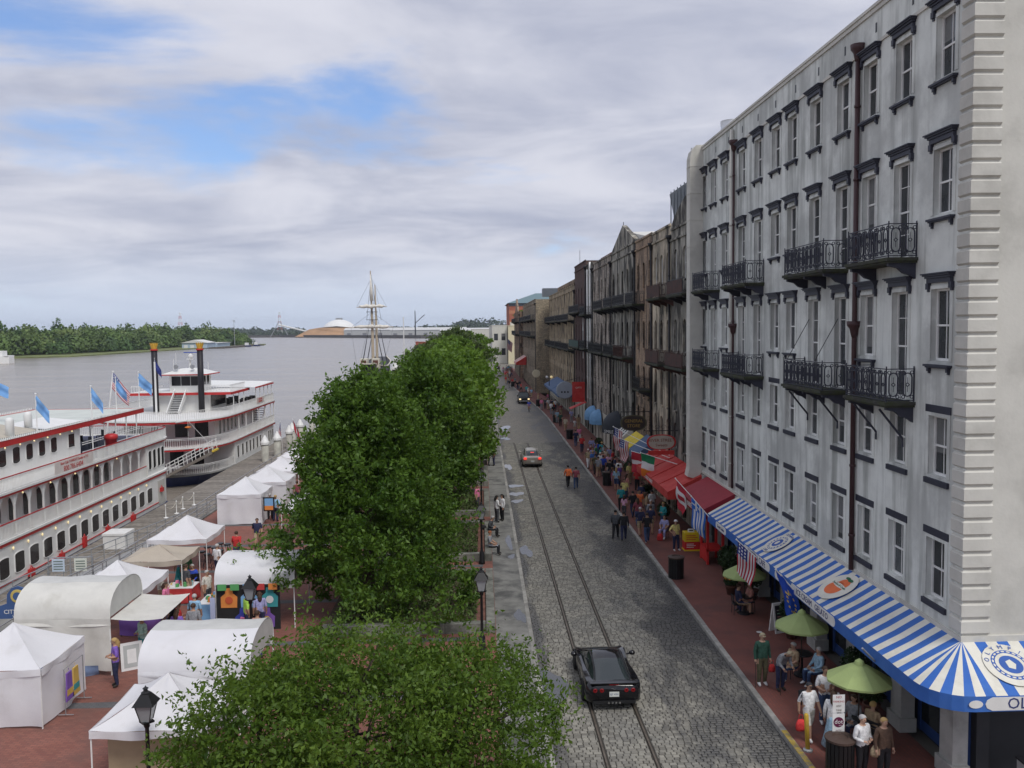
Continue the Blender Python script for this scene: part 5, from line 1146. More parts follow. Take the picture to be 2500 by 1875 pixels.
def market_goods():
    col = lambda n, c: plain('goods_'+n, c, .7)
    CS = [col('red',(.5,.05,.05)), col('teal',(.05,.3,.32)), col('gold',(.6,.4,.1)), col('white',(.7,.7,.7)), col('violet',(.2,.1,.4)), col('green',(.1,.35,.12)), col('orange',(.7,.25,.06)), col('skyb',(.2,.4,.65)), col('pink',(.7,.2,.35))]
    # apron stall
    s = thing('apron_display', 'black stall front hung with bright printed aprons and small flags', 'stall', (-11.1,35.35,.12))
    MB().box(0,.05,0,2.6,.1,1.9).build('backing', plain('black_cloth', (.02,.02,.022), .9), s)
    ap = [(.18,.95,CS[6]),(1.0,.95,CS[7]),(1.85,.95,CS[1]),(.75,.1,plain('apron_blue',(.05,.07,.40),.7)),(1.7,.1,CS[4])]
    for i, (x, z, m) in enumerate(ap):
        a = MB().slab([(x,.03,z),(x+.66,.03,z),(x+.68,.03,z+.45),(x+.5,.03,z+.6),(x+.48,.03,z+.82),(x+.2,.03,z+.82),(x+.18,.03,z+.6),(x,.03,z+.45)], (0,.015,0)).build('apron', m, s)
        mm = [col('crab',(.55,.1,.04)), CS[6], CS[3], CS[8], CS[2]][i]
        if i == 3: MB().path([(x+.3,.02,z+.12),(x+.32,.02,z+.3)], .015, 4).path([(x+.22,.02,z+.4),(x+.4,.02,z+.38),(x+.46,.02,z+.48),(x+.42,.02,z+.58),(x+.5,.02,z+.6)], [.07,.06,.03,.025,.03], 6).build('printed_bird', mm, a)
        else: MB().lathe([(.16,0),(.16,.01)], 12).build('printed_motif', mm, a, loc=(x+.34,.02,z+.32)).rotation_euler = (R(90),0,0)
    for i in range(5): MB().box(.1+.52*i,-.12,1.72,.46+.52*i,-.1,1.98).build('small_flag', [CS[5],CS[5],CS[7],CS[0],CS[6]][i], s)
    MB().box(-.25,-.02,.4,-.05,.0,1.4).build('towel', col('stripe',(.45,.5,.7)), s)
    # goods tables
    for k, (lab, x, y, w, l) in enumerate((('goods table crowded with small colourful crafts under the white tent', -14.9,34.9,1.0,2.4), ('goods table with patterned cloth under the tan canopy', -14.6,39.0,1.3,1.0), ('low side table of bright trinkets beside the side flap', -12.3,36.6,.7,1.4))):
        t = thing('market_table', lab, 'table', (x,y,.12)); MB().box(0,0,.70,w,l,.74).build('table_top', CS[3], t)
        for px in (.05,w-.05):
            for py in (.05,l-.05): MB().tube((px,py,0),(px,py,.7),.02,n=5).build('leg', DARKIRON, t)
        cl = MB(); rng = random.Random(k); wall_cloth(cl, (0,-.01,0), (w,-.01,0), .05, .72, rng, .02); wall_cloth(cl, (w+.01,0,0), (w+.01,l,0), .05, .72, rng, .02); cl.build('table_cloth', [CS[4],CS[0],CS[7]][k], t)
        for i in range(16):
            gx, gy = rng.uniform(.08,w-.08), rng.uniform(.08,l-.08); h = rng.uniform(.05,.22); g = MB()
            if i % 3: g.bevbox(-.06,-.08,0,.06,.08,h,.01)
            else: g.lathe([(.05,0),(.06,h*.4),(.03,h*.8),(.035,h)], 8)
            ci = rng.randrange(9); o = g.build('craft_item', CS[ci]); o.location = (x+gx,y+gy,.86); tag(o, 'small %s %s lying on the %s' % (('red','teal','gold','white','violet','green','orange','blue','pink')[ci], 'box' if i % 3 else 'vase', ('goods table under the white tent','goods table under the tan canopy','low side table by the side flap')[k]), 'craft item', 'craft items on the market tables')
    # clothes rack by the left tent
    r = thing('clothes_rack', 'chrome clothes rack with two bright dresses beside the left tent', 'clothes rack', (-13.6,27.6,.12))
    MB().path([(0,0,.06),(0,0,1.55),(0,1.3,1.55),(0,1.3,.06)], .018, 6).path([(-.25,0,.06),(.25,0,.06)], .018, 6).path([(-.25,1.3,.06),(.25,1.3,.06)], .018, 6).build('frame', GREYMET, r)
    for i, (y, m1, m2) in enumerate(((.3,CS[4],CS[2]),(.75,CS[2],CS[1]))):
        d = MB().path([(0,y,1.5),(0,y,1.42)], .008, 4); d.slab([(-.02,y-.16,1.36),(-.02,y+.16,1.36),(-.02,y+.18,.95),(-.02,y+.26,.45),(-.02,y-.26,.45),(-.02,y-.18,.95)], (.05,0,0)); o = d.build('dress', m1, r); MB().box(-.025,y-.2,.62,.035,y+.2,.82).build('dress_band', m2, o)
    # leaning pictures at the barrel tent
    for i, (x, y, h, w, rz, lab) in enumerate(((-13.3,31.2,1.0,.75,.5,'large white picture frame leaning at the mouth of the ivory tent'),(-12.8,31.9,.9,.7,.2,'pale framed print propped behind the large picture frame'))):
        f = thing('picture_frame', lab, 'picture frame', (x,y,.12), rz)
        o = MB().box(0,0,0,w,.04,h).build('frame', CS[3], f); MB().box(.1,-.01,.1,w-.1,.0,h-.1).build('print', col('grey',(.4,.42,.42)), f); o2 = MB().box(.22,-.014,.25,w-.22,-.006,h-.25).build('inner_mount', CS[3], f)
        for c in f.children: c.rotation_euler = (R(-14),0,0)
    f = thing('picture_frame', 'black framed landscape print hanging on the walled white tent', 'picture frame', (-14.05,54.9,1.0)); MB().box(0,0,0,.7,.05,.9).build('frame', BLACK, f); MB().box(.08,-.01,.08,.62,.0,.82).build('print', CS[7], f); MB().box(.08,-.014,.08,.62,-.008,.35).build('print_ground', CS[6], f)
    st = None
    for i in range(8):
        p = (-14.0-.45*(i % 3), 44.6+.75*(i//2)+.2*(i % 2), .12); lab = 'black bar stool under the canopy tent by the dock rail'
        if st is None:
            st = thing('bar_stool', lab, 'stool', p, 0, 'bar stools'); MB().lathe([(.17,.74),(.19,.76),(.19,.80),(.17,.82)], 12).build('seat', BLACK, st)
            for a in range(4): t = math.pi/4+a*math.pi/2; MB().tube((.22*math.cos(t),.22*math.sin(t),0),(.1*math.cos(t),.1*math.sin(t),.75),.014,n=5).build('leg', DARKIRON, st)
            MB().path([(.16*math.cos(k*math.pi/4),.16*math.sin(k*math.pi/4),.3) for k in range(8)], .01, 4, closed=True).build('foot_ring', DARKIRON, st)
        else: dup(st, p, i*.7)
    # city hall sign
    c = thing('wayfinding_sign', 'blue shaped sign reading CITY HALL with a gold crest above', 'sign', (-18.95,35.0,.3))
    pts = [(-.75,1.0),(.75,1.0),(.8,1.5),(.45,1.62),(.42,2.0),(.25,2.25),(0,2.33),(-.25,2.25),(-.42,2.0),(-.45,1.62),(-.8,1.5)]
    blu = plain('sign_blue', (.05,.10,.24), .5); MB().slab([(x,0,z-.35) for x, z in pts], (0,.08,0)).build('board', blu, c)
    text_mesh('CITY HALL', .24, WHITE, 'lettering', c, frame((0,-.01,.93), (1,0,0), (0,0,1))); text_mesh('VISITOR', .13, WHITE, 'lettering', c, frame((0,-.01,.74), (1,0,0), (0,0,1)))
    MB().lathe([(.26,0),(.28,.02),(.24,.03)], 18).build('crest', plain('crest_gold', (.55,.42,.12), .5), c, loc=(0,0,1.58)).rotation_euler = (R(90),0,0)
    MB().lathe([(.17,0),(.17,.01)], 14).build('crest_centre', blu, c, loc=(0,-.035,1.58)).rotation_euler = (R(90),0,0)
    MB().tube((0,.05,-.5),(0,.05,.7),.06,n=8).build('post', GREYMET, c)
    # wheelchair
    w = thing('wheelchair', 'black wheelchair parked by the goods table, its user in blue', 'wheelchair', (-13.9,40.9,.12), R(200))
    for sx in (-.3,.3):
        MB().path([(sx,.05+.3*math.cos(k*math.pi/8),.31+.3*math.sin(k*math.pi/8)) for k in range(16)], .02, 5, closed=True).build('wheel', BLACK, w); MB().path([(sx*.9,-.45+.09*math.cos(k*math.pi/5),.1+.09*math.sin(k*math.pi/5)) for k in range(10)], .02, 4, closed=True).build('caster', BLACK, w)
        MB().path([(sx*.95,-.4,.1),(sx*.95,-.35,.48),(sx*.95,.25,.48),(sx*.95,.25,.95),(sx*.95,.42,.98)], .015, 5).path([(sx*.95,-.3,.68),(sx*.95,.25,.68)], .025, 5).build('side_frame', GREYMET, w)
    MB().box(-.27,-.32,.46,.27,.25,.5).build('seat', BLACK, w); MB().box(-.27,.23,.5,.27,.27,.92).build('backrest', BLACK, w); MB().box(-.22,-.62,.08,.22,-.48,.11).build('footrest', DARKIRON, w)
market_goods()
# ---- lamp posts
def lamp_post(loc, label, H=3.3, first=None):
    if first: return dup(first, loc, 0, label)
    l = thing('lamp_post', label, 'lamp post', loc, 0, 'black lantern lamp posts'); z = H-.95
    MB().lathe([(.17,0),(.17,.12),(.13,.2),(.12,.6),(.075,.7),(.055,.9),(.05,z-.15),(.08,z-.1),(.06,z-.02),(.09,z)], 12).build('post', BLACK, l, True)
    g = MB(); a, b = .115, .21; z0, z1 = z+.05, z+.5
    for i in range(4):
        c = [(-1,-1),(1,-1),(1,1),(-1,1)]; p, q = c[i], c[(i+1) % 4]; g.poly([(p[0]*a,p[1]*a,z0),(q[0]*a,q[1]*a,z0),(q[0]*b,q[1]*b,z1),(p[0]*b,p[1]*b,z1)])
    lg = plain('lantern_glass', (.30,.32,.33), .15, spec=.5)
    MB().lathe([(.1,z-.02),(.2,z),(.2,z+.05),(.1,z+.06)], 4).build('lantern_base', BLACK, l); o = g.build('lantern_glass', lg, l)
    fr = MB()
    for sx in (-1,1):
        for sy in (-1,1): fr.path([(sx*a,sy*a,z0),(sx*b,sy*b,z1)], .016, 4)
    fr.build('lantern_bars', BLACK, l)
    h = MB(); c = .27
    h.add([(-c,-c,z1),(c,-c,z1),(c,c,z1),(-c,c,z1),(-.1,-.1,z1+.27),(.1,-.1,z1+.27),(.1,.1,z1+.27),(-.1,.1,z1+.27)], [(0,1,5,4),(1,2,6,5),(2,3,7,6),(3,0,4,7),(4,5,6,7),(3,2,1,0)]); h.lathe([(.09,.27),(.12,.29),(.06,.33),(.05,.37),(.075,.40),(.02,.44),(.01,.47)], 10, (0,0,z1)); h.build('lantern_cap', BLACK, l)
    return l
lp = lamp_post((-8.75,21.9,.12), 'black lantern lamp post at the bottom left, nearest in the market')
lamp_post((-8.75,31.9,.12), 'black lantern lamp post before the apron stall', first=lp)
for i, y in enumerate((32.3,44.7,56.0,67.3,79.5,92.0,104)): lamp_post((-.12,y,.12), 'black lantern lamp post along the left pavement, %s' % ('nearest, before the near planter','second one away','third one away','fourth one away','fifth one away','sixth one away','last one, farthest')[i], first=lp)
# ---- planters with stone edge
GRASSM = mat('planter_green', (.075,.12,.03), .8, var=.5, scale=6, rnd=.1); SHRUBM = mat('shrub_leaf', (.06,.115,.025), .6, var=.5, scale=3, trans=.2)
def leaf_cloud(c, r, n, size, seed, flat=1.):
    rng = np.random.default_rng(seed); d = rng.normal(size=(n,3)); d /= np.linalg.norm(d, axis=1)[:,None]; p = d*(rng.random(n)[:,None]**.4)*np.array(r)+np.array(c); p[:,2] = np.maximum(p[:,2], c[2]-r[2]*.6)
    return leaves(p, size, rng)
def leaves(p, size, rng, up=None, slim=.45):
    n = len(p); u = rng.normal(size=(n,3)); 
    if up is not None: u = u+up
    u /= np.linalg.norm(u, axis=1)[:,None]; w = np.cross(u, rng.normal(size=(n,3))); w /= np.linalg.norm(w, axis=1)[:,None]+1e-9
    s = size*(.6+.8*rng.random(n))[:,None]; nn = np.cross(u, w)*s*.18
    v = np.empty((n,4,3)); v[:,0] = p-u*s*.5; v[:,1] = p+w*s*slim*.5+nn; v[:,2] = p+u*s*.5; v[:,3] = p-w*s*slim*.5+nn
    return v.reshape(-1,3)
def leaf_mesh(name, v, m):
    n = len(v)//4; me = bpy.data.meshes.new(name); me.vertices.add(4*n); me.vertices.foreach_set('co', v.astype(np.float32).ravel()); me.loops.add(4*n); me.loops.foreach_set('vertex_index', np.arange(4*n, dtype=np.int32)); me.polygons.add(n); me.polygons.foreach_set('loop_start', np.arange(0,4*n,4, dtype=np.int32)); me.polygons.foreach_set('loop_total', np.full(n,4, dtype=np.int32)); me.materials.append(m); me.update(calc_edges=True); return me
PST = mat('planter_stone', (.20,.20,.175), .9, var=.3, scale=2, bump=.3, wear=((.08,.085,.07), .7, 1.5, .45, .65))
for i in range(7):
    y0 = 34.3+10.85*i; y1 = y0+7.9
    if i == 0: y1 = 42.4
    p = thing('planter', 'stone edged planter bed along the left pavement, %s' % ('nearest','second','third','fourth','fifth','sixth','farthest')[i], 'planter', (0,y0,.12), 0, 'stone edged planters'); L = y1-y0
    for k in range(4): MB().bevbox(.05,.02+L*k/4,0,.42,L*(k+1)/4-.02,.42,.02).build('edge_stone', PST, p)
    for k in range(4): MB().bevbox(-6.6+1.66*k,0,0,-6.6+1.66*(k+1)-.02,.36,.42,.02).build('edge_stone', PST, p); MB().bevbox(-6.6+1.66*k,L-.36,0,-6.6+1.66*(k+1)-.02,L,.42,.02).build('edge_stone', PST, p)
    MB().box(-6.6,.3,0,.06,L-.3,.3).build('soil', EARTH, p)
    MB().box(-.35,.4,.3,.04,L-.4,.305).build('mulch_strip', plain('mulch', (.16,.075,.055), .95, var=.4), p)
    rng = np.random.default_rng(60+i); n = 5000; pt = np.stack([rng.uniform(-6.3,-.35,n), rng.uniform(.5,L-.5,n), .32+.30*rng.random(n)**2], 1)
    stuff(put('ground_cover', leaf_mesh('ground_cover', leaves(pt, .16, rng, np.array((0,0,1.2))), GRASSM), p))
# ================================================================== trees, far banks, port, tall ship
BARK = mat('bark', (.055,.042,.032), .9, var=.4, scale=6, bump=.5)
def leafmat(name, c1, c2, tr):
    m = bpy.data.materials.new(name); m.use_nodes = True; nt = m.node_tree; nt.nodes.clear(); g = N(nt, 'ShaderNodeNewGeometry')
    n = N(nt, 'ShaderNodeTexNoise', {'Vector': g.outputs['Position'], 'Scale': .8, 'Detail': 3.0}).outputs[0]
    f = MA(nt, 'ADD', MA(nt, 'MULTIPLY', g.outputs['Random Per Island'], .55), MA(nt, 'MULTIPLY', RP(nt, n, .3, .7), .45))
    c = MX(nt, f, rgba(c1), rgba(c2))
    p = N(nt, 'ShaderNodeBsdfPrincipled', {'Base Color': c, 'Roughness': .5, 'Specular IOR Level': .35}); t = N(nt, 'ShaderNodeBsdfTranslucent', {'Color': MX(nt, .4, c, rgba((c2[0]*1.4, c2[1]*1.3, c2[2])))})
    o = N(nt, 'ShaderNodeMixShader', {0: tr, 1: p.outputs[0], 2: t.outputs[0]}); N(nt, 'ShaderNodeOutputMaterial', {0: o.outputs[0]}); return m
LEAF_A = leafmat('oak_leaf', (.034,.090,.011), (.130,.230,.028), .36)
LEAF_B = leafmat('elm_leaf', (.045,.105,.013), (.155,.245,.032), .38)
LEAF_C = leafmat('light_leaf', (.06,.135,.014), (.175,.29,.035), .36)
LEAF_D = leafmat('dull_leaf', (.045,.085,.022), (.12,.17,.045), .3)
def tree(name, label, x, y, h, r, crown0, nclump, nleaf, size, m, seed, base=.12, shape='oval', group=None, clump=.8, star=False, rx=None, boughs=16, flat=False):
    t = thing(name, label, 'tree', (x,y,base), 0, group); rng = np.random.default_rng(seed); pr = random.Random(seed)
    tr = MB(); th = h*.8; wob = lambda z: (.15*math.sin(z*1.1+seed), .15*math.cos(z*.9+seed)); zs = [th*k/7 for k in range(8)]
    tr.path([(*[w*(z/th) for w in wob(z)], z) for z in zs], [max(.03, (.05+.028*h)*(1-.85*z/th)) for z in zs], 9); tr.build('trunk', BARK, t, True)
    rx = rx or r; lim = MB(); C = []
    zc = (h+crown0)/2; hz = (h-crown0)/2
    def rad(z):
        k = (z-zc)/hz; k = max(-1, min(1, k))
        if shape == 'cone': return (1-(k+1)/2)**.66*1.0+.07 if k > -.9 else .9
        return math.sqrt(max(0, 1-abs(k)**2.3))
    tries = 0
    while len(C) < nclump and tries < nclump*20:
        tries += 1; z = crown0+(h-crown0)*rng.random(); a = rng.random()*2*math.pi
        bump = 1+.17*math.sin(3*a+seed+z*.7)+.13*math.sin(5*a-z*1.3+seed*2)
        q = rng.random()**.38; R_ = rad(z)*bump*q
        C.append((rx*R_*math.cos(a), r*R_*math.sin(a), z, q))
    for k in range(boughs):
        c = C[pr.randrange(len(C))]; z0 = max(h*.12, min(th*.95, c[2]-.35*math.hypot(c[0], c[1])-.2)); w = wob(z0)
        p0 = Vector((w[0]*z0/th, w[1]*z0/th, z0)); p2 = Vector(c[:3]); p1 = (p0+p2)/2+Vector((0,0,-.15+.3*pr.random()))
        lim.path([p0,p1,p2], [.018*h*.45,.012*h*.4,.012], 5)
    lim.build('limbs', BARK, t, True)
    P = []
    for c in C:
        n = int(nleaf*(.6+.8*rng.random())); s = clump*(.65+.7*rng.random())
        if star:        # tufts: leaves along short radiating twigs
            k = 7; d = rng.normal(size=(k,3)); d[:,2] = (d[:,2]*.3+.12) if flat else np.abs(d[:,2])*.8+.1; out = np.array([c[0],c[1],.4*h*.1]); d += out/(np.linalg.norm(out)+1e-6)*.7; d /= np.linalg.norm(d, axis=1)[:,None]
            idx = rng.integers(0,k,n); u = rng.random(n)**.7; p = np.array(c[:3])+d[idx]*(u*s)[:,None]+rng.normal(size=(n,3))*.085*s
        else:
            d = rng.normal(size=(n,3)); d /= np.linalg.norm(d, axis=1)[:,None]; p = np.array(c[:3])+d*(rng.random(n)**.45*s)[:,None]*np.array((1,1,.62))
        P.append(p)
    P = np.concatenate(P); P[:,2] = np.maximum(P[:,2], .5)
    put('crown', leaf_mesh('crown', leaves(P, size, rng), m), t); return t
tree('oak_tree', 'large dark green oak in the planter, its crown filling the middle of the view', -5.2, 38.5, 9.5, 5.4, .2, 360, 190, .21, LEAF_A, 3, shape='cone', clump=1.2, star=True, rx=4.4)
tree('oak_tree', 'tall oak right behind the large dark one, right side above the pavement', -3.3, 50.0, 10.0, 3.6, 1.0, 200, 150, .25, LEAF_A, 5, clump=1.2, star=True, rx=2.7)
tree('oak_tree', 'oak on the river side behind the large dark one', -5.8, 53.5, 8.6, 3.4, 1.0, 190, 150, .25, LEAF_A, 6, clump=1.1, star=True, rx=2.8)
tree('street_tree', 'feathery small tree at the bottom of the view, middle of the three', -3.0, 19.8, 4.9, 3.2, .9, 150, 200, .13, LEAF_B, 8, clump=1.15, rx=3.0, boughs=60, star=True, flat=True)
tree('street_tree', 'feathery small tree at the bottom of the view, left of the three', -5.2, 19.3, 4.3, 2.0, .9, 70, 200, .13, LEAF_B, 9, clump=1.0, rx=1.5, boughs=36, star=True, flat=True)
tree('street_tree', 'feathery small tree at the bottom of the view, right over the pavement', -.5, 20.1, 4.3, 2.3, .8, 85, 200, .13, LEAF_B, 10, clump=1.1, rx=2.0, boughs=36, star=True, flat=True)
for i, (x, y, h, r, m, lab) in enumerate(((-3.0,61,9.6,3.6,LEAF_C,'bright green street tree, first behind the oaks, pavement side'),(-5.6,64,8.0,3.2,LEAF_C,'bright green street tree, first behind the oaks, river side'),(-3.0,73,9.9,4.4,LEAF_C,'bright green street tree, second row, pavement side'),(-5.8,77,7.8,3.4,LEAF_C,'bright green street tree, second row, river side'),(-3.2,87,10,4.6,LEAF_C,'bright green street tree, third row, pavement side'),
      (-6.2,92,7.9,3.6,LEAF_C,'bright green street tree, third row, river side'),(-3.4,102,10,4.8,LEAF_C,'bright green street tree, fourth row, pavement side'),(-6.5,112,8.2,4.2,LEAF_D,'duller green tree, fourth row, river side'),(-4.5,124,10.2,5.2,LEAF_C,'tree in the fifth row by the bend of the pavement'),(-8,138,9.4,5.4,LEAF_D,'dull olive tree rising above the row, sixth from the oaks'),(-5.5,152,10.6,5.4,LEAF_C,'light tree beside the far bend of the street'),(-6.0,185,12.2,6,LEAF_D,'tall dull tree before the pale buildings'),(-9,172,9.2,6,LEAF_D,'dull tree on the river side before the pavilion'),(-3.0,225,11,6.5,LEAF_C,'last light green tree before the yellow building'),(-14,245,8.5,6.5,LEAF_D,'last dull tree by the tall ship berth'))):
    tree('street_tree', lab, x, y, h, r, 1.6, 110, 55, .38+.0016*y, m, 30+i, clump=1.3, boughs=10, group='trees in the riverfront planters')
tree('courtyard_tree', 'small tree standing on a terrace before the red brick block', 15.5, 330, 19, 3, 12, 40, 40, .8, LEAF_C, 77, base=0)
# ---- far banks
def blob_crowns(spots, size, nl, seed):
    rng = np.random.default_rng(seed); out = []
    for (x, y, z, r, h) in spots:
        d = rng.normal(size=(nl,3)); d /= np.linalg.norm(d, axis=1)[:,None]; d[:,2] = np.abs(d[:,2])*1.0-.25
        b = 1+.25*np.sin(d[:,0]*5+x)*np.cos(d[:,1]*6+y)+.15*np.sin(d[:,2]*9+x*2)
        p = np.array((x,y,z))+d*b[:,None]*np.array((r,r,h))*(.75+.25*rng.random(nl)**.5)[:,None]
        n = nl; nor = d/np.array((r,r,h))*h; nor /= np.linalg.norm(nor, axis=1)[:,None]; nor += rng.normal(size=(n,3))*.55; nor /= np.linalg.norm(nor, axis=1)[:,None]
        u = np.cross(nor, rng.normal(size=(n,3))); u /= np.linalg.norm(u, axis=1)[:,None]; w = np.cross(nor, u); s = (size*(.6+.8*rng.random(n)))[:,None]
        v = np.empty((n,4,3)); v[:,0] = p-u*s*.5; v[:,1] = p+w*s*.42; v[:,2] = p+u*s*.5; v[:,3] = p-w*s*.42; out.append(v.reshape(-1,3))
    return np.concatenate(out)
def far_bank():
    MARSH = mat('marsh_grass', (.15,.175,.06), .9, var=.4, scale=.06)
    sh = [(-700,420),(-420,500),(-310,586),(-282,600),(-275,728),(-268,851),(-246,985),(-262,1060),(-330,1130),(-700,1160),(-1500,1100),(-1500,420)]
    struct(MB().slab([(x,y,-5) for x, y in sh], (0,0,1.9)).build('far_bank', MARSH))
    rng = random.Random(12); groups = {'a': [], 'b': [], 'c': []}
    front = [(-650,485),(-455,545),(-345,622),(-314,655),(-306,740),(-298,851),(-280,950),(-274,1010),(-290,1070)]
    for k in range(9):
        off = 0 if k == 0 else k*9
        for (a, c) in zip(front[:-1], front[1:]):
            L = math.hypot(c[0]-a[0], c[1]-a[1]); n = int(L/(10 if k < 3 else 13))
            for i in range(n):
                t = (i+rng.random())/n; x, y = a[0]+(c[0]-a[0])*t-off-rng.uniform(0,7), a[1]+(c[1]-a[1])*t+rng.uniform(-4,4)+off*.2
                if k == 0 and rng.random() < .25: continue
                if 826 < y < 940 and k < 2 and x > -312: continue
                big = min(1, k/3); h = rng.uniform(7,13)+big*rng.uniform(3,8); r = rng.uniform(6.5,10.5)
                if rng.random() < .08: h *= 1.25
                groups[rng.choice('aaabbc')].append((x, y, -3+h*.35, r, h))
    for k, m in (('a', mat('wood_mid', (.11,.17,.05), .8, var=.5, scale=.05, trans=.15)), ('b', mat('wood_dark', (.07,.125,.04), .8, var=.5, scale=.05, trans=.15)), ('c', mat('wood_light', (.17,.23,.075), .8, var=.4, scale=.05, trans=.15))):
        v = blob_crowns(groups[k], 2.1, 420, 5); stuff(tag(put('wood_belt', leaf_mesh('wood_belt', v, m)), {'a': 'mid green riverside wood covering the far bank','b': 'darker green crowns scattered through the far bank wood','c': 'pale green crowns scattered through the far bank wood'}[k], 'trees'))
    for i in range(14): pass
    # boat shed on the far bank
    s = thing('boat_shed', 'pale blue boat shed with white roof on the far bank', 'building', (-268,846,-3.2)); wl = plain('shed_blue', (.42,.52,.62), .7)
    MB().box(-22,0,0,2,26,5).box(-8,26,0,4,70,4.2).build('wall', wl, s); MB().add([(-23,-1,5),(3,-1,5),(3,27,5),(-23,27,5),(-10,-1,8),(-10,27,8)], [(0,1,4),(1,2,5,4),(2,3,5),(3,0,4,5)]).box(-9,26,4.2,5,71,4.6).build('roof', plain('shed_roof', (.66,.66,.64), .7), s)
    for i in range(3): MB().box(-20+6*i,-.1,0,-16.5+6*i,0,3).build('door', WHITE, s)
    MB().box(-262,838,-4,-247,990,-2.6).build('far_quay', plain('timber_dark', (.10,.085,.07), .9)); tag(bpy.data.objects['far_quay'], 'dark timber quay running along the far bank past the shed', 'quay')
    l = thing('light_mast', 'tall grey light mast on the far bank quay', 'mast', (-256,905,-2.6)); MB().tube((0,0,0),(0,0,26),.35,.2,6).build('pole', GREYMET, l); MB().box(-1.2,-.4,25.6,1.2,.4,26.4).build('lamp_head', GREYMET, l)
    for i, (x, y) in enumerate(((-246,915),(-244,945))):
        b = thing('workboat', 'small white workboat at the far bank quay, %s one' % ('left','right')[i], 'boat', (x,y,-3.8)); MB().slab([(-3,-2.5,0),(3,-2.5,0),(4.2,0,0),(3,2.5,0),(-3,2.5,0)], (0,0,1.6)).build('hull', HULLBLUE, b); MB().box(-2,-1.6,1.6,1.4,1.6,4.2).build('cabin', WHITE, b)
    # yacht on the left edge
    y = thing('motor_yacht', 'white motor yacht cut by the left edge, anchored off the far bank', 'yacht', (-261,488,-3.8), R(4))
    def ol(x0, x1, w): return [(x0,-w),(x1-4,-w),(x1,-w*.75),(x1,w*.75),(x1-4,w),(x0,w)]
    for nm, x0, x1, w, z0, z1, m in (('hull',-34,0,4.2,0,4.2,WHITE),('main_deck',-34,-3.5,3.8,4.2,7.0,WHITE),('upper_deck',-34,-8,3.4,7.0,9.6,WHITE),('bridge',-34,-14,2.8,9.6,11.6,WHITE)): deck_slab(ol(x0,x1,w), z0, z1).build(nm, m, y)
    for z, xs in ((4.9,range(-30,-9,3)),(7.7,range(-30,-12,3)),(2.0,range(-28,-6,4))):
        for x in xs: MB().box(x,-4.25 if z < 4 else (-3.85 if z < 7 else -3.45),z,x+2.2,-3.0,z+1.1).build('window', SMOKE, y)
    MB().box(-3.4,-3.9,4.2,-.2,3.9,4.4).build('aft_deck', WHITE, y); MB().tube((-20,0,11.6),(-20,0,24),.2,n=6).build('mast', WHITE, y)
    MB().lathe([(1,0),(1.2,1),(.2,1.8)], 10, (-18,0,12.8)).build('radome', WHITE, y)
far_bank()
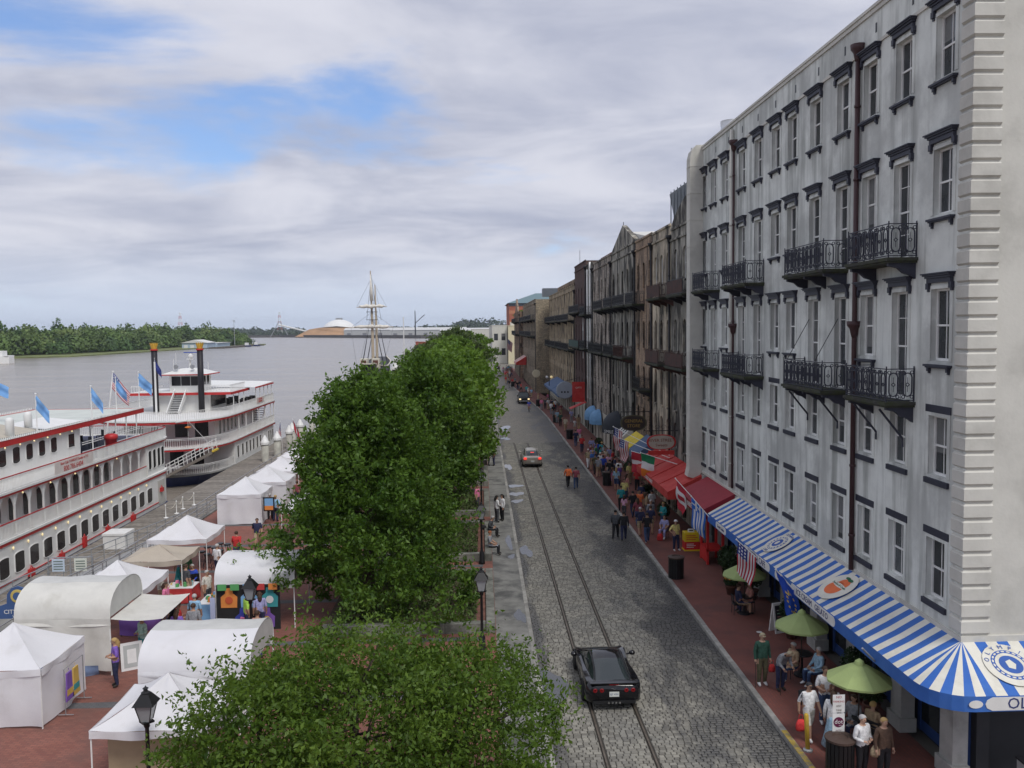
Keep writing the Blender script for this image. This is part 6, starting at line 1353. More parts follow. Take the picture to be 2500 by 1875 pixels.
def far_port():
    pm = plain('far_shore', (.10,.11,.07), .9, var=.4, scale=.01)
    struct(MB().slab([(x,y,-5) for x, y in ((-1900,2300),(-620,2200),(-510,2195),(-110,1545),(900,1545),(900,4500),(-1900,4500))], (0,0,3)).build('far_shore', pm))
    rng = random.Random(4); sp = []
    for i in range(230):
        t = rng.random(); x = -1500+2200*t; y = 2700+rng.uniform(0,500) if x < -350 else 2450+rng.uniform(0,400); h = rng.uniform(12,24)+(14 if x > -100 else 0); sp.append((x, y, -2+h*.3, rng.uniform(24,38), h))
    for i in range(60): x = rng.uniform(-90,330); sp.append((x, 1750+rng.uniform(0,250), 2, rng.uniform(14,24), rng.uniform(12,22)+max(0,(x-50))*.06))
    for i in range(16): sp.append((-600+12*i, 2240+rng.uniform(0,40), -1, rng.uniform(10,16), rng.uniform(8,14)))
    stuff(tag(put('distant_wood', leaf_mesh('distant_wood', blob_crowns(sp, 6.5, 240, 9), mat('wood_far', (.05,.075,.04), .9, var=.3, scale=.02))), 'hazy line of distant trees along the horizon', 'trees'))
    d = thing('storage_dome', 'white storage dome at the port across the river', 'dome', (-352,2160,-2)); prof = [(46*math.cos(t), 3+38*math.sin(t)) for t in [math.pi/2*i/10 for i in range(11)]]
    MB().lathe([(46,0)]+prof[:-1]+[(.1,41)], 28).build('shell', WHITE, d, True); MB().box(-8,-4,40,8,4,45).build('top_house', GREYMET, d)
    p = thing('sand_heap', 'orange brown bulk heap in front of the dome', 'heap', (-362,2060,-2)); hm = MB(); rg = random.Random(3)
    hm.add([(-75,-20,0),(105,-20,0),(105,25,0),(-75,25,0),(-45,0,17),(-20,0,21),(20,0,24),(60,0,20),(85,0,14)], [(0,1,8,7,6,5,4),(1,2,8),(2,3,4,5,6,7,8),(3,0,4)]); hm.build('heap', plain('bulk_orange', (.40,.24,.13), .95, var=.2, scale=.05), p)
    for i, (x, y, w, l, h) in enumerate(((-300,1900,170,60,14),(-180,1720,150,60,13),(-75,1600,120,40,11))):
        s = thing('port_shed', 'long pale port shed on the far quay, %s one' % ('left','middle','right')[i], 'building', (x,y,-2)); MB().box(0,0,0,w,l,h).build('wall', plain('port_wall', (.46,.46,.46), .8), s); MB().add([(-1,-1,h),(w+1,-1,h),(w+1,l,h),(-1,l,h),(-1,l/2,h+5),(w+1,l/2,h+5)], [(0,1,5,4),(2,3,4,5),(1,2,5),(3,0,4)]).build('roof', plain('port_roof', (.58,.58,.57), .8), s)
        for k in range(5): MB().box(w*(k+.2)/5,-.3,0,w*(k+.45)/5,0,h*.55).build('loading_door', plain('port_door', (.2,.2,.22), .8), s)
    q = MB().add([(-620,2192,-4),(-508,2190,-4),(-108,1540,-4),(200,1540,-4),(-620,2192,2),(-508,2190,2),(-108,1540,2),(200,1540,2)], [(0,1,5,4),(1,2,6,5),(2,3,7,6)]).build('port_quay', plain('quay_dark', (.09,.085,.08), .9)); tag(q, 'dark quay wall below the far port', 'quay')
    c = thing('conveyor', 'long sloping white conveyor beside the orange heap', 'conveyor', (-520,2150,-2)); MB().path([(20,0,30),(120,0,4)], 2.0, 6).build('gallery', WHITE, c); MB().path([(0,0,0),(22,0,38)], .9, 4).path([(45,0,0),(24,0,38)], .9, 4).build('support', GREYMET, c)
    for nm, x, y, lab in (('radio_mast',-720,2700,'red and white lattice radio mast far left'),('radio_mast',-640,3100,'red and white lattice radio mast beside the port')):
        pass
    for i, (x, y, h) in enumerate(((-739,2150,62),(-550,2380,66))):
        t = thing('radio_mast', ('red and white lattice mast above the far bank wood','red and white lattice mast left of the port dome')[i], 'mast', (x,y,-2))
        for k in range(8):
            z0, z1 = h*k/8, h*(k+1)/8; a, b = 6*(1-k/8)+1.2, 6*(1-(k+1)/8)+1.2; m = MB(); c = [(-1,-1),(1,-1),(1,1),(-1,1)]
            for j in range(4):
                p, q2 = c[j], c[(j+1) % 4]; m.path([(p[0]*a,p[1]*a,z0),(p[0]*b,p[1]*b,z1)], .32, 4); m.path([(p[0]*a,p[1]*a,z0),(q2[0]*b,q2[1]*b,z1)], .2, 4)
            m.build('mast_section', [plain('mast_red', (.5,.12,.1), .7), WHITE][k % 2], t)
    c = thing('dock_crane', 'thin dark crane jib standing above the far port sheds', 'crane', (-125,1650,-2)); MB().tube((0,0,0),(0,0,50),1.4,.7,6).build('tower', DARKIRON, c); MB().path([(0,0,26),(18,0,42)], .7, 5).build('jib', DARKIRON, c)
far_port()
def tall_ship():
    s = thing('tall_ship', 'moored square rigged tall ship with furled sails seen beyond the trees', 'tall ship', (-28.9,228,-3.8), R(2))
    st = []; n = 9
    for i in range(13):
        t = i/12; y = -9+38*t; w = 3.5*math.sin(min(1,.25+t*1.6)*math.pi/2)*(1 if t < .8 else 1-(t-.8)*2.6); z = 6.4+1.6*abs(t-.45)**2*4
        st.append((y, max(.25,w), z))
    mb = MB(); vs = []
    for y, w, z in st: vs += [(-w,y,z),(-w*.95,y,z*.5),(-w*.6,y,-.5),(w*.6,y,-.5),(w*.95,y,z*.5),(w,y,z)]
    mb.add(vs, [(6*i+j,6*i+j+1,6*i+7+j,6*i+6+j) for i in range(12) for j in range(5)]+[(0,1,2,3,4,5)]+[(6*i,6*i+6,6*i+11,6*i+5) for i in range(12)]); mb.build('hull', plain('hull_black', (.03,.032,.037), .5), s, True)
    CRM = plain('cream_paint', (.60,.57,.48), .6)
    MB().path([(x*1.02,y,z+.15) for x, y, z in [(-w,y,z) for y, w, z in st]], .18, 4).path([(w*1.02,y,z+.15) for y, w, z in st], .18, 4).path([(-st[0][1],st[0][0]-.05,st[0][2]),(st[0][1],st[0][0]-.05,st[0][2])], .2, 4).build('bulwark', CRM, s)
    MB().box(-2.4,-6.5,6.2,-.5,-2.5,8.9).box(.6,-6.5,6.2,2.5,-2.5,8.9).build('deckhouse', CRM, s)
    for x in (-2.1,.9): MB().box(x,-6.55,7.4,x+1.3,-6.5,8.5).build('deckhouse_window', plain('brown_glass', (.12,.05,.035), .4), s)
    WOOD = plain('spar_wood', (.50,.42,.31), .6); SAIL = plain('furled_sail', (.70,.67,.60), .85, var=.15)
    for i, (y, h, yards) in enumerate(((4,32,((16.8,5.2),(22.2,4.2))),(17,29,((15.5,5),)))):
        m = MB().path([(0,y,2),(0,y,h*.55),(-.2,y,h)], [.45,.36,.14], 8).build('mast', WOOD, s)
        if i == 0:
            for z, w in ((16.9,5.6),(22.3,4.0)):
                MB().path([(-w,y-.5,z),(w,y-.5,z+.15)], [.09,.09], 6).build('yard', WOOD, s); rr = random.Random(int(z)); MB().path([(-w*.85+w*1.7*k/10,y-.7,z+.25+rr.uniform(-.12,.15)) for k in range(11)], [.12]+[rr.uniform(.28,.55) for _ in range(9)]+[.12], 7).build('furled_sail', SAIL, s, True)
            MB().path([(0,y-.45,24),(-.1,y-.45,27.5),(-.15,y-.4,31)], [.5,.35,.1], 7).build('gaff_sail', SAIL, s, True)
            for z in (18.9,21.0): MB().box(-1.5,y-.6,z,1.5,y+.6,z+.12).build('crosstree', DARKIRON, s)
        for sx in (-1,1):
            r = MB()
            for k in range(4): r.path([(sx*3.4,y-2+k*1.1,4),(sx*.5,y,19)], .035, 3); r.path([(sx*1.4,y-.2*k,19),(0,y,h-1)], .025, 3)
            for k in range(12): t = (k+1)/13; r.path([(sx*(3.4-2.9*t),y-2+2*t,4+15*t),(sx*(3.4-2.9*t),y+1.3-1.3*t,4+15*t)], .018, 3)
            r.build('shrouds', DARKIRON, s)
    g = MB()
    for sx in (-1,1):
        for a, b in (((0,4,31),(0,17,20)),((sx*3,-8,4.5),(0,4,22)),((sx*5.6,3.5,16.9),(sx*3,-6,5)),((sx*4,3.5,22.3),(0,4,30)),((sx*5.6,3.5,16.9),(0,4,21))): g.path([a,b], .03, 3)
    g.build('rigging', DARKIRON, s)
    b = thing('white_cruiser', 'white passenger boat berthed beside the tall ship behind trees', 'boat', (-22.5,236,-3.8)); MB().slab([(-2.5,0,0),(2.5,0,0),(2.5,20,0),(-2.5,20,0)], (0,0,3.4)).build('hull', WHITE, b); MB().box(-2.2,1,3.4,2.2,15,6).box(-1.8,3,6,1.8,10,8.2).build('superstructure', WHITE, b)
    for k in range(4): MB().box(-2+1.05*k,.96,4.2,-1.2+1.05*k,1.0,5.3).build('window', SMOKE, b)
    MB().tube((.5,5,8.2),(.5,5,10.2),.08,n=5).build('mast', WHITE, b)
    f = thing('bare_flag_pole', 'white flagpole rising out of the riverfront trees', 'flagpole', (-11.6,130,.12)); MB().tube((0,0,0),(0,0,14.2),.11,.07,8).build('pole', WHITE, f)
tall_ship()
# ================================================================== vehicles
CARBLACK = plain('car_black', (.006,.006,.008), .08, spec=.6, var=.0); CARSILVER = plain('car_silver', (.40,.375,.33), .3, .4, var=.0); CARGLASS = plain('car_glass', (.02,.028,.03), .03, spec=.7, var=0.)
TYRE = plain('tyre', (.014,.014,.014), .85); RIM = plain('alloy', (.22,.22,.23), .35, .8); TAIL = plain('tail_lamp', (.22,.005,.008), .2, spec=.6); TAILLIT = plain('tail_lamp_lit', (.6,.02,.02), .3, emit=((1,.06,.04), .7)); CHROME = plain('chrome', (.55,.55,.56), .15, .95); TRIMB = plain('black_trim', (.012,.012,.013), .6)
def cr(ys, vals, yy):       # smooth interpolation
    ys = np.array(ys, float); vals = np.array(vals, float); m = np.gradient(vals, ys, axis=0); out = []
    for y in yy:
        i = min(max(np.searchsorted(ys, y)-1, 0), len(ys)-2); h = ys[i+1]-ys[i]; t = (y-ys[i])/h
        out.append((2*t**3-3*t**2+1)*vals[i]+(t**3-2*t**2+t)*h*m[i]+(-2*t**3+3*t**2)*vals[i+1]+(t**3-t**2)*h*m[i+1])
    return np.array(out)
def car(name, label, x, y, rz, st, gh, paint, wheels, tails, group=None, bed=False, plate=True, tail_m=None, roof_split=None, extras=None):
    c = thing(name, label, 'car', (x,y,0), rz, group)
    ys = [s[0] for s in st]; yy = np.linspace(ys[0], ys[-1], 30); V = cr(ys, [s[1:] for s in st], yy); vs = []; n = 13
    for Y, (w, zb, zs, zd) in zip(yy, V):
        half = [(w*.80,zb),(w*.96,zb+.06),(w*1.0,zb+(zs-zb)*.45),(w*.985,zs-.10),(w*.93,zs-.02),(w*.70,zd-.0)]
        sec = [(-a,z) for a, z in half]+[(0,zd+.015)]+[(a,z) for a, z in reversed(half)]
        vs += [(a,Y,z) for a, z in sec]
    k = len(yy); mb = MB(); mb.add(vs, [(i*n+j,i*n+j+1,(i+1)*n+j+1,(i+1)*n+j) for i in range(k-1) for j in range(n-1)]+[tuple(range(n-1,-1,-1)), tuple((k-1)*n+j for j in range(n))])
    mb.add([vs[i*n] for i in range(k)]+[vs[i*n+n-1] for i in range(k)], [(i,i+1,k+i+1,k+i) for i in range(k-1)])
    body = mb.build('body', paint, c, True); md = body.modifiers.new('edges', 'EDGE_SPLIT'); md.split_angle = R(50)
    gy = [s[0] for s in gh]; g2 = np.linspace(gy[0], gy[-1], 25); G = cr(gy, [s[1:] for s in gh], g2); vs = []; m = 9
    for Y, (wb, wr, z0, z1) in zip(g2, G):
        half = [(wb,z0),(wb*.6+wr*.4,z0+(z1-z0)*.5),(wr,z0+(z1-z0)*.92),(wr*.6,z1)]
        vs += [(a,Y,z) for a, z in [(-a,z) for a, z in half]+[(0,z1+.012)]+[(a,z) for a, z in reversed(half)]]
    fs = []; ms = []; r0, r1 = roof_split
    for i in range(24):
        ym = (g2[i]+g2[i+1])/2
        for j in range(8):
            fs.append((i*m+j,i*m+j+1,(i+1)*m+j+1,(i+1)*m+j)); top = j in (2,3,4,5)
            pil = any(abs(ym-q) < .07 for q in extras.get('pillars', ())) and not top
            edge = j in (1,6) and False
            ms.append(1 if (top and r0 < ym < r1) or pil else 0)
    g = MB(); g.v = vs; g.f = fs; g.m = ms; g.build('greenhouse', [CARGLASS, paint], c, True)
    rails = MB()
    for sx in (2, 6): rails.path([vs[i*m+sx] for i in range(25)], .03, 5)
    rails.build('roof_rail', paint, c, True)
    wr, ww = wheels[2], wheels[3]
    for Y in wheels[:2]:
        wd = float(cr(ys, [s[1] for s in st], [Y])[0])
        for s in (-1, 1):
            t = MB().lathe([(wr*.62,-ww/2),(wr*.95,-ww/2),(wr,-ww*.35),(wr,ww*.35),(wr*.95,ww/2),(wr*.62,ww/2)], 22); o = t.build('wheel', TYRE, c, True); o.location = (s*(wd-ww/2+.03), Y, wr); o.rotation_euler = (0,R(90),0)
            r = MB().lathe([(wr*.64,-.02),(wr*.62,.03),(wr*.2,.0),(.05,.03)], 18); 
            for q in range(5): a = q*2*math.pi/5; r.box(-.03,0,.0,.03,wr*.6,.035); r.v[-8:] = [(p[0]*math.cos(a)-p[1]*math.sin(a), p[0]*math.sin(a)+p[1]*math.cos(a), p[2]) for p in r.v[-8:]]
            ro = r.build('rim', RIM, o); ro.location = (0,0,s*ww*.42)
            MB().path([(s*(wd+.0),Y+(wr+.05)*math.cos(a),wr+(wr+.05)*math.sin(a)) for a in [math.pi*i/12 for i in range(13)]], .03, 5).build('wheel_arch', TRIMB, c)
    for (tx, tz, a, b, round_) in tails:
        for s in (-1, 1):
            if round_: o = MB().lathe([(a,-.02),(a,.015),(a*.8,.025),(a*.3,.01)], 16).build('tail_lamp', tail_m or TAIL, c, True); o.location = (s*tx, ys[0]+.01, tz); o.rotation_euler = (R(90),0,0)
            else: MB().bevbox(s*tx-a,-.10,tz-b,s*tx+a,.12,tz+b,.03).build('tail_lamp', tail_m or TAIL, c)
    if plate: p = MB().box(-.16,-.035,.50,.16,-.015,.66).build('number_plate', plain('plate', (.6,.62,.58), .5), c); text_mesh('EJT 4790', .075, plain('plate_ink', (.05,.08,.2), .5), 'lettering', p, frame((0,-.037,.58), (1,0,0), (0,0,1)), .001)
    MB().box(-.7,-.03,.27,.7,.06,.36).build('lower_bumper', TRIMB, c)
    for s in (-1, 1):
        mY, mz, mw = extras['mirror']; MB().path([(s*(mw-.16),mY,mz-.03),(s*mw,mY,mz)], .03, 6).build('mirror_arm', paint, c); q = MB().lathe([(.02,-.09),(.075,-.05),(.085,.02),(.05,.06)], 10).build('mirror', paint, c, True); q.location = (s*(mw+.06),mY,mz+.02); q.rotation_euler = (R(-90),0,0); q.scale = (1.35,1,1)
    return c
vet = car('sports_car', 'glossy black low sports coupe driving away over the tram rails', 4.17, 27.15, 0,
  [(0,.80,.36,.80,.80),(.12,.88,.25,.88,.915),(.35,.92,.20,.91,.90),(.8,.935,.18,.90,.87),(1.4,.92,.16,.85,.83),(2.2,.885,.16,.80,.79),(3.0,.91,.16,.82,.77),(3.55,.915,.17,.80,.72),(4.1,.86,.17,.66,.60),(4.38,.70,.2,.52,.48)],
  [(.28,.66,.60,.88,.90),(.8,.68,.54,.86,1.03),(1.5,.71,.52,.83,1.19),(1.95,.72,.52,.82,1.235),(2.3,.73,.52,.81,1.21),(2.75,.74,.55,.80,1.03),(3.2,.74,.66,.79,.80)], CARBLACK, (.92,3.55,.335,.27), [(.62,.70,.072,0,True),(.40,.70,.072,0,True)], roof_split=(1.55,2.3), extras=dict(pillars=(1.35,), mirror=(2.6,.92,.98)))
MB().box(-.78,-.0,.905,.78,.16,.94).build('spoiler_lip', CARBLACK, vet); MB().box(-.16,-.012,.88,.16,.0,.895).build('third_lamp', TAIL, vet)
MB().slab([(-.09,-.012,.76),(0,-.012,.73),(.09,-.012,.76),(0,-.012,.745)], (0,.01,0)).build('crossed_emblem', CHROME, vet)
for s in (-.12,.0,.12,-.24): MB().path([(s+.06,-.045,.30),(s+.06,.1,.30)], .035, 10).build('tail_pipe', CHROME, vet)
SED = [(0,.76,.34,.90,.90),(.10,.84,.26,.95,.98),(.4,.87,.2,.96,1.0),(.9,.885,.18,.94,.99),(1.8,.89,.17,.91,.96),(2.8,.89,.17,.90,.95),(3.4,.88,.17,.88,.94),(4.0,.87,.18,.84,.86),(4.4,.80,.2,.74,.74),(4.55,.68,.24,.62,.6)]
SEDG = [(.45,.62,.56,.96,.99),(.95,.70,.56,.95,1.27),(1.45,.74,.55,.93,1.42),(2.2,.76,.56,.92,1.46),(2.8,.76,.57,.92,1.42),(3.2,.76,.60,.92,1.22),(3.75,.74,.68,.91,.94)]
sd = car('sedan', 'silver four door sedan with brake lamps lit, driving along the rails', 4.46, 76.3, 0, SED, SEDG, CARSILVER, (.9,3.6,.31,.2), [(.66,.84,.13,.085,False)], tail_m=TAILLIT, roof_split=(1.3,2.8), extras=dict(pillars=(1.9,1.2), mirror=(3.1,1.0,.95)))
MB().box(-.16,.42,1.30,.16,.55,1.34).build('third_lamp', TAILLIT, sd)
car('sedan', 'small dark car at the far bend of the street', 4.75, 262, 0, SED, SEDG, plain('car_dark', (.03,.03,.035), .2), (.9,3.6,.31,.2), [(.66,.84,.13,.085,False)], roof_split=(1.3,2.8), extras=dict(pillars=(1.9,1.2), mirror=(3.1,1.0,.95)))
def pickup():
    c = thing('pickup_truck', 'black pickup truck facing this way beside the far pavement', 'truck', (7.0,141,0)); P = plain('truck_black', (.012,.012,.014), .2, spec=.5)
    def loft(secs, nm, m):
        mb = MB(); vs = []
        for y, w, z0, z1 in secs: vs += [(-w*.95,y,z0),(-w,y,z0+.1),(-w,y,z1-.1),(-w*.92,y,z1),(w*.92,y,z1),(w,y,z1-.1),(w,y,z0+.1),(w*.95,y,z0)]
        k = len(secs); mb.add(vs, [(8*i+j,8*i+(j+1) % 8,8*i+8+(j+1) % 8,8*i+8+j) for i in range(k-1) for j in range(8)]+[tuple(range(8)), tuple(range(8*k-1,8*k-9,-1))]); mb.build(nm, m, c)
    loft([(0,.86,.45,.95),(.15,.93,.38,1.08),(1.5,.95,.36,1.14),(3.4,.95,.36,1.12),(3.42,.95,.36,1.10),(5.3,.95,.4,1.10),(5.4,.9,.45,1.05)], 'body', P)
    g = MB(); a = [(-.80,1.35,1.12),(.80,1.35,1.12),(.86,3.4,1.12),(-.86,3.4,1.12),(-.66,2.0,1.78),(.66,2.0,1.78),(.68,3.25,1.78),(-.68,3.25,1.78)]; g.add(a, [(0,1,5,4),(1,2,6,5),(2,3,7,6),(3,0,4,7)], 0); g.add(a[4:], [(0,1,2,3)], 1); g.build('cab', [CARGLASS,P], c)
    fr = MB()
    for p, q in ((0,4),(1,5),(2,6),(3,7),(4,5),(5,6),(6,7),(7,4)): fr.path([a[p],a[q]], .05, 4)
    fr.build('cab_frame', P, c); MB().box(-.5,-.02,.65,.5,.0,.92).build('grille', TRIMB, c); MB().box(-.9,-.12,.42,.9,.05,.6).build('bumper', CHROME, c)
    for s in (-1,1): MB().box(s*.7-.15,-.02,.7,s*.7+.15,.02,.92).build('headlamp', plain('head_lamp', (.75,.6,.35), .2, emit=((1,.75,.4), .8)), c); MB().box(s*1.02-.1,1.5,1.15,s*1.02+.1,1.58,1.35).build('mirror', P, c)
    for y in (.95,4.3):
        for s in (-1,1): o = MB().lathe([(.22,-.12),(.37,-.12),(.38,0),(.37,.12),(.22,.12)], 18).build('wheel', TYRE, c); o.location = (s*.84,y,.38); o.rotation_euler = (0,R(90),0)
pickup()
def bicycle(label, x, y, rz):
    b = thing('bicycle', label, 'bicycle', (x,y,0), rz)
    for yy in (-.5,.5): MB().path([(0,yy+.33*math.cos(k*math.pi/8),.34+.33*math.sin(k*math.pi/8)) for k in range(16)], .02, 5, closed=True).build('wheel', TYRE, b)
    MB().path([(0,.5,.34),(0,.1,.32),(0,-.38,.85),(0,.22,.85),(0,.1,.32)], .02, 5).path([(0,-.5,.34),(0,-.38,.98)], .02, 5).path([(0,.5,.34),(0,.22,.85)], .015, 5).build('frame', RED, b); MB().path([(-.25,-.36,1.0),(.25,-.36,1.0)], .018, 5).build('handlebar', BLACK, b); MB().bevbox(-.07,.12,.86,.07,.38,.92,.02).build('saddle', BLACK, b)
bicycle('bicycle ridden by the person in blue near the pickup', 7.0, 127.6, 0)
# ================================================================== people
PB = {}
def pose(kind):
    J = dict(pel=(0,0,.95), sp=(0,.0,1.14), ch=(0,.0,1.34), nb=(0,.015,1.46), nk=(0,.0,1.52), h0=(0,-.02,1.575), h1=(0,-.012,1.645), h2=(0,0,1.715))
    for s, k in ((-1,'R'),(1,'L')):
        J.update({'sh'+k:(s*.175,.01,1.41), 'el'+k:(s*.235,.03,1.14), 'wr'+k:(s*.25,-.04,.90), 'pm'+k:(s*.25,-.06,.82), 'hp'+k:(s*.09,0,.89), 'kn'+k:(s*.10,-.02,.50), 'an'+k:(s*.10,.03,.09), 'to'+k:(s*.115,-.13,.04)})
    def mv(**kw):
        for a, b in kw.items(): J[a] = b
    if kind == 'walk': mv(knR=(-.10,-.16,.52), anR=(-.10,-.20,.10), toR=(-.11,-.35,.07), knL=(.10,.04,.50), anL=(.10,.26,.14), toL=(.11,.12,.04), elR=(-.25,.12,1.15), wrR=(-.26,.10,.91), pmR=(-.26,.09,.83), elL=(.25,-.05,1.15), wrL=(.25,-.20,.94), pmL=(.24,-.25,.87))
    if kind == 'hands': mv(elR=(-.25,.02,1.14), wrR=(-.14,-.20,1.10), pmR=(-.07,-.26,1.12), elL=(.25,.02,1.14), wrL=(.14,-.20,1.12), pmL=(.07,-.25,1.15))
    if kind == 'hip': mv(elR=(-.34,.08,1.16), wrR=(-.2,-.03,1.0), pmR=(-.15,-.05,.97), knL=(.13,-.05,.5), anL=(.15,-.02,.09), toL=(.2,-.16,.04))
    if kind == 'phone': mv(elR=(-.25,-.02,1.16), wrR=(-.12,-.2,1.34), pmR=(-.08,-.22,1.41))
    if kind == 'stoop': mv(sp=(0,-.06,1.12), ch=(0,-.2,1.26), nb=(0,-.28,1.33), nk=(0,-.34,1.36), h0=(0,-.40,1.38), h1=(0,-.45,1.42), h2=(0,-.47,1.49), shR=(-.17,-.22,1.30), elR=(-.22,-.22,1.04), wrR=(-.18,-.36,.92), pmR=(-.17,-.42,.88), shL=(.17,-.22,1.30), elL=(.22,-.2,1.05), wrL=(.2,-.34,.92), pmL=(.19,-.4,.86))
    if kind in ('sit', 'sitlean'):
        for k, v in list(J.items()):
            if k[:2] not in ('kn','an','to'): J[k] = (v[0], v[1], v[2]-.43)
        for s, k in ((-1,'R'),(1,'L')): mv(**{'hp'+k:(s*.10,-.03,.49), 'kn'+k:(s*.14,-.45,.50), 'an'+k:(s*.13,-.44,.10), 'to'+k:(s*.14,-.60,.045), 'el'+k:(s*.25,-.05,.74), 'wr'+k:(s*.16,-.26,.62), 'pm'+k:(s*.12,-.33,.60)})
        if kind == 'sitlean':
            for k in ('sp','ch','nb','nk','h0','h1','h2','shR','shL'): v = J[k]; J[k] = (v[0], v[1]-.55*(v[2]-.6)*.6, v[2]-.05)
    return J
RAD = dict(pel=(.18,.14), sp=(.172,.138), ch=(.178,.135), nb=(.085,.075), nk=(.055,.055), h0=(.068,.078), h1=(.082,.100), h2=(.055,.065), sh=(.08,.08), el=(.056,.056), wr=(.034,.036), pm=(.022,.040), hp=(.115,.118), kn=(.08,.082), an=(.055,.058), to=(.045,.03))
BONES = [('pel','sp'),('sp','ch'),('ch','nb'),('nb','nk'),('nk','h0'),('h0','h1'),('h1','h2')]+[(a+k,b+k) for k in 'RL' for a, b in (('sh','el'),('el','wr'),('wr','pm'),('hp','kn'),('kn','an'),('an','to'))]+[('ch','sh'+k) for k in 'RL']+[('pel','hp'+k) for k in 'RL']
SLOT = {'sh-el':1,'el-wr':2,'wr-pm':0,'hp-kn':3,'kn-an':4,'an-to':5,'ch-sh':1,'pel-hp':3,'pel-sp':1,'sp-ch':1,'ch-nb':1,'nb-nk':0,'nk-h0':0,'h0-h1':0,'h1-h2':0}
def body_mesh(kind):
    if kind in PB: return PB[kind]
    J = pose(kind); names = list(J); me = bpy.data.meshes.new('body'); me.from_pydata([J[n] for n in names], [(names.index(a), names.index(b)) for a, b in BONES], [])
    o = bpy.data.objects.new('tmp', me); COL.objects.link(o); o.modifiers.new('s', 'SKIN'); sv = me.skin_vertices[0].data
    for i, n in enumerate(names): sv[i].radius = RAD.get(n) or RAD[n[:2]]; sv[i].use_root = (n == 'pel')
    ss = o.modifiers.new('u', 'SUBSURF'); ss.levels = 2
    dm = bpy.data.meshes.new_from_object(o.evaluated_get(bpy.context.evaluated_depsgraph_get())); bpy.data.objects.remove(o)
    mb = MB(); mb.v = [tuple(v.co) for v in dm.vertices]; seg = [(np.array(J[a]), np.array(J[b]), SLOT[a.rstrip('RL')+'-'+b.rstrip('RL')] if (a.rstrip('RL')+'-'+b.rstrip('RL')) in SLOT else 1) for a, b in BONES]
    C = np.array([tuple(p.center) for p in dm.polygons]); best = np.full(len(C), 9.); sl = np.zeros(len(C), int)
    for a, b, q in seg:
        d = b-a; t = np.clip((C-a)@d/(d@d), 0, 1); dist = np.linalg.norm(C-a-t[:,None]*d, axis=1); w = dist < best; best[w] = dist[w]; sl[w] = q
    hem = .93 if kind[:3] != 'sit' else .53; torso = np.abs(C[:,0]) < .21
    sl[(sl == 1) & (C[:,2] < hem) & torso] = 3; sl[(sl == 3) & (C[:,2] > hem)] = 1
    for p, q in zip(dm.polygons, sl): mb.f.append(tuple(p.vertices)); mb.m.append(int(q))
    # fingers and thumb at each hand
    for k, sgn in (('R',-1),('L',1)):
        w, p = Vector(J['wr'+k]), Vector(J['pm'+k]); d = (p-w).normalized(); side = d.cross(Vector((sgn,0,0))); side = side.normalized() if side.length > .1 else Vector((0,-1,0)); inn = Vector((-sgn,0,0))
        inn = (inn-d*inn.dot(d)); inn = inn.normalized() if inn.length > .1 else Vector((0,0,1)); b0 = p+d*.015
        for i in range(4):
            q = b0+side*(.027-.018*i); L = (.062,.07,.066,.052)[i]; mb.path([q, q+d*L*.55+inn*.008, q+d*L*.85+inn*.028], [.0105,.0095,.007], 5, 0)
        q = p-d*.03+side*.03; mb.path([q, q+side*.028+d*.03, q+side*.03+d*.055+inn*.01], [.012,.011,.008], 5, 0)
    # face
    h = Vector(J['h1']); f = (Vector(J['h0'])-h); fwd = Vector((0,-1,0))
    mb.add([h+Vector((-.014,-.095,-.03)), h+Vector((.014,-.095,-.03)), h+Vector((0,-.122,-.03)), h+Vector((0,-.098,.012))], [(0,1,2),(0,2,3),(1,3,2)], 0)
    for sx in (-1,1):
        mb.cb(h+Vector((sx*.033,-.094,.006)), (.02,.012,.01), 6); mb.path([h+Vector((sx*.083,.0,-.03)), h+Vector((sx*.092,.008,.015))], .014, 5, 0)
    mb.cb(h+Vector((0,-.093,-.058)), (.04,.012,.009), 6)
    dummy = [plain('skin_a', (.42,.25,.17), .6)]*7; mesh = mb.mesh('person', dummy, True); PB[kind] = (mesh, h); return PB[kind]
def hair_mesh(kind):
    def mk():
        mb = MB(); n, k = 14, 7; vs = []
        for i in range(k+1):
            t = math.pi*.62*i/k
            for j in range(n):
                a = 2*math.pi*j/n; fr = max(0, -math.sin(a)); tt = min(t, math.pi*(.62-.30*fr)); vs.append((.094*math.sin(tt)*math.cos(a), .008+.112*math.sin(tt)*math.sin(a), .012+.098*math.cos(tt)))
        mb.add(vs, [(i*n+j,i*n+(j+1) % n,(i+1)*n+(j+1) % n,(i+1)*n+j) for i in range(k) for j in range(n)])
        if kind == 'long': mb.path([(0,.06,.0),(0,.10,-.1),(0,.105,-.22),(0,.10,-.30)], [.085,.09,.08,.03], 10)
        if kind == 'cap': mb.slab([(.07*math.cos(t),-.085-.065*abs(math.sin(t)),.012) for t in [math.pi*i/8 for i in range(9)]], (0,0,.01))
        if kind == 'hat': mb.lathe([(.17,.02),(.18,.03),(.1,.045)], 16)
        return mb.mesh('hair', HAIRS['brown'])
    return shared(('hair',kind), mk)
HAIRS = {k: plain('hair_'+k, c, .7) for k, c in dict(brown=(.055,.03,.018), black=(.012,.01,.009), grey=(.42,.41,.40), blond=(.42,.28,.11), red=(.25,.08,.03), white=(.75,.75,.74), cap=(.35,.30,.2), dcap=(.02,.02,.025)).items()}
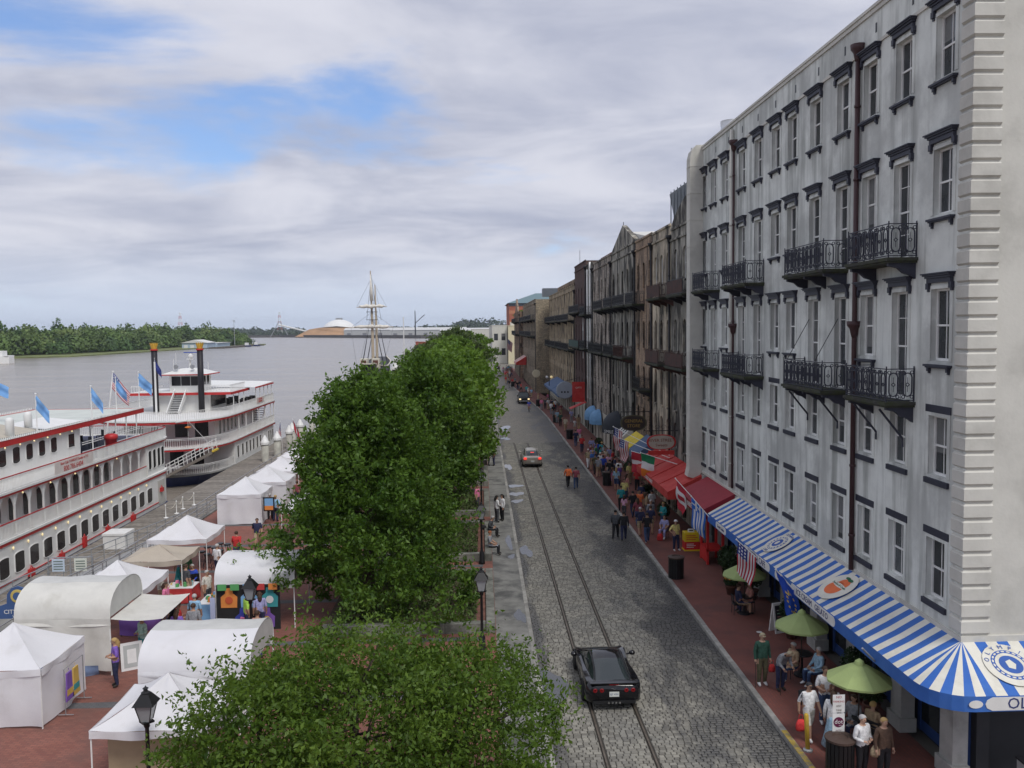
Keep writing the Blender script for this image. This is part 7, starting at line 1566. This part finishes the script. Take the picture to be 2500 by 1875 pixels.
CL = {k: mat('cloth_'+k, c, .85, var=.3, scale=11, bump=.8, bscale=9) for k, c in dict(white=(.72,.72,.72), black=(.015,.015,.018), navy=(.025,.03,.075), jeans=(.045,.075,.16), grey=(.26,.27,.29), dgrey=(.07,.075,.085), orange=(.75,.18,.06), maroon=(.25,.06,.08), khaki=(.38,.30,.19), beige=(.55,.48,.36), teal=(.03,.28,.30), pink=(.70,.20,.35), lpink=(.65,.35,.48), purple=(.20,.11,.45), lav=(.32,.32,.55), sky=(.28,.48,.68), blue=(.05,.14,.42), royal=(.03,.07,.42), green=(.06,.22,.10), dgreen=(.03,.085,.06), lime=(.35,.60,.08), yellow=(.68,.60,.22), red=(.55,.04,.04), salmon=(.52,.24,.20), mint=(.42,.60,.52), tan=(.36,.26,.16), olive=(.10,.09,.05), ltblue=(.30,.46,.58), brown=(.10,.06,.04), offw=(.6,.58,.52)).items()}
SKIN = [plain('skin_a', (.42,.25,.17), .6), plain('skin_b', (.50,.31,.22), .6), plain('skin_c', (.16,.085,.05), .6)]
SHOE = {k: plain('shoe_'+k, c, .7) for k, c in dict(w=(.65,.65,.65), d=(.03,.025,.02)).items()}; FACEDK = plain('face_dark', (.05,.025,.02), .6)
def person(x, y, z, kind, rz, top, bot, label, hair='short', hc='brown', short=True, shorts=False, skin=0, shoe='d', s=1., group=None, skirt=None):
    me, h = body_mesh(kind); o = put('person', me, None, (x,y,z), R(rz)); o.scale = (s*1.03,s*1.03,s); tag(o, label, 'person', group)
    ms = [SKIN[skin], CL[top], SKIN[skin] if short else CL[top], CL[bot], SKIN[skin] if shorts else CL[bot], SHOE[shoe], FACEDK]
    for sl, m in zip(o.material_slots, ms): sl.link = 'OBJECT'; sl.material = m
    ho = put('hair' if hair in ('short','long') else 'cap', hair_mesh(hair), o, tuple(h)); ho.material_slots[0].link = 'OBJECT'; ho.material_slots[0].material = HAIRS[hc]
    if skirt: MB().lathe([(.15,1.0),(.17,.9),(.24,.5),(.33,.14),(.31,.14)], 14).build('skirt', CL[skirt], o, True)
    return o
S_, Wk, Hd = 'stand', 'walk', 'hands'
for a in (
 # on the cobbles
 (6.66,66.5,0,Wk,190,'orange','black','person in an orange shirt crossing the cobbles','short','black',False),
 (7.19,65.75,0,Wk,175,'maroon','jeans','person in a maroon shirt and jeans walking beside the orange shirt','short','black'),
 (7.77,49.84,0,Wk,160,'dgrey','black','person in a dark jacket walking at the road edge','short','black',False),
 (8.19,49.4,0,Wk,172,'black','navy','person in a black sweater and navy trousers at the road edge','short','black',False),
 (2.68,140.5,0,Wk,0,'white','grey','distant person in white walking on the far rails','short','brown'),
 (7.0,127.5,.42,'sit',0,'royal','tan','cyclist in a royal blue shirt near the pickup','short','dcap'),
 # brick pavement crowd under the red awning
 (9.24,74.5,.13,Wk,10,'khaki','white','person in khaki shirt, white trousers and white cap leading the crowd','cap','white'),
 (9.25,56.9,.13,S_,180,'teal','black','person in a teal top standing at the kerb','short','brown'),
 (9.2,55.3,.13,S_,150,'lpink','dgrey','child in a pale pink top before the teal top','long','brown',True,False,0,'w',.78),
 (9.7,54.9,.13,Wk,190,'black','navy','person in black walking behind the pink child','short','black'),
 (10.2,55.2,.13,S_,0,'orange','navy','person in an orange patterned shirt facing this way','short','brown'),
 (10.5,54.4,.13,Hd,90,'tan','dgrey','person in a tan top half turned under the red awning','long','brown'),
 (11.0,55.2,.13,S_,200,'white','dgrey','person in a white tee under the edge of the red awning','short','dcap'),
 (9.25,49.9,.13,Wk,185,'navy','khaki','person in a navy shirt and khaki shorts walking away','short','grey',True,True),
 (9.35,48.3,.13,Wk,180,'black','jeans','person in a black tee and blue jeans nearest of the crowd','short','brown',True,False,0,'w'),
 (9.95,50.3,.13,S_,170,'navy','khaki','person in navy and khaki shorts beside the black tee','short','brown',True,True),
 (10.55,49.2,.20,'sit',-30,'lav','lav','seated person in lavender with a red bag at the feet','short','brown',True,False,0,'w'),
 (10.57,46.4,.13,'hip',20,'yellow','navy','person in a yellow shirt and white cap by the yellow cart','cap','white',True,False,0,'w'),
 (11.75,45.3,.13,S_,100,'blue','navy','vendor in blue leaning at the red stand','short','black'),
 (9.95,66.3,.13,S_,170,'pink','lpink','child in a bright pink dress by the litter bin','long','brown',True,True,0,'w',.72),
 (10.1,64.2,.13,S_,160,'ltblue','jeans','person in a light blue top behind the pink child','long','blond',True,True),
 (10.5,65.8,.13,Hd,200,'purple','navy','person in a purple shirt under the flags','short','black'),
 (9.75,75.6,.13,S_,20,'lav','dgrey','person in a lavender tee in the second crowd','short','brown'),
 (9.45,71.4,.13,Wk,180,'olive','black','person in olive walking away in the second crowd','short','black'),
 (9.5,69.9,.13,Wk,170,'grey','tan','person in grey and tan shorts in the second crowd','short','brown',True,True),
 (10.5,75.9,.13,S_,90,'teal','navy','person in teal deep in the second crowd','long','black'),
 (10.3,73.0,.13,S_,0,'salmon','jeans','person in a salmon top in the second crowd','long','brown'),
 (10.6,71.5,.13,Hd,10,'lpink','white','person in pale pink facing this way in the second crowd','short','brown'),
 (11.3,75.8,.13,S_,200,'lav','grey','stout person in a lilac shirt near the yellow awning','short','grey'),
 (11.3,73.8,.13,S_,240,'red','black','person in a red top near the navy awning','short','brown'),
 (11.1,79.1,.13,S_,0,'teal','jeans','person in a turquoise scarf by the shop door','hat','blond'),
 (10.7,79.4,.13,S_,180,'royal','navy','person in royal blue by the shop door','short','black'),
 (10.0,72.3,.13,Wk,0,'white','navy','person in white cap and tee in the second crowd','cap','white'),
 (10.9,70.0,.13,Hd,90,'navy','black','person in navy reading a menu by the shop','short','black'),
 (11.5,66.6,.13,S_,30,'yellow','tan','person in a yellow dress under the flags','long','brown'),
 (11.6,63.8,.13,S_,150,'red','black','person in red at the post of the red awning','short','black'),
 (9.9,77.6,.13,S_,30,'maroon','jeans','person in maroon and jeans at the back of the second crowd','short','brown'),
 (9.5,73.4,.13,'hip',200,'blue','khaki','person in blue and khaki shorts at the kerb in the second crowd','short','blond',True,True),
 (10.0,70.6,.13,Wk,185,'royal','dgrey','person in deep blue walking away before the second crowd','short','black'),
 (10.2,68.3,.13,S_,170,'black','navy','person all in dark clothes by the litter bin','short','black'),
 (10.9,68.0,.13,Hd,150,'white','jeans','person in a white tee and jeans near the flags','short','brown'),
 (10.8,74.8,.13,S_,10,'beige','brown','person in a beige top under the yellow awning','long','brown'),
 (10.3,77.2,.13,S_,60,'green','jeans','person in green by the striped shop awning','short','brown'),
 (11.0,77.0,.13,S_,-40,'grey','black','person in grey by the striped shop awning','long','black'),
 (10.5,82.0,.13,Wk,180,'lav','khaki','person in lilac walking past the dome awning','short','brown'),
 (9.8,84.0,.13,Wk,0,'red','navy','person in a red tee walking this way past the dome awning','short','black'),
 (9.6,52.6,.13,Wk,185,'maroon','jeans','person in a maroon top in the middle of the red awning crowd','long','brown'),
 (10.3,52.0,.13,S_,20,'grey','khaki','person in a grey tee and khaki shorts in the red awning crowd','short','grey',True,True),
 (10.9,51.2,.13,Hd,-60,'teal','jeans','person in a teal jacket under the red awning front','short','blond',False),
 (10.8,57.8,.13,S_,150,'navy','tan','person in navy and tan at the far part of the red awning','short','brown'),
 (9.9,59.4,.13,Wk,5,'yellow','jeans','person in a yellow tee walking this way past the red awning','short','brown'),
 (10.4,61.4,.13,S_,120,'salmon','dgrey','person in salmon under the tricolour flags','long','brown'),
 (9.7,88.5,.13,Wk,180,'navy','jeans','person in navy walking away past the pale blue awnings','short','brown'),
 (10.4,91.5,.13,S_,20,'pink','white','person in pink and white by the pale blue awnings','long','blond'),
 # left pavement
 (.55,77.1,.12,S_,90,'beige','black','person in a beige jacket on the left pavement','short','brown',False),
 (1.0,77.0,.12,S_,-80,'dgrey','navy','person in a dark vest facing the beige jacket','short','black',True,False,2),
 (.9,106.6,.12,S_,20,'black','black','person in black standing on the left pavement farther away','short','black',False),
 (.85,54.3,.12,Hd,120,'white','dgrey','person in a white blouse, left of the pair on the left pavement','long','black',False),
 (1.2,54.7,.12,S_,-60,'white','black','person in a white shirt, right of the pair on the left pavement','long','black',False),
 (.34,50.5,.13,'sitlean',75,'dgrey','black','person in a dark jacket hunched on the planter edge','short','grey',False),
 (.34,46.5,.13,'sit',80,'grey','black','person in a grey shirt with reddish hair sitting on the planter edge','short','red',True),
 (-.4,58.1,.12,S_,60,'pink','dgrey','person in a pink top by the lamp post','short','brown'),
 # far pavement
 (9.7,110.5,.13,S_,10,'ltblue','grey','person in pale blue standing on the far pavement','short','grey'),
 (9.8,107.0,.13,Wk,180,'dgreen','black','person with a green backpack walking away far along','short','brown'),
 (9.9,101.5,.13,Wk,0,'beige','tan','person in beige walking this way past the litter bin','short','brown',True,True),
 (11.6,111,.13,S_,190,'lav','grey','person in lilac by the green shop door','short','grey'),
 (11.2,103.4,.13,S_,180,'white','offw','child in white before the pale blue awning','short','brown',True,True,0,'w',.72),
 (11.8,104.4,.13,S_,170,'tan','khaki','person in tan beside the white clad child','long','brown'),
 (9.0,129.2,.13,S_,180,'pink','grey','person in pink by the far slate awning','short','brown'),
 (9.6,129.9,.13,Wk,0,'dgrey','black','person in charcoal by the far slate awning','short','black'),
 (10.0,129.0,.13,S_,30,'white','khaki','person in white and khaki by the far slate awning','short','grey'),
 (10.4,127.3,.13,S_,200,'navy','black','person in navy by the far slate awning','short','black'),
 (10.9,127.2,.13,S_,160,'white','navy','person in a bright white shirt by the far slate awning','short','black'),
 # cafe corner
 (9.5,28.55,.13,S_,8,'dgreen','olive','stout person in a green checked jacket and cap holding a cane','cap','cap',False,False,1,'w',1.06),
 (9.98,28.1,.13,'stoop',20,'grey','navy','stooped person in a grey jacket leaning on a cane','cap','cap',False),
 (10.75,29.0,.13,'sit',-70,'tan','jeans','seated person in a brown tee and jeans arms folded','short','grey',True,False,0,'w'),
 (11.45,28.5,.13,'sit',-80,'ltblue','jeans','seated person in a pale blue striped shirt','short','grey',False,False,1,'w'),
 (9.62,24.65,.13,Wk,12,'white','offw','person in white polo, shorts and dark cap with a backpack','cap','dcap',True,True,0,'w'),
 (10.5,25.6,.13,Hd,0,'white','jeans','person in white and black top and jeans standing by the umbrella','short','brown',True,False,0,'w',1.05),
 (10.1,24.0,.13,S_,150,'white','ltblue','person in a long light blue skirt behind the parking sign','long','brown',False,False,0,'w',1.,None,'ltblue'),
 (10.25,22.45,.13,Hd,20,'white','black','person with grey hair in a white jacket at the bottom right','short','grey',False,False,1),
 (10.75,22.25,.13,'stand',10,'brown','black','person with blond hair in a dark plum jacket at the bottom right','short','blond',False,False,1),
 (11.0,24.7,.13,'sit',-60,'grey','navy','seated person in a pale grey top beneath the near umbrella','short','brown',False),
 (11.35,24.2,.13,'sit',120,'tan','brown','seated person in a tan jacket back to us beneath the near umbrella','short','blond',False),
 (11.45,36.1,.13,'sit',-90,'salmon','navy','seated person in orange red at the table under the far umbrella','short','black'),
 (10.9,35.9,.13,'sit',90,'navy','tan','seated person in shorts at the table under the far umbrella','short','brown',True,True),
 # market
 (-12.95,29.9,.12,Hd,-60,'purple','navy','person with long blond hair in a purple top by the ivory tent','long','blond'),
 (-12.9,32.2,.12,Hd,-40,'mint','teal','person in a mint blouse and teal trousers by the side flap','short','brown',False),
 (-11.8,34.8,.12,S_,180,'sky','jeans','person in a light blue shirt, bald, in the market aisle','short','grey'),
 (-11.35,33.3,.12,S_,185,'grey','jeans','person in a grey tee back to us in the market aisle','short','brown',True,False,0,'d',1.05),
 (-12.1,33.8,.12,Hd,120,'red','navy','person in a red top bending over goods in the aisle','short','brown'),
 (-12.6,34.5,.12,S_,200,'black','black','person in black behind the red top','long','brown'),
 (-11.85,32.9,.12,S_,175,'purple','jeans','person with a ponytail in a purple vest in the aisle','long','brown'),
 (-13.9,40.85,.15,'sit',0,'royal','jeans','person in a royal blue jacket seated in the wheelchair','short','grey',False),
 (-14.4,41.5,.12,S_,20,'green','jeans','person in a green top standing behind the wheelchair','long','brown'),
 (-14.8,41.8,.12,S_,10,'lav','teal','person in a long teal skirt beside the green top','short','brown',True,False,0,'d',1.,None,'teal'),
 (-13.7,39.4,.12,S_,150,'dgrey','khaki','person in a striped dark tee before the tan canopy','short','brown'),
 (-14.5,38.4,.12,'hands',100,'offw','tan','person in a white sun hat at the goods table','hat','white',False),
 (-8.6,32.2,.12,S_,170,'salmon','jeans','person in a salmon tee beside the apron stall','short','brown',True,False,0,'d',1.06),
 (-9.7,34.8,.12,S_,120,'lime','navy','person in a lime green shirt at the apron stall','short','brown'),
 (-9.2,34.9,.12,S_,200,'lav','navy','person in lilac choosing an apron','long','brown'),
 (-13.4,43.1,.12,S_,150,'white','navy','person in a white shirt by the bar stools','short','grey'),
 (-13.2,45.8,.12,Wk,170,'red','jeans','person in a red tee walking past the bar stools','short','brown'),
 (-12.9,48.9,.12,Wk,10,'navy','khaki','person in navy and khaki shorts on the open plaza','short','brown',True,True),
 (-13.6,36.6,.12,Hd,90,'pink','jeans','person in pink browsing under the white tent','long','brown'),
 (-12.4,38.3,.12,S_,60,'offw','dgrey','person in cream by the market aisle','short','grey'),
 (-13.2,61.0,.12,S_,180,'maroon','navy','person in maroon between the far white tents','short','brown'),
 (-12.8,66.5,.12,Wk,0,'grey','black','person in grey walking by the far white tents','short','black'),
 (-14.0,56.4,.12,S_,190,'ltblue','black','person in pale blue looking at the hung picture','short','grey'),
 (-13.5,55.8,.12,'hip',170,'sky','navy','person in a bright blue top looking at the hung picture','short','blond')):
    person(*a)
rngp = random.Random(17)
for i in range(46):     # small far crowd along the pavement
    y = rngp.uniform(118, 250); x = rngp.uniform(8.9, 11.4)+bend(y)*.8-(1.6 if y > 160 else 0)
    person(x, y, .13, rngp.choice([S_,Wk,Hd]), rngp.uniform(0,360), rngp.choice(['white','red','navy','black','grey','pink','sky','tan','teal','offw','maroon']), rngp.choice(['jeans','navy','black','khaki','grey']), 'tiny distant pedestrian in the crowd on the far brick pavement', rngp.choice(['short','long']), rngp.choice(['brown','black','blond','grey']), group='distant crowd on the far pavement', s=rngp.uniform(.94,1.04))
# ---- things they carry
def bag(label, x, y, z, m, w=.3, h=.34):
    b = thing('shopping_bag', label, 'bag', (x,y,z)); MB().lathe([(w*.42,0),(w*.52,.08),(w*.5,h*.6),(w*.3,h)], 10, sy=.45).build('sack', CL[m], b, True); MB().path([(-.06,0,h),(-.05,0,h+.14),(.05,0,h+.14),(.06,0,h)], .008, 4).build('handle', CL[m], b)
bag('red shopping bag carried by the person in white polo', 9.34, 24.55, .45, 'red'); bag('red bag held by the person in the green checked jacket', 9.82, 28.5, .62, 'red', .24, .26); bag('red bag on the bricks by the seated person in lavender', 10.2, 48.8, .13, 'red', .36, .4); bag('white plastic bags left on the planter far along', .3, 101, .55, 'white', .5, .4); bag('tan patterned bag held at the bottom right', 10.55, 22.25, .8, 'khaki', .34, .3)
def cane(label, x, y): tag(MB().path([(0,0,0),(0,0,.84),(0,.05,.9),(0,.11,.88)], .012, 5).build('walking_cane', DKBROWN, None, loc=(x,y,.13)), label, 'cane')
cane('thin cane of the person in the green checked jacket', 9.22, 28.4); cane('cane of the stooped person in grey', 9.85, 27.72)
b = thing('backpack', 'dark backpack worn by the person in white polo', 'backpack', (9.58,24.88,1.12)); MB().bevbox(-.16,-.08,0,.16,.1,.42,.05).build('sack', CL['black'], b); MB().bevbox(-.12,.1,.04,.12,.16,.24,.02).build('pocket', CL['black'], b)
b = thing('camera_bag', 'dark bag lying behind the hunched sitter', 'bag', (.0,51.2,.42)); MB().lathe([(.12,0),(.18,.08),(.16,.2),(.06,.26)], 10).build('sack', CL['black'], b, True)
# ================================================================== pavement furniture
def litter_bin(loc, label, first=None):
    if first: return dup(first, loc, 0, label)
    b = thing('litter_bin', label, 'litter bin', loc, 0, 'dark slatted litter bins')
    for k in range(20): t = 2*math.pi*k/20; o = MB().box(-.012,-.045,.05,.012,.045,1.0).build('slat', DKBROWN if False else BLACK, b); o.location = (.36*math.cos(t),.36*math.sin(t),0); o.rotation_euler = (0,0,t)
    MB().lathe([(.33,0),(.33,.95),(.3,.95)], 16).build('liner', plain('bin_dark', (.02,.016,.015), .7), b); MB().lathe([(.35,.98),(.41,1.0),(.41,1.06),(.22,1.10),(.2,1.06)], 18).build('lid', plain('bin_lid', (.07,.045,.035), .6), b); MB().lathe([(.38,0),(.38,.06)], 18).build('foot_ring', BLACK, b)
    return b
lb = litter_bin((9.45,41.4,.13), 'round dark litter bin standing alone near the kerb, midway along the striped awning')
for p, l in (((9.75,66.5),'dark litter bin beside the pink clad child'),((9.7,94.8),'dark litter bin beyond the second crowd'),((9.6,111.6),'dark litter bin by the person in pale blue'),((8.9,135.3),'dark litter bin just behind the pickup'),((6.6,182),'dark litter bin farthest along the kerb'),((9.7,22.6),'dark litter bin under the parking sign at the bottom edge')): litter_bin((*p,.13), l, lb)
def parasol(x, y, ztop, label, first=None, s=1.):
    u = thing('parasol', label, 'parasol', (x,y,.13), 0, 'lime green parasols'); r = .94*s; G = mat('lime_canvas', (.40,.50,.20), .75, var=.06, trans=.2); e = ztop-.13-.5; n = 8; mb = MB(); vs = [(0,0,e+.5)]
    for ring_, (f, z) in enumerate(((.35,.36),(.7,.17),(1.,0),(1.0,-.06))):
        for i in range(16):
            t = 2*math.pi*i/16; k = f*r*(1 if i % 2 == 0 else .955); vs.append((k*math.cos(t), k*math.sin(t), e+z))
    fs = [(0,1+i,1+(i+1) % 16) for i in range(16)]+[(1+16*q+i,1+16*q+(i+1) % 16,17+16*q+(i+1) % 16,17+16*q+i) for q in range(3) for i in range(16)]
    mb.add(vs, fs).build('canopy', G, u); MB().lathe([(.16,e+.44),(.12,e+.53),(.02,e+.60)], 10).build('vent_cap', G, u)
    MB().tube((0,0,0),(0,0,e+.5),.022,n=8).build('pole', DKBROWN, u); MB().lathe([(.26,0),(.26,.06),(.05,.1),(.04,.3)], 14).build('base', DARKIRON, u)
    rb = MB()
    for i in range(8): t = math.pi/4*i; rb.path([(0,0,e+.46),(r*math.cos(t)*.98,r*math.sin(t)*.98,e-.01)], .01, 4)
    rb.build('ribs', DKBROWN, u)
parasol(10.95,24.25,2.62,'lime green parasol nearest, above seated customers at the corner'); parasol(11.15,29.3,2.42,'lime green parasol in the middle, behind the gold starred flag'); parasol(11.15,35.9,2.35,'lime green parasol farthest, over a small table')
def cafe_table(x, y, label):
    t = thing('cafe_table', label, 'table', (x,y,.13)); MB().lathe([(.36,.70),(.37,.72),(.36,.74)], 18).build('table_top', BLACK, t); MB().lathe([(.22,0),(.2,.03),(.035,.06),(.035,.7)], 12).build('pedestal', DARKIRON, t)
def cafe_chair(x, y, rz, label):
    c = thing('cafe_chair', label, 'chair', (x,y,.13), R(rz)); MB().bevbox(-.2,-.2,.43,.2,.2,.47,.01).build('seat', BLACK, c)
    for sx in (-.18,.18): MB().tube((sx,-.18,0),(sx,-.18,.43),.014,n=5).build('leg', DARKIRON, c); MB().path([(sx,.2,0),(sx,.18,.45),(sx,.24,.88)], .014, 5).build('leg', DARKIRON, c)
    for z in (.58,.7,.82): MB().box(-.18,.205,z-.03,.18,.225,z+.03).build('back_slat', DARKIRON, c)
cafe_table(11.2,36.0,'small black cafe table under the farthest parasol'); cafe_table(11.25,29.5,'small black cafe table under the middle parasol'); cafe_table(11.2,24.4,'small black cafe table under the nearest parasol')
for p in ((10.75,29.2,-70,'black cafe chair of the sitter in a brown tee'),(11.45,28.7,-80,'black cafe chair of the sitter in striped pale blue'),(11.0,24.9,-60,'black cafe chair of the sitter in pale grey'),(11.4,24.0,120,'black cafe chair of the sitter in tan'),(11.45,36.2,-90,'black cafe chair on the wall side of the far table'),(10.85,35.9,90,'black cafe chair on the kerb side of the far table'),(10.55,49.3,-30,'black chair of the sitter in lavender')): cafe_chair(*p)
def potted(x, y, h, r, label, m=None, seed=0, flowers=None):
    p = thing('potted_plant', label, 'potted plant', (x,y,.13)); MB().lathe([(.17,0),(.24,.36),(.27,.38),(.27,.43),(.22,.43),(.2,.36)], 14).build('pot', plain('clay_pot', (.11,.05,.035), .8), p, True)
    put('foliage', leaf_mesh('foliage', leaf_cloud((0,0,.45+h*.5), (r,r,h*.55), 900, .15, seed), m or MT['shrub_leaf']), p)
    MB().path([(0,0,.4),(.03,0,.45+h*.5)], .03, 5).build('stem', BARK, p)
    if flowers: put('flowers', leaf_mesh('flowers', leaf_cloud((0,0,.45+h*.9), (r,r,.12), 140, .1, seed+1), flowers), p)
DKL = mat('dark_shrub', (.03,.06,.018), .6, var=.4, scale=4, trans=.2); FLW = plain('orange_flowers', (.7,.3,.05), .7)
for a in ((12.15,37.9,1.3,.5,'bushy potted shrub behind the farthest parasol'),(11.75,39.6,1.5,.55,'bushy potted shrub at the far end of the striped awning'),(11.9,41.2,1.1,.45,'low potted shrub before the maroon awning'),(12.1,32.9,1.3,.45,'potted shrub beside the sandwich board'),(12.15,27.2,1.3,.5,'potted shrub behind the seated pair'),(12.15,26.0,1.1,.45,'potted shrub close to the corner pier'),(11.2,52.6,1.0,.4,'potted shrub under the red awning front'),(11.3,58.5,1.0,.4,'potted shrub at the far end of the red awning'),(11.9,69,1.0,.5,'potted shrub under the yellow awning'),(11.5,84,1.0,.45,'potted shrub past the dome awning')): potted(*a, m=DKL, seed=int(a[1]*7))
potted(11.35,38.6,.35,.3,'pot of orange flowers beyond the farthest parasol', DKL, 5, FLW)
def furniture():
    a = thing('sandwich_board', 'black and white sandwich board menu sign by the parasol', 'sign', (11.9,33.7,.13), R(20)); WB = plain('menu_dark', (.03,.03,.04), .6)
    for s in (-1,1):
        o = MB().box(-.35,-.02,0,.35,.02,1.2).build('panel', WHITE, a); o.location = (0,s*.2,0); o.rotation_euler = (R(s*9),0,0); q = MB().box(-.28,-.03 if s < 0 else .02,.12,.28,-.021 if s < 0 else .03,1.1).build('menu', WB, o)
        for k in range(6): MB().box(-.2,-.034,.25+.13*k,.1+.02*(k % 3),-.031,.28+.13*k).build('chalk_line', plain('chalk%d' % (k % 3), [(.6,.3,.3),(.3,.6,.4),(.6,.6,.6)][k % 3], .8), o) if s < 0 else None
    c = thing('sales_cart', 'yellow and red tour ticket cart on the brick pavement', 'cart', (11.15,46.3,.13)); Y = plain('cart_yellow', (.75,.55,.02), .5); Rr = plain('cart_red', (.60,.03,.03), .5)
    MB().bevbox(-.1,0,.08,.75,.6,.52,.02).build('lower_body', Rr, c); MB().bevbox(-.1,0,.52,.75,.6,1.02,.03).build('upper_body', Y, c); MB().box(-.12,-.02,.0,.77,.62,.08).build('plinth', Y, c)
    for k in range(3): MB().box(-.02,-.008,.62+.11*k,.5+.1*(k % 2),-.002,.66+.11*k).build('print_line', Rr, c); MB().box(.0,-.008,.2+.09*k,.4+.1*(k % 2),-.002,.23+.09*k).build('print_line', WHITE, c)
    t = thing('toy_bus', 'small white and black model on top of the yellow cart', 'model', (11.45,46.55,1.15)); MB().bevbox(-.16,-.1,0,.16,.1,.16,.04).build('body', WHITE, t); MB().box(-.12,-.105,.07,.1,-.098,.13).build('window_strip', BLACK, t)
    s = thing('red_stand', 'red painted timber stand at the edge of the maroon awning', 'stand', (11.6,43.6,.13))
    for p in ((0,0),(0,1.3),(.8,0),(.8,1.3)): MB().box(p[0]-.06,p[1]-.06,0,p[0]+.06,p[1]+.06,2.5).build('post', Rr, s)
    MB().box(-.06,-.06,.7,.86,1.36,.8).build('shelf', Rr, s); MB().box(-.08,-.08,2.4,.88,1.38,2.6).build('top_beam', Rr, s); MB().box(-.05,-.02,.1,-.02,1.3,.7).build('front_panel', Rr, s)
    b = thing('bollard', 'yellow steel bollard leaning slightly at the kerb', 'bollard', (9.33,23.95,.13)); o = MB().lathe([(.065,0),(.065,1.08),(.04,1.12)], 12).build('post', plain('bollard_yellow', (.55,.36,.04), .6, wear=((.3,.2,.08), .6, 4, .5, .7)), b, True); o.rotation_euler = (0,R(-3),0); MB().lathe([(.14,0),(.14,.05),(.1,.08)], 12).build('foot', GREYMET, b)
    p = thing('parking_sign', 'street sign post with NO PARKING plate above a dot logo plate', 'sign', (9.78,22.95,.13)); MB().tube((0,0,0),(0,0,2.15),.03,n=8).build('post', GREYMET, p)
    rd = plain('sign_red', (.40,.02,.03), .6); pl = MB().slab([(x,-.045,z) for x, z in ((-.17,1.62),(.17,1.62),(.17,2.12),(-.17,2.12))], (0,.008,0)).build('no_parking_plate', WHITE, p)
    for i, (tx, sz) in enumerate((('NO',.10),('PARKING',.075),('ANY',.075),('TIME',.075))): text_mesh(tx, sz, rd if i < 2 else plain('sign_ink', (.15,.1,.08), .6), 'lettering', pl, frame((0,-.048,2.05-.125*i), (1,0,0), (0,0,1)), .001)
    pl = MB().slab([(x,-.045,z) for x, z in ((-.17,1.07),(.17,1.07),(.17,1.58),(-.17,1.58))], (0,.008,0)).build('dot_plate', WHITE, p); q = MB().lathe([(.145,0),(.145,.004)], 24).build('dot_disc', plain('dot_plum', (.12,.01,.05), .6), pl, loc=(0,-.047,1.34)); q.rotation_euler = (R(90),0,0)
    text_mesh('dot', .17, WHITE, 'lettering', pl, frame((0,-.053,1.35), (1,0,0), (0,0,1)), .001); text_mesh('stop', .05, WHITE, 'lettering', pl, frame((.05,-.053,1.25), (1,0,0), (0,0,1)), .001); text_mesh('SHUTTLE', .04, plain('dot_plum', (.12,.01,.05), .6), 'lettering', pl, frame((0,-.053,1.11), (1,0,0), (0,0,1)), .001)
    n = thing('news_box', 'dark steel serving counter with a pale front by the corner pillar', 'counter', (13.9,20.6,.13)); MB().bevbox(0,0,0,.9,.8,.95,.03).build('body', plain('counter_pale', (.4,.4,.4), .5), n); MB().box(.05,-.01,.35,.85,.0,.8).build('front_panel', WHITE, n); MB().box(-.03,-.03,.95,.93,.83,1.0).build('worktop', DARKIRON, n)
    pt = thing('paper_plate', 'white paper plate dropped on the bricks', 'plate', (11.05,33.6,.135)); MB().lathe([(.07,0),(.11,.018),(.12,.018)], 14).build('disc', WHITE, pt)
    ch = thing('blue_chalkboard', 'blue framed menu board hanging under the striped awning', 'sign', (12.4,38.6,1.2)); MB().box(-.5,0,0,.4,.05,.9).build('board', plain('board_blue', (.05,.16,.26), .6), ch); MB().box(-.42,-.01,.1,.32,.0,.8).build('face', plain('board_face', (.10,.22,.30), .6), ch)
    g = thing('street_lamp', 'lit globe street lamp high on the far pavement', 'street lamp', (10.8,137,.13)); MB().lathe([(.12,0),(.07,.6),(.05,4.4)], 10).build('post', BLACK, g)
    for sx in (-.35,.35): MB().lathe([(.02,-.22),(.2,-.1),(.22,.02),(.14,.18),(.02,.22)], 12).build('globe', BULB if sx > 0 else WHITE, g, loc=(sx,0,4.5)); MB().path([(0,0,4.2),(sx,0,4.3)], .03, 5).build('arm', BLACK, g)
furniture()
# ================================================================== air
def make_haze():
    m = bpy.data.materials.new('haze_air'); m.use_nodes = True; nt = m.node_tree; nt.nodes.clear()
    v = N(nt, 'ShaderNodeVolumePrincipled', {'Color': (.80,.87,1,1), 'Density': .00008, 'Anisotropy': .2})
    o = nt.nodes.new('ShaderNodeOutputMaterial'); nt.links.new(v.outputs[0], o.inputs['Volume'])
    h = MB().box(-6050,-510,-6.2,2550,7050,96).build('haze', m); stuff(h)
make_haze()
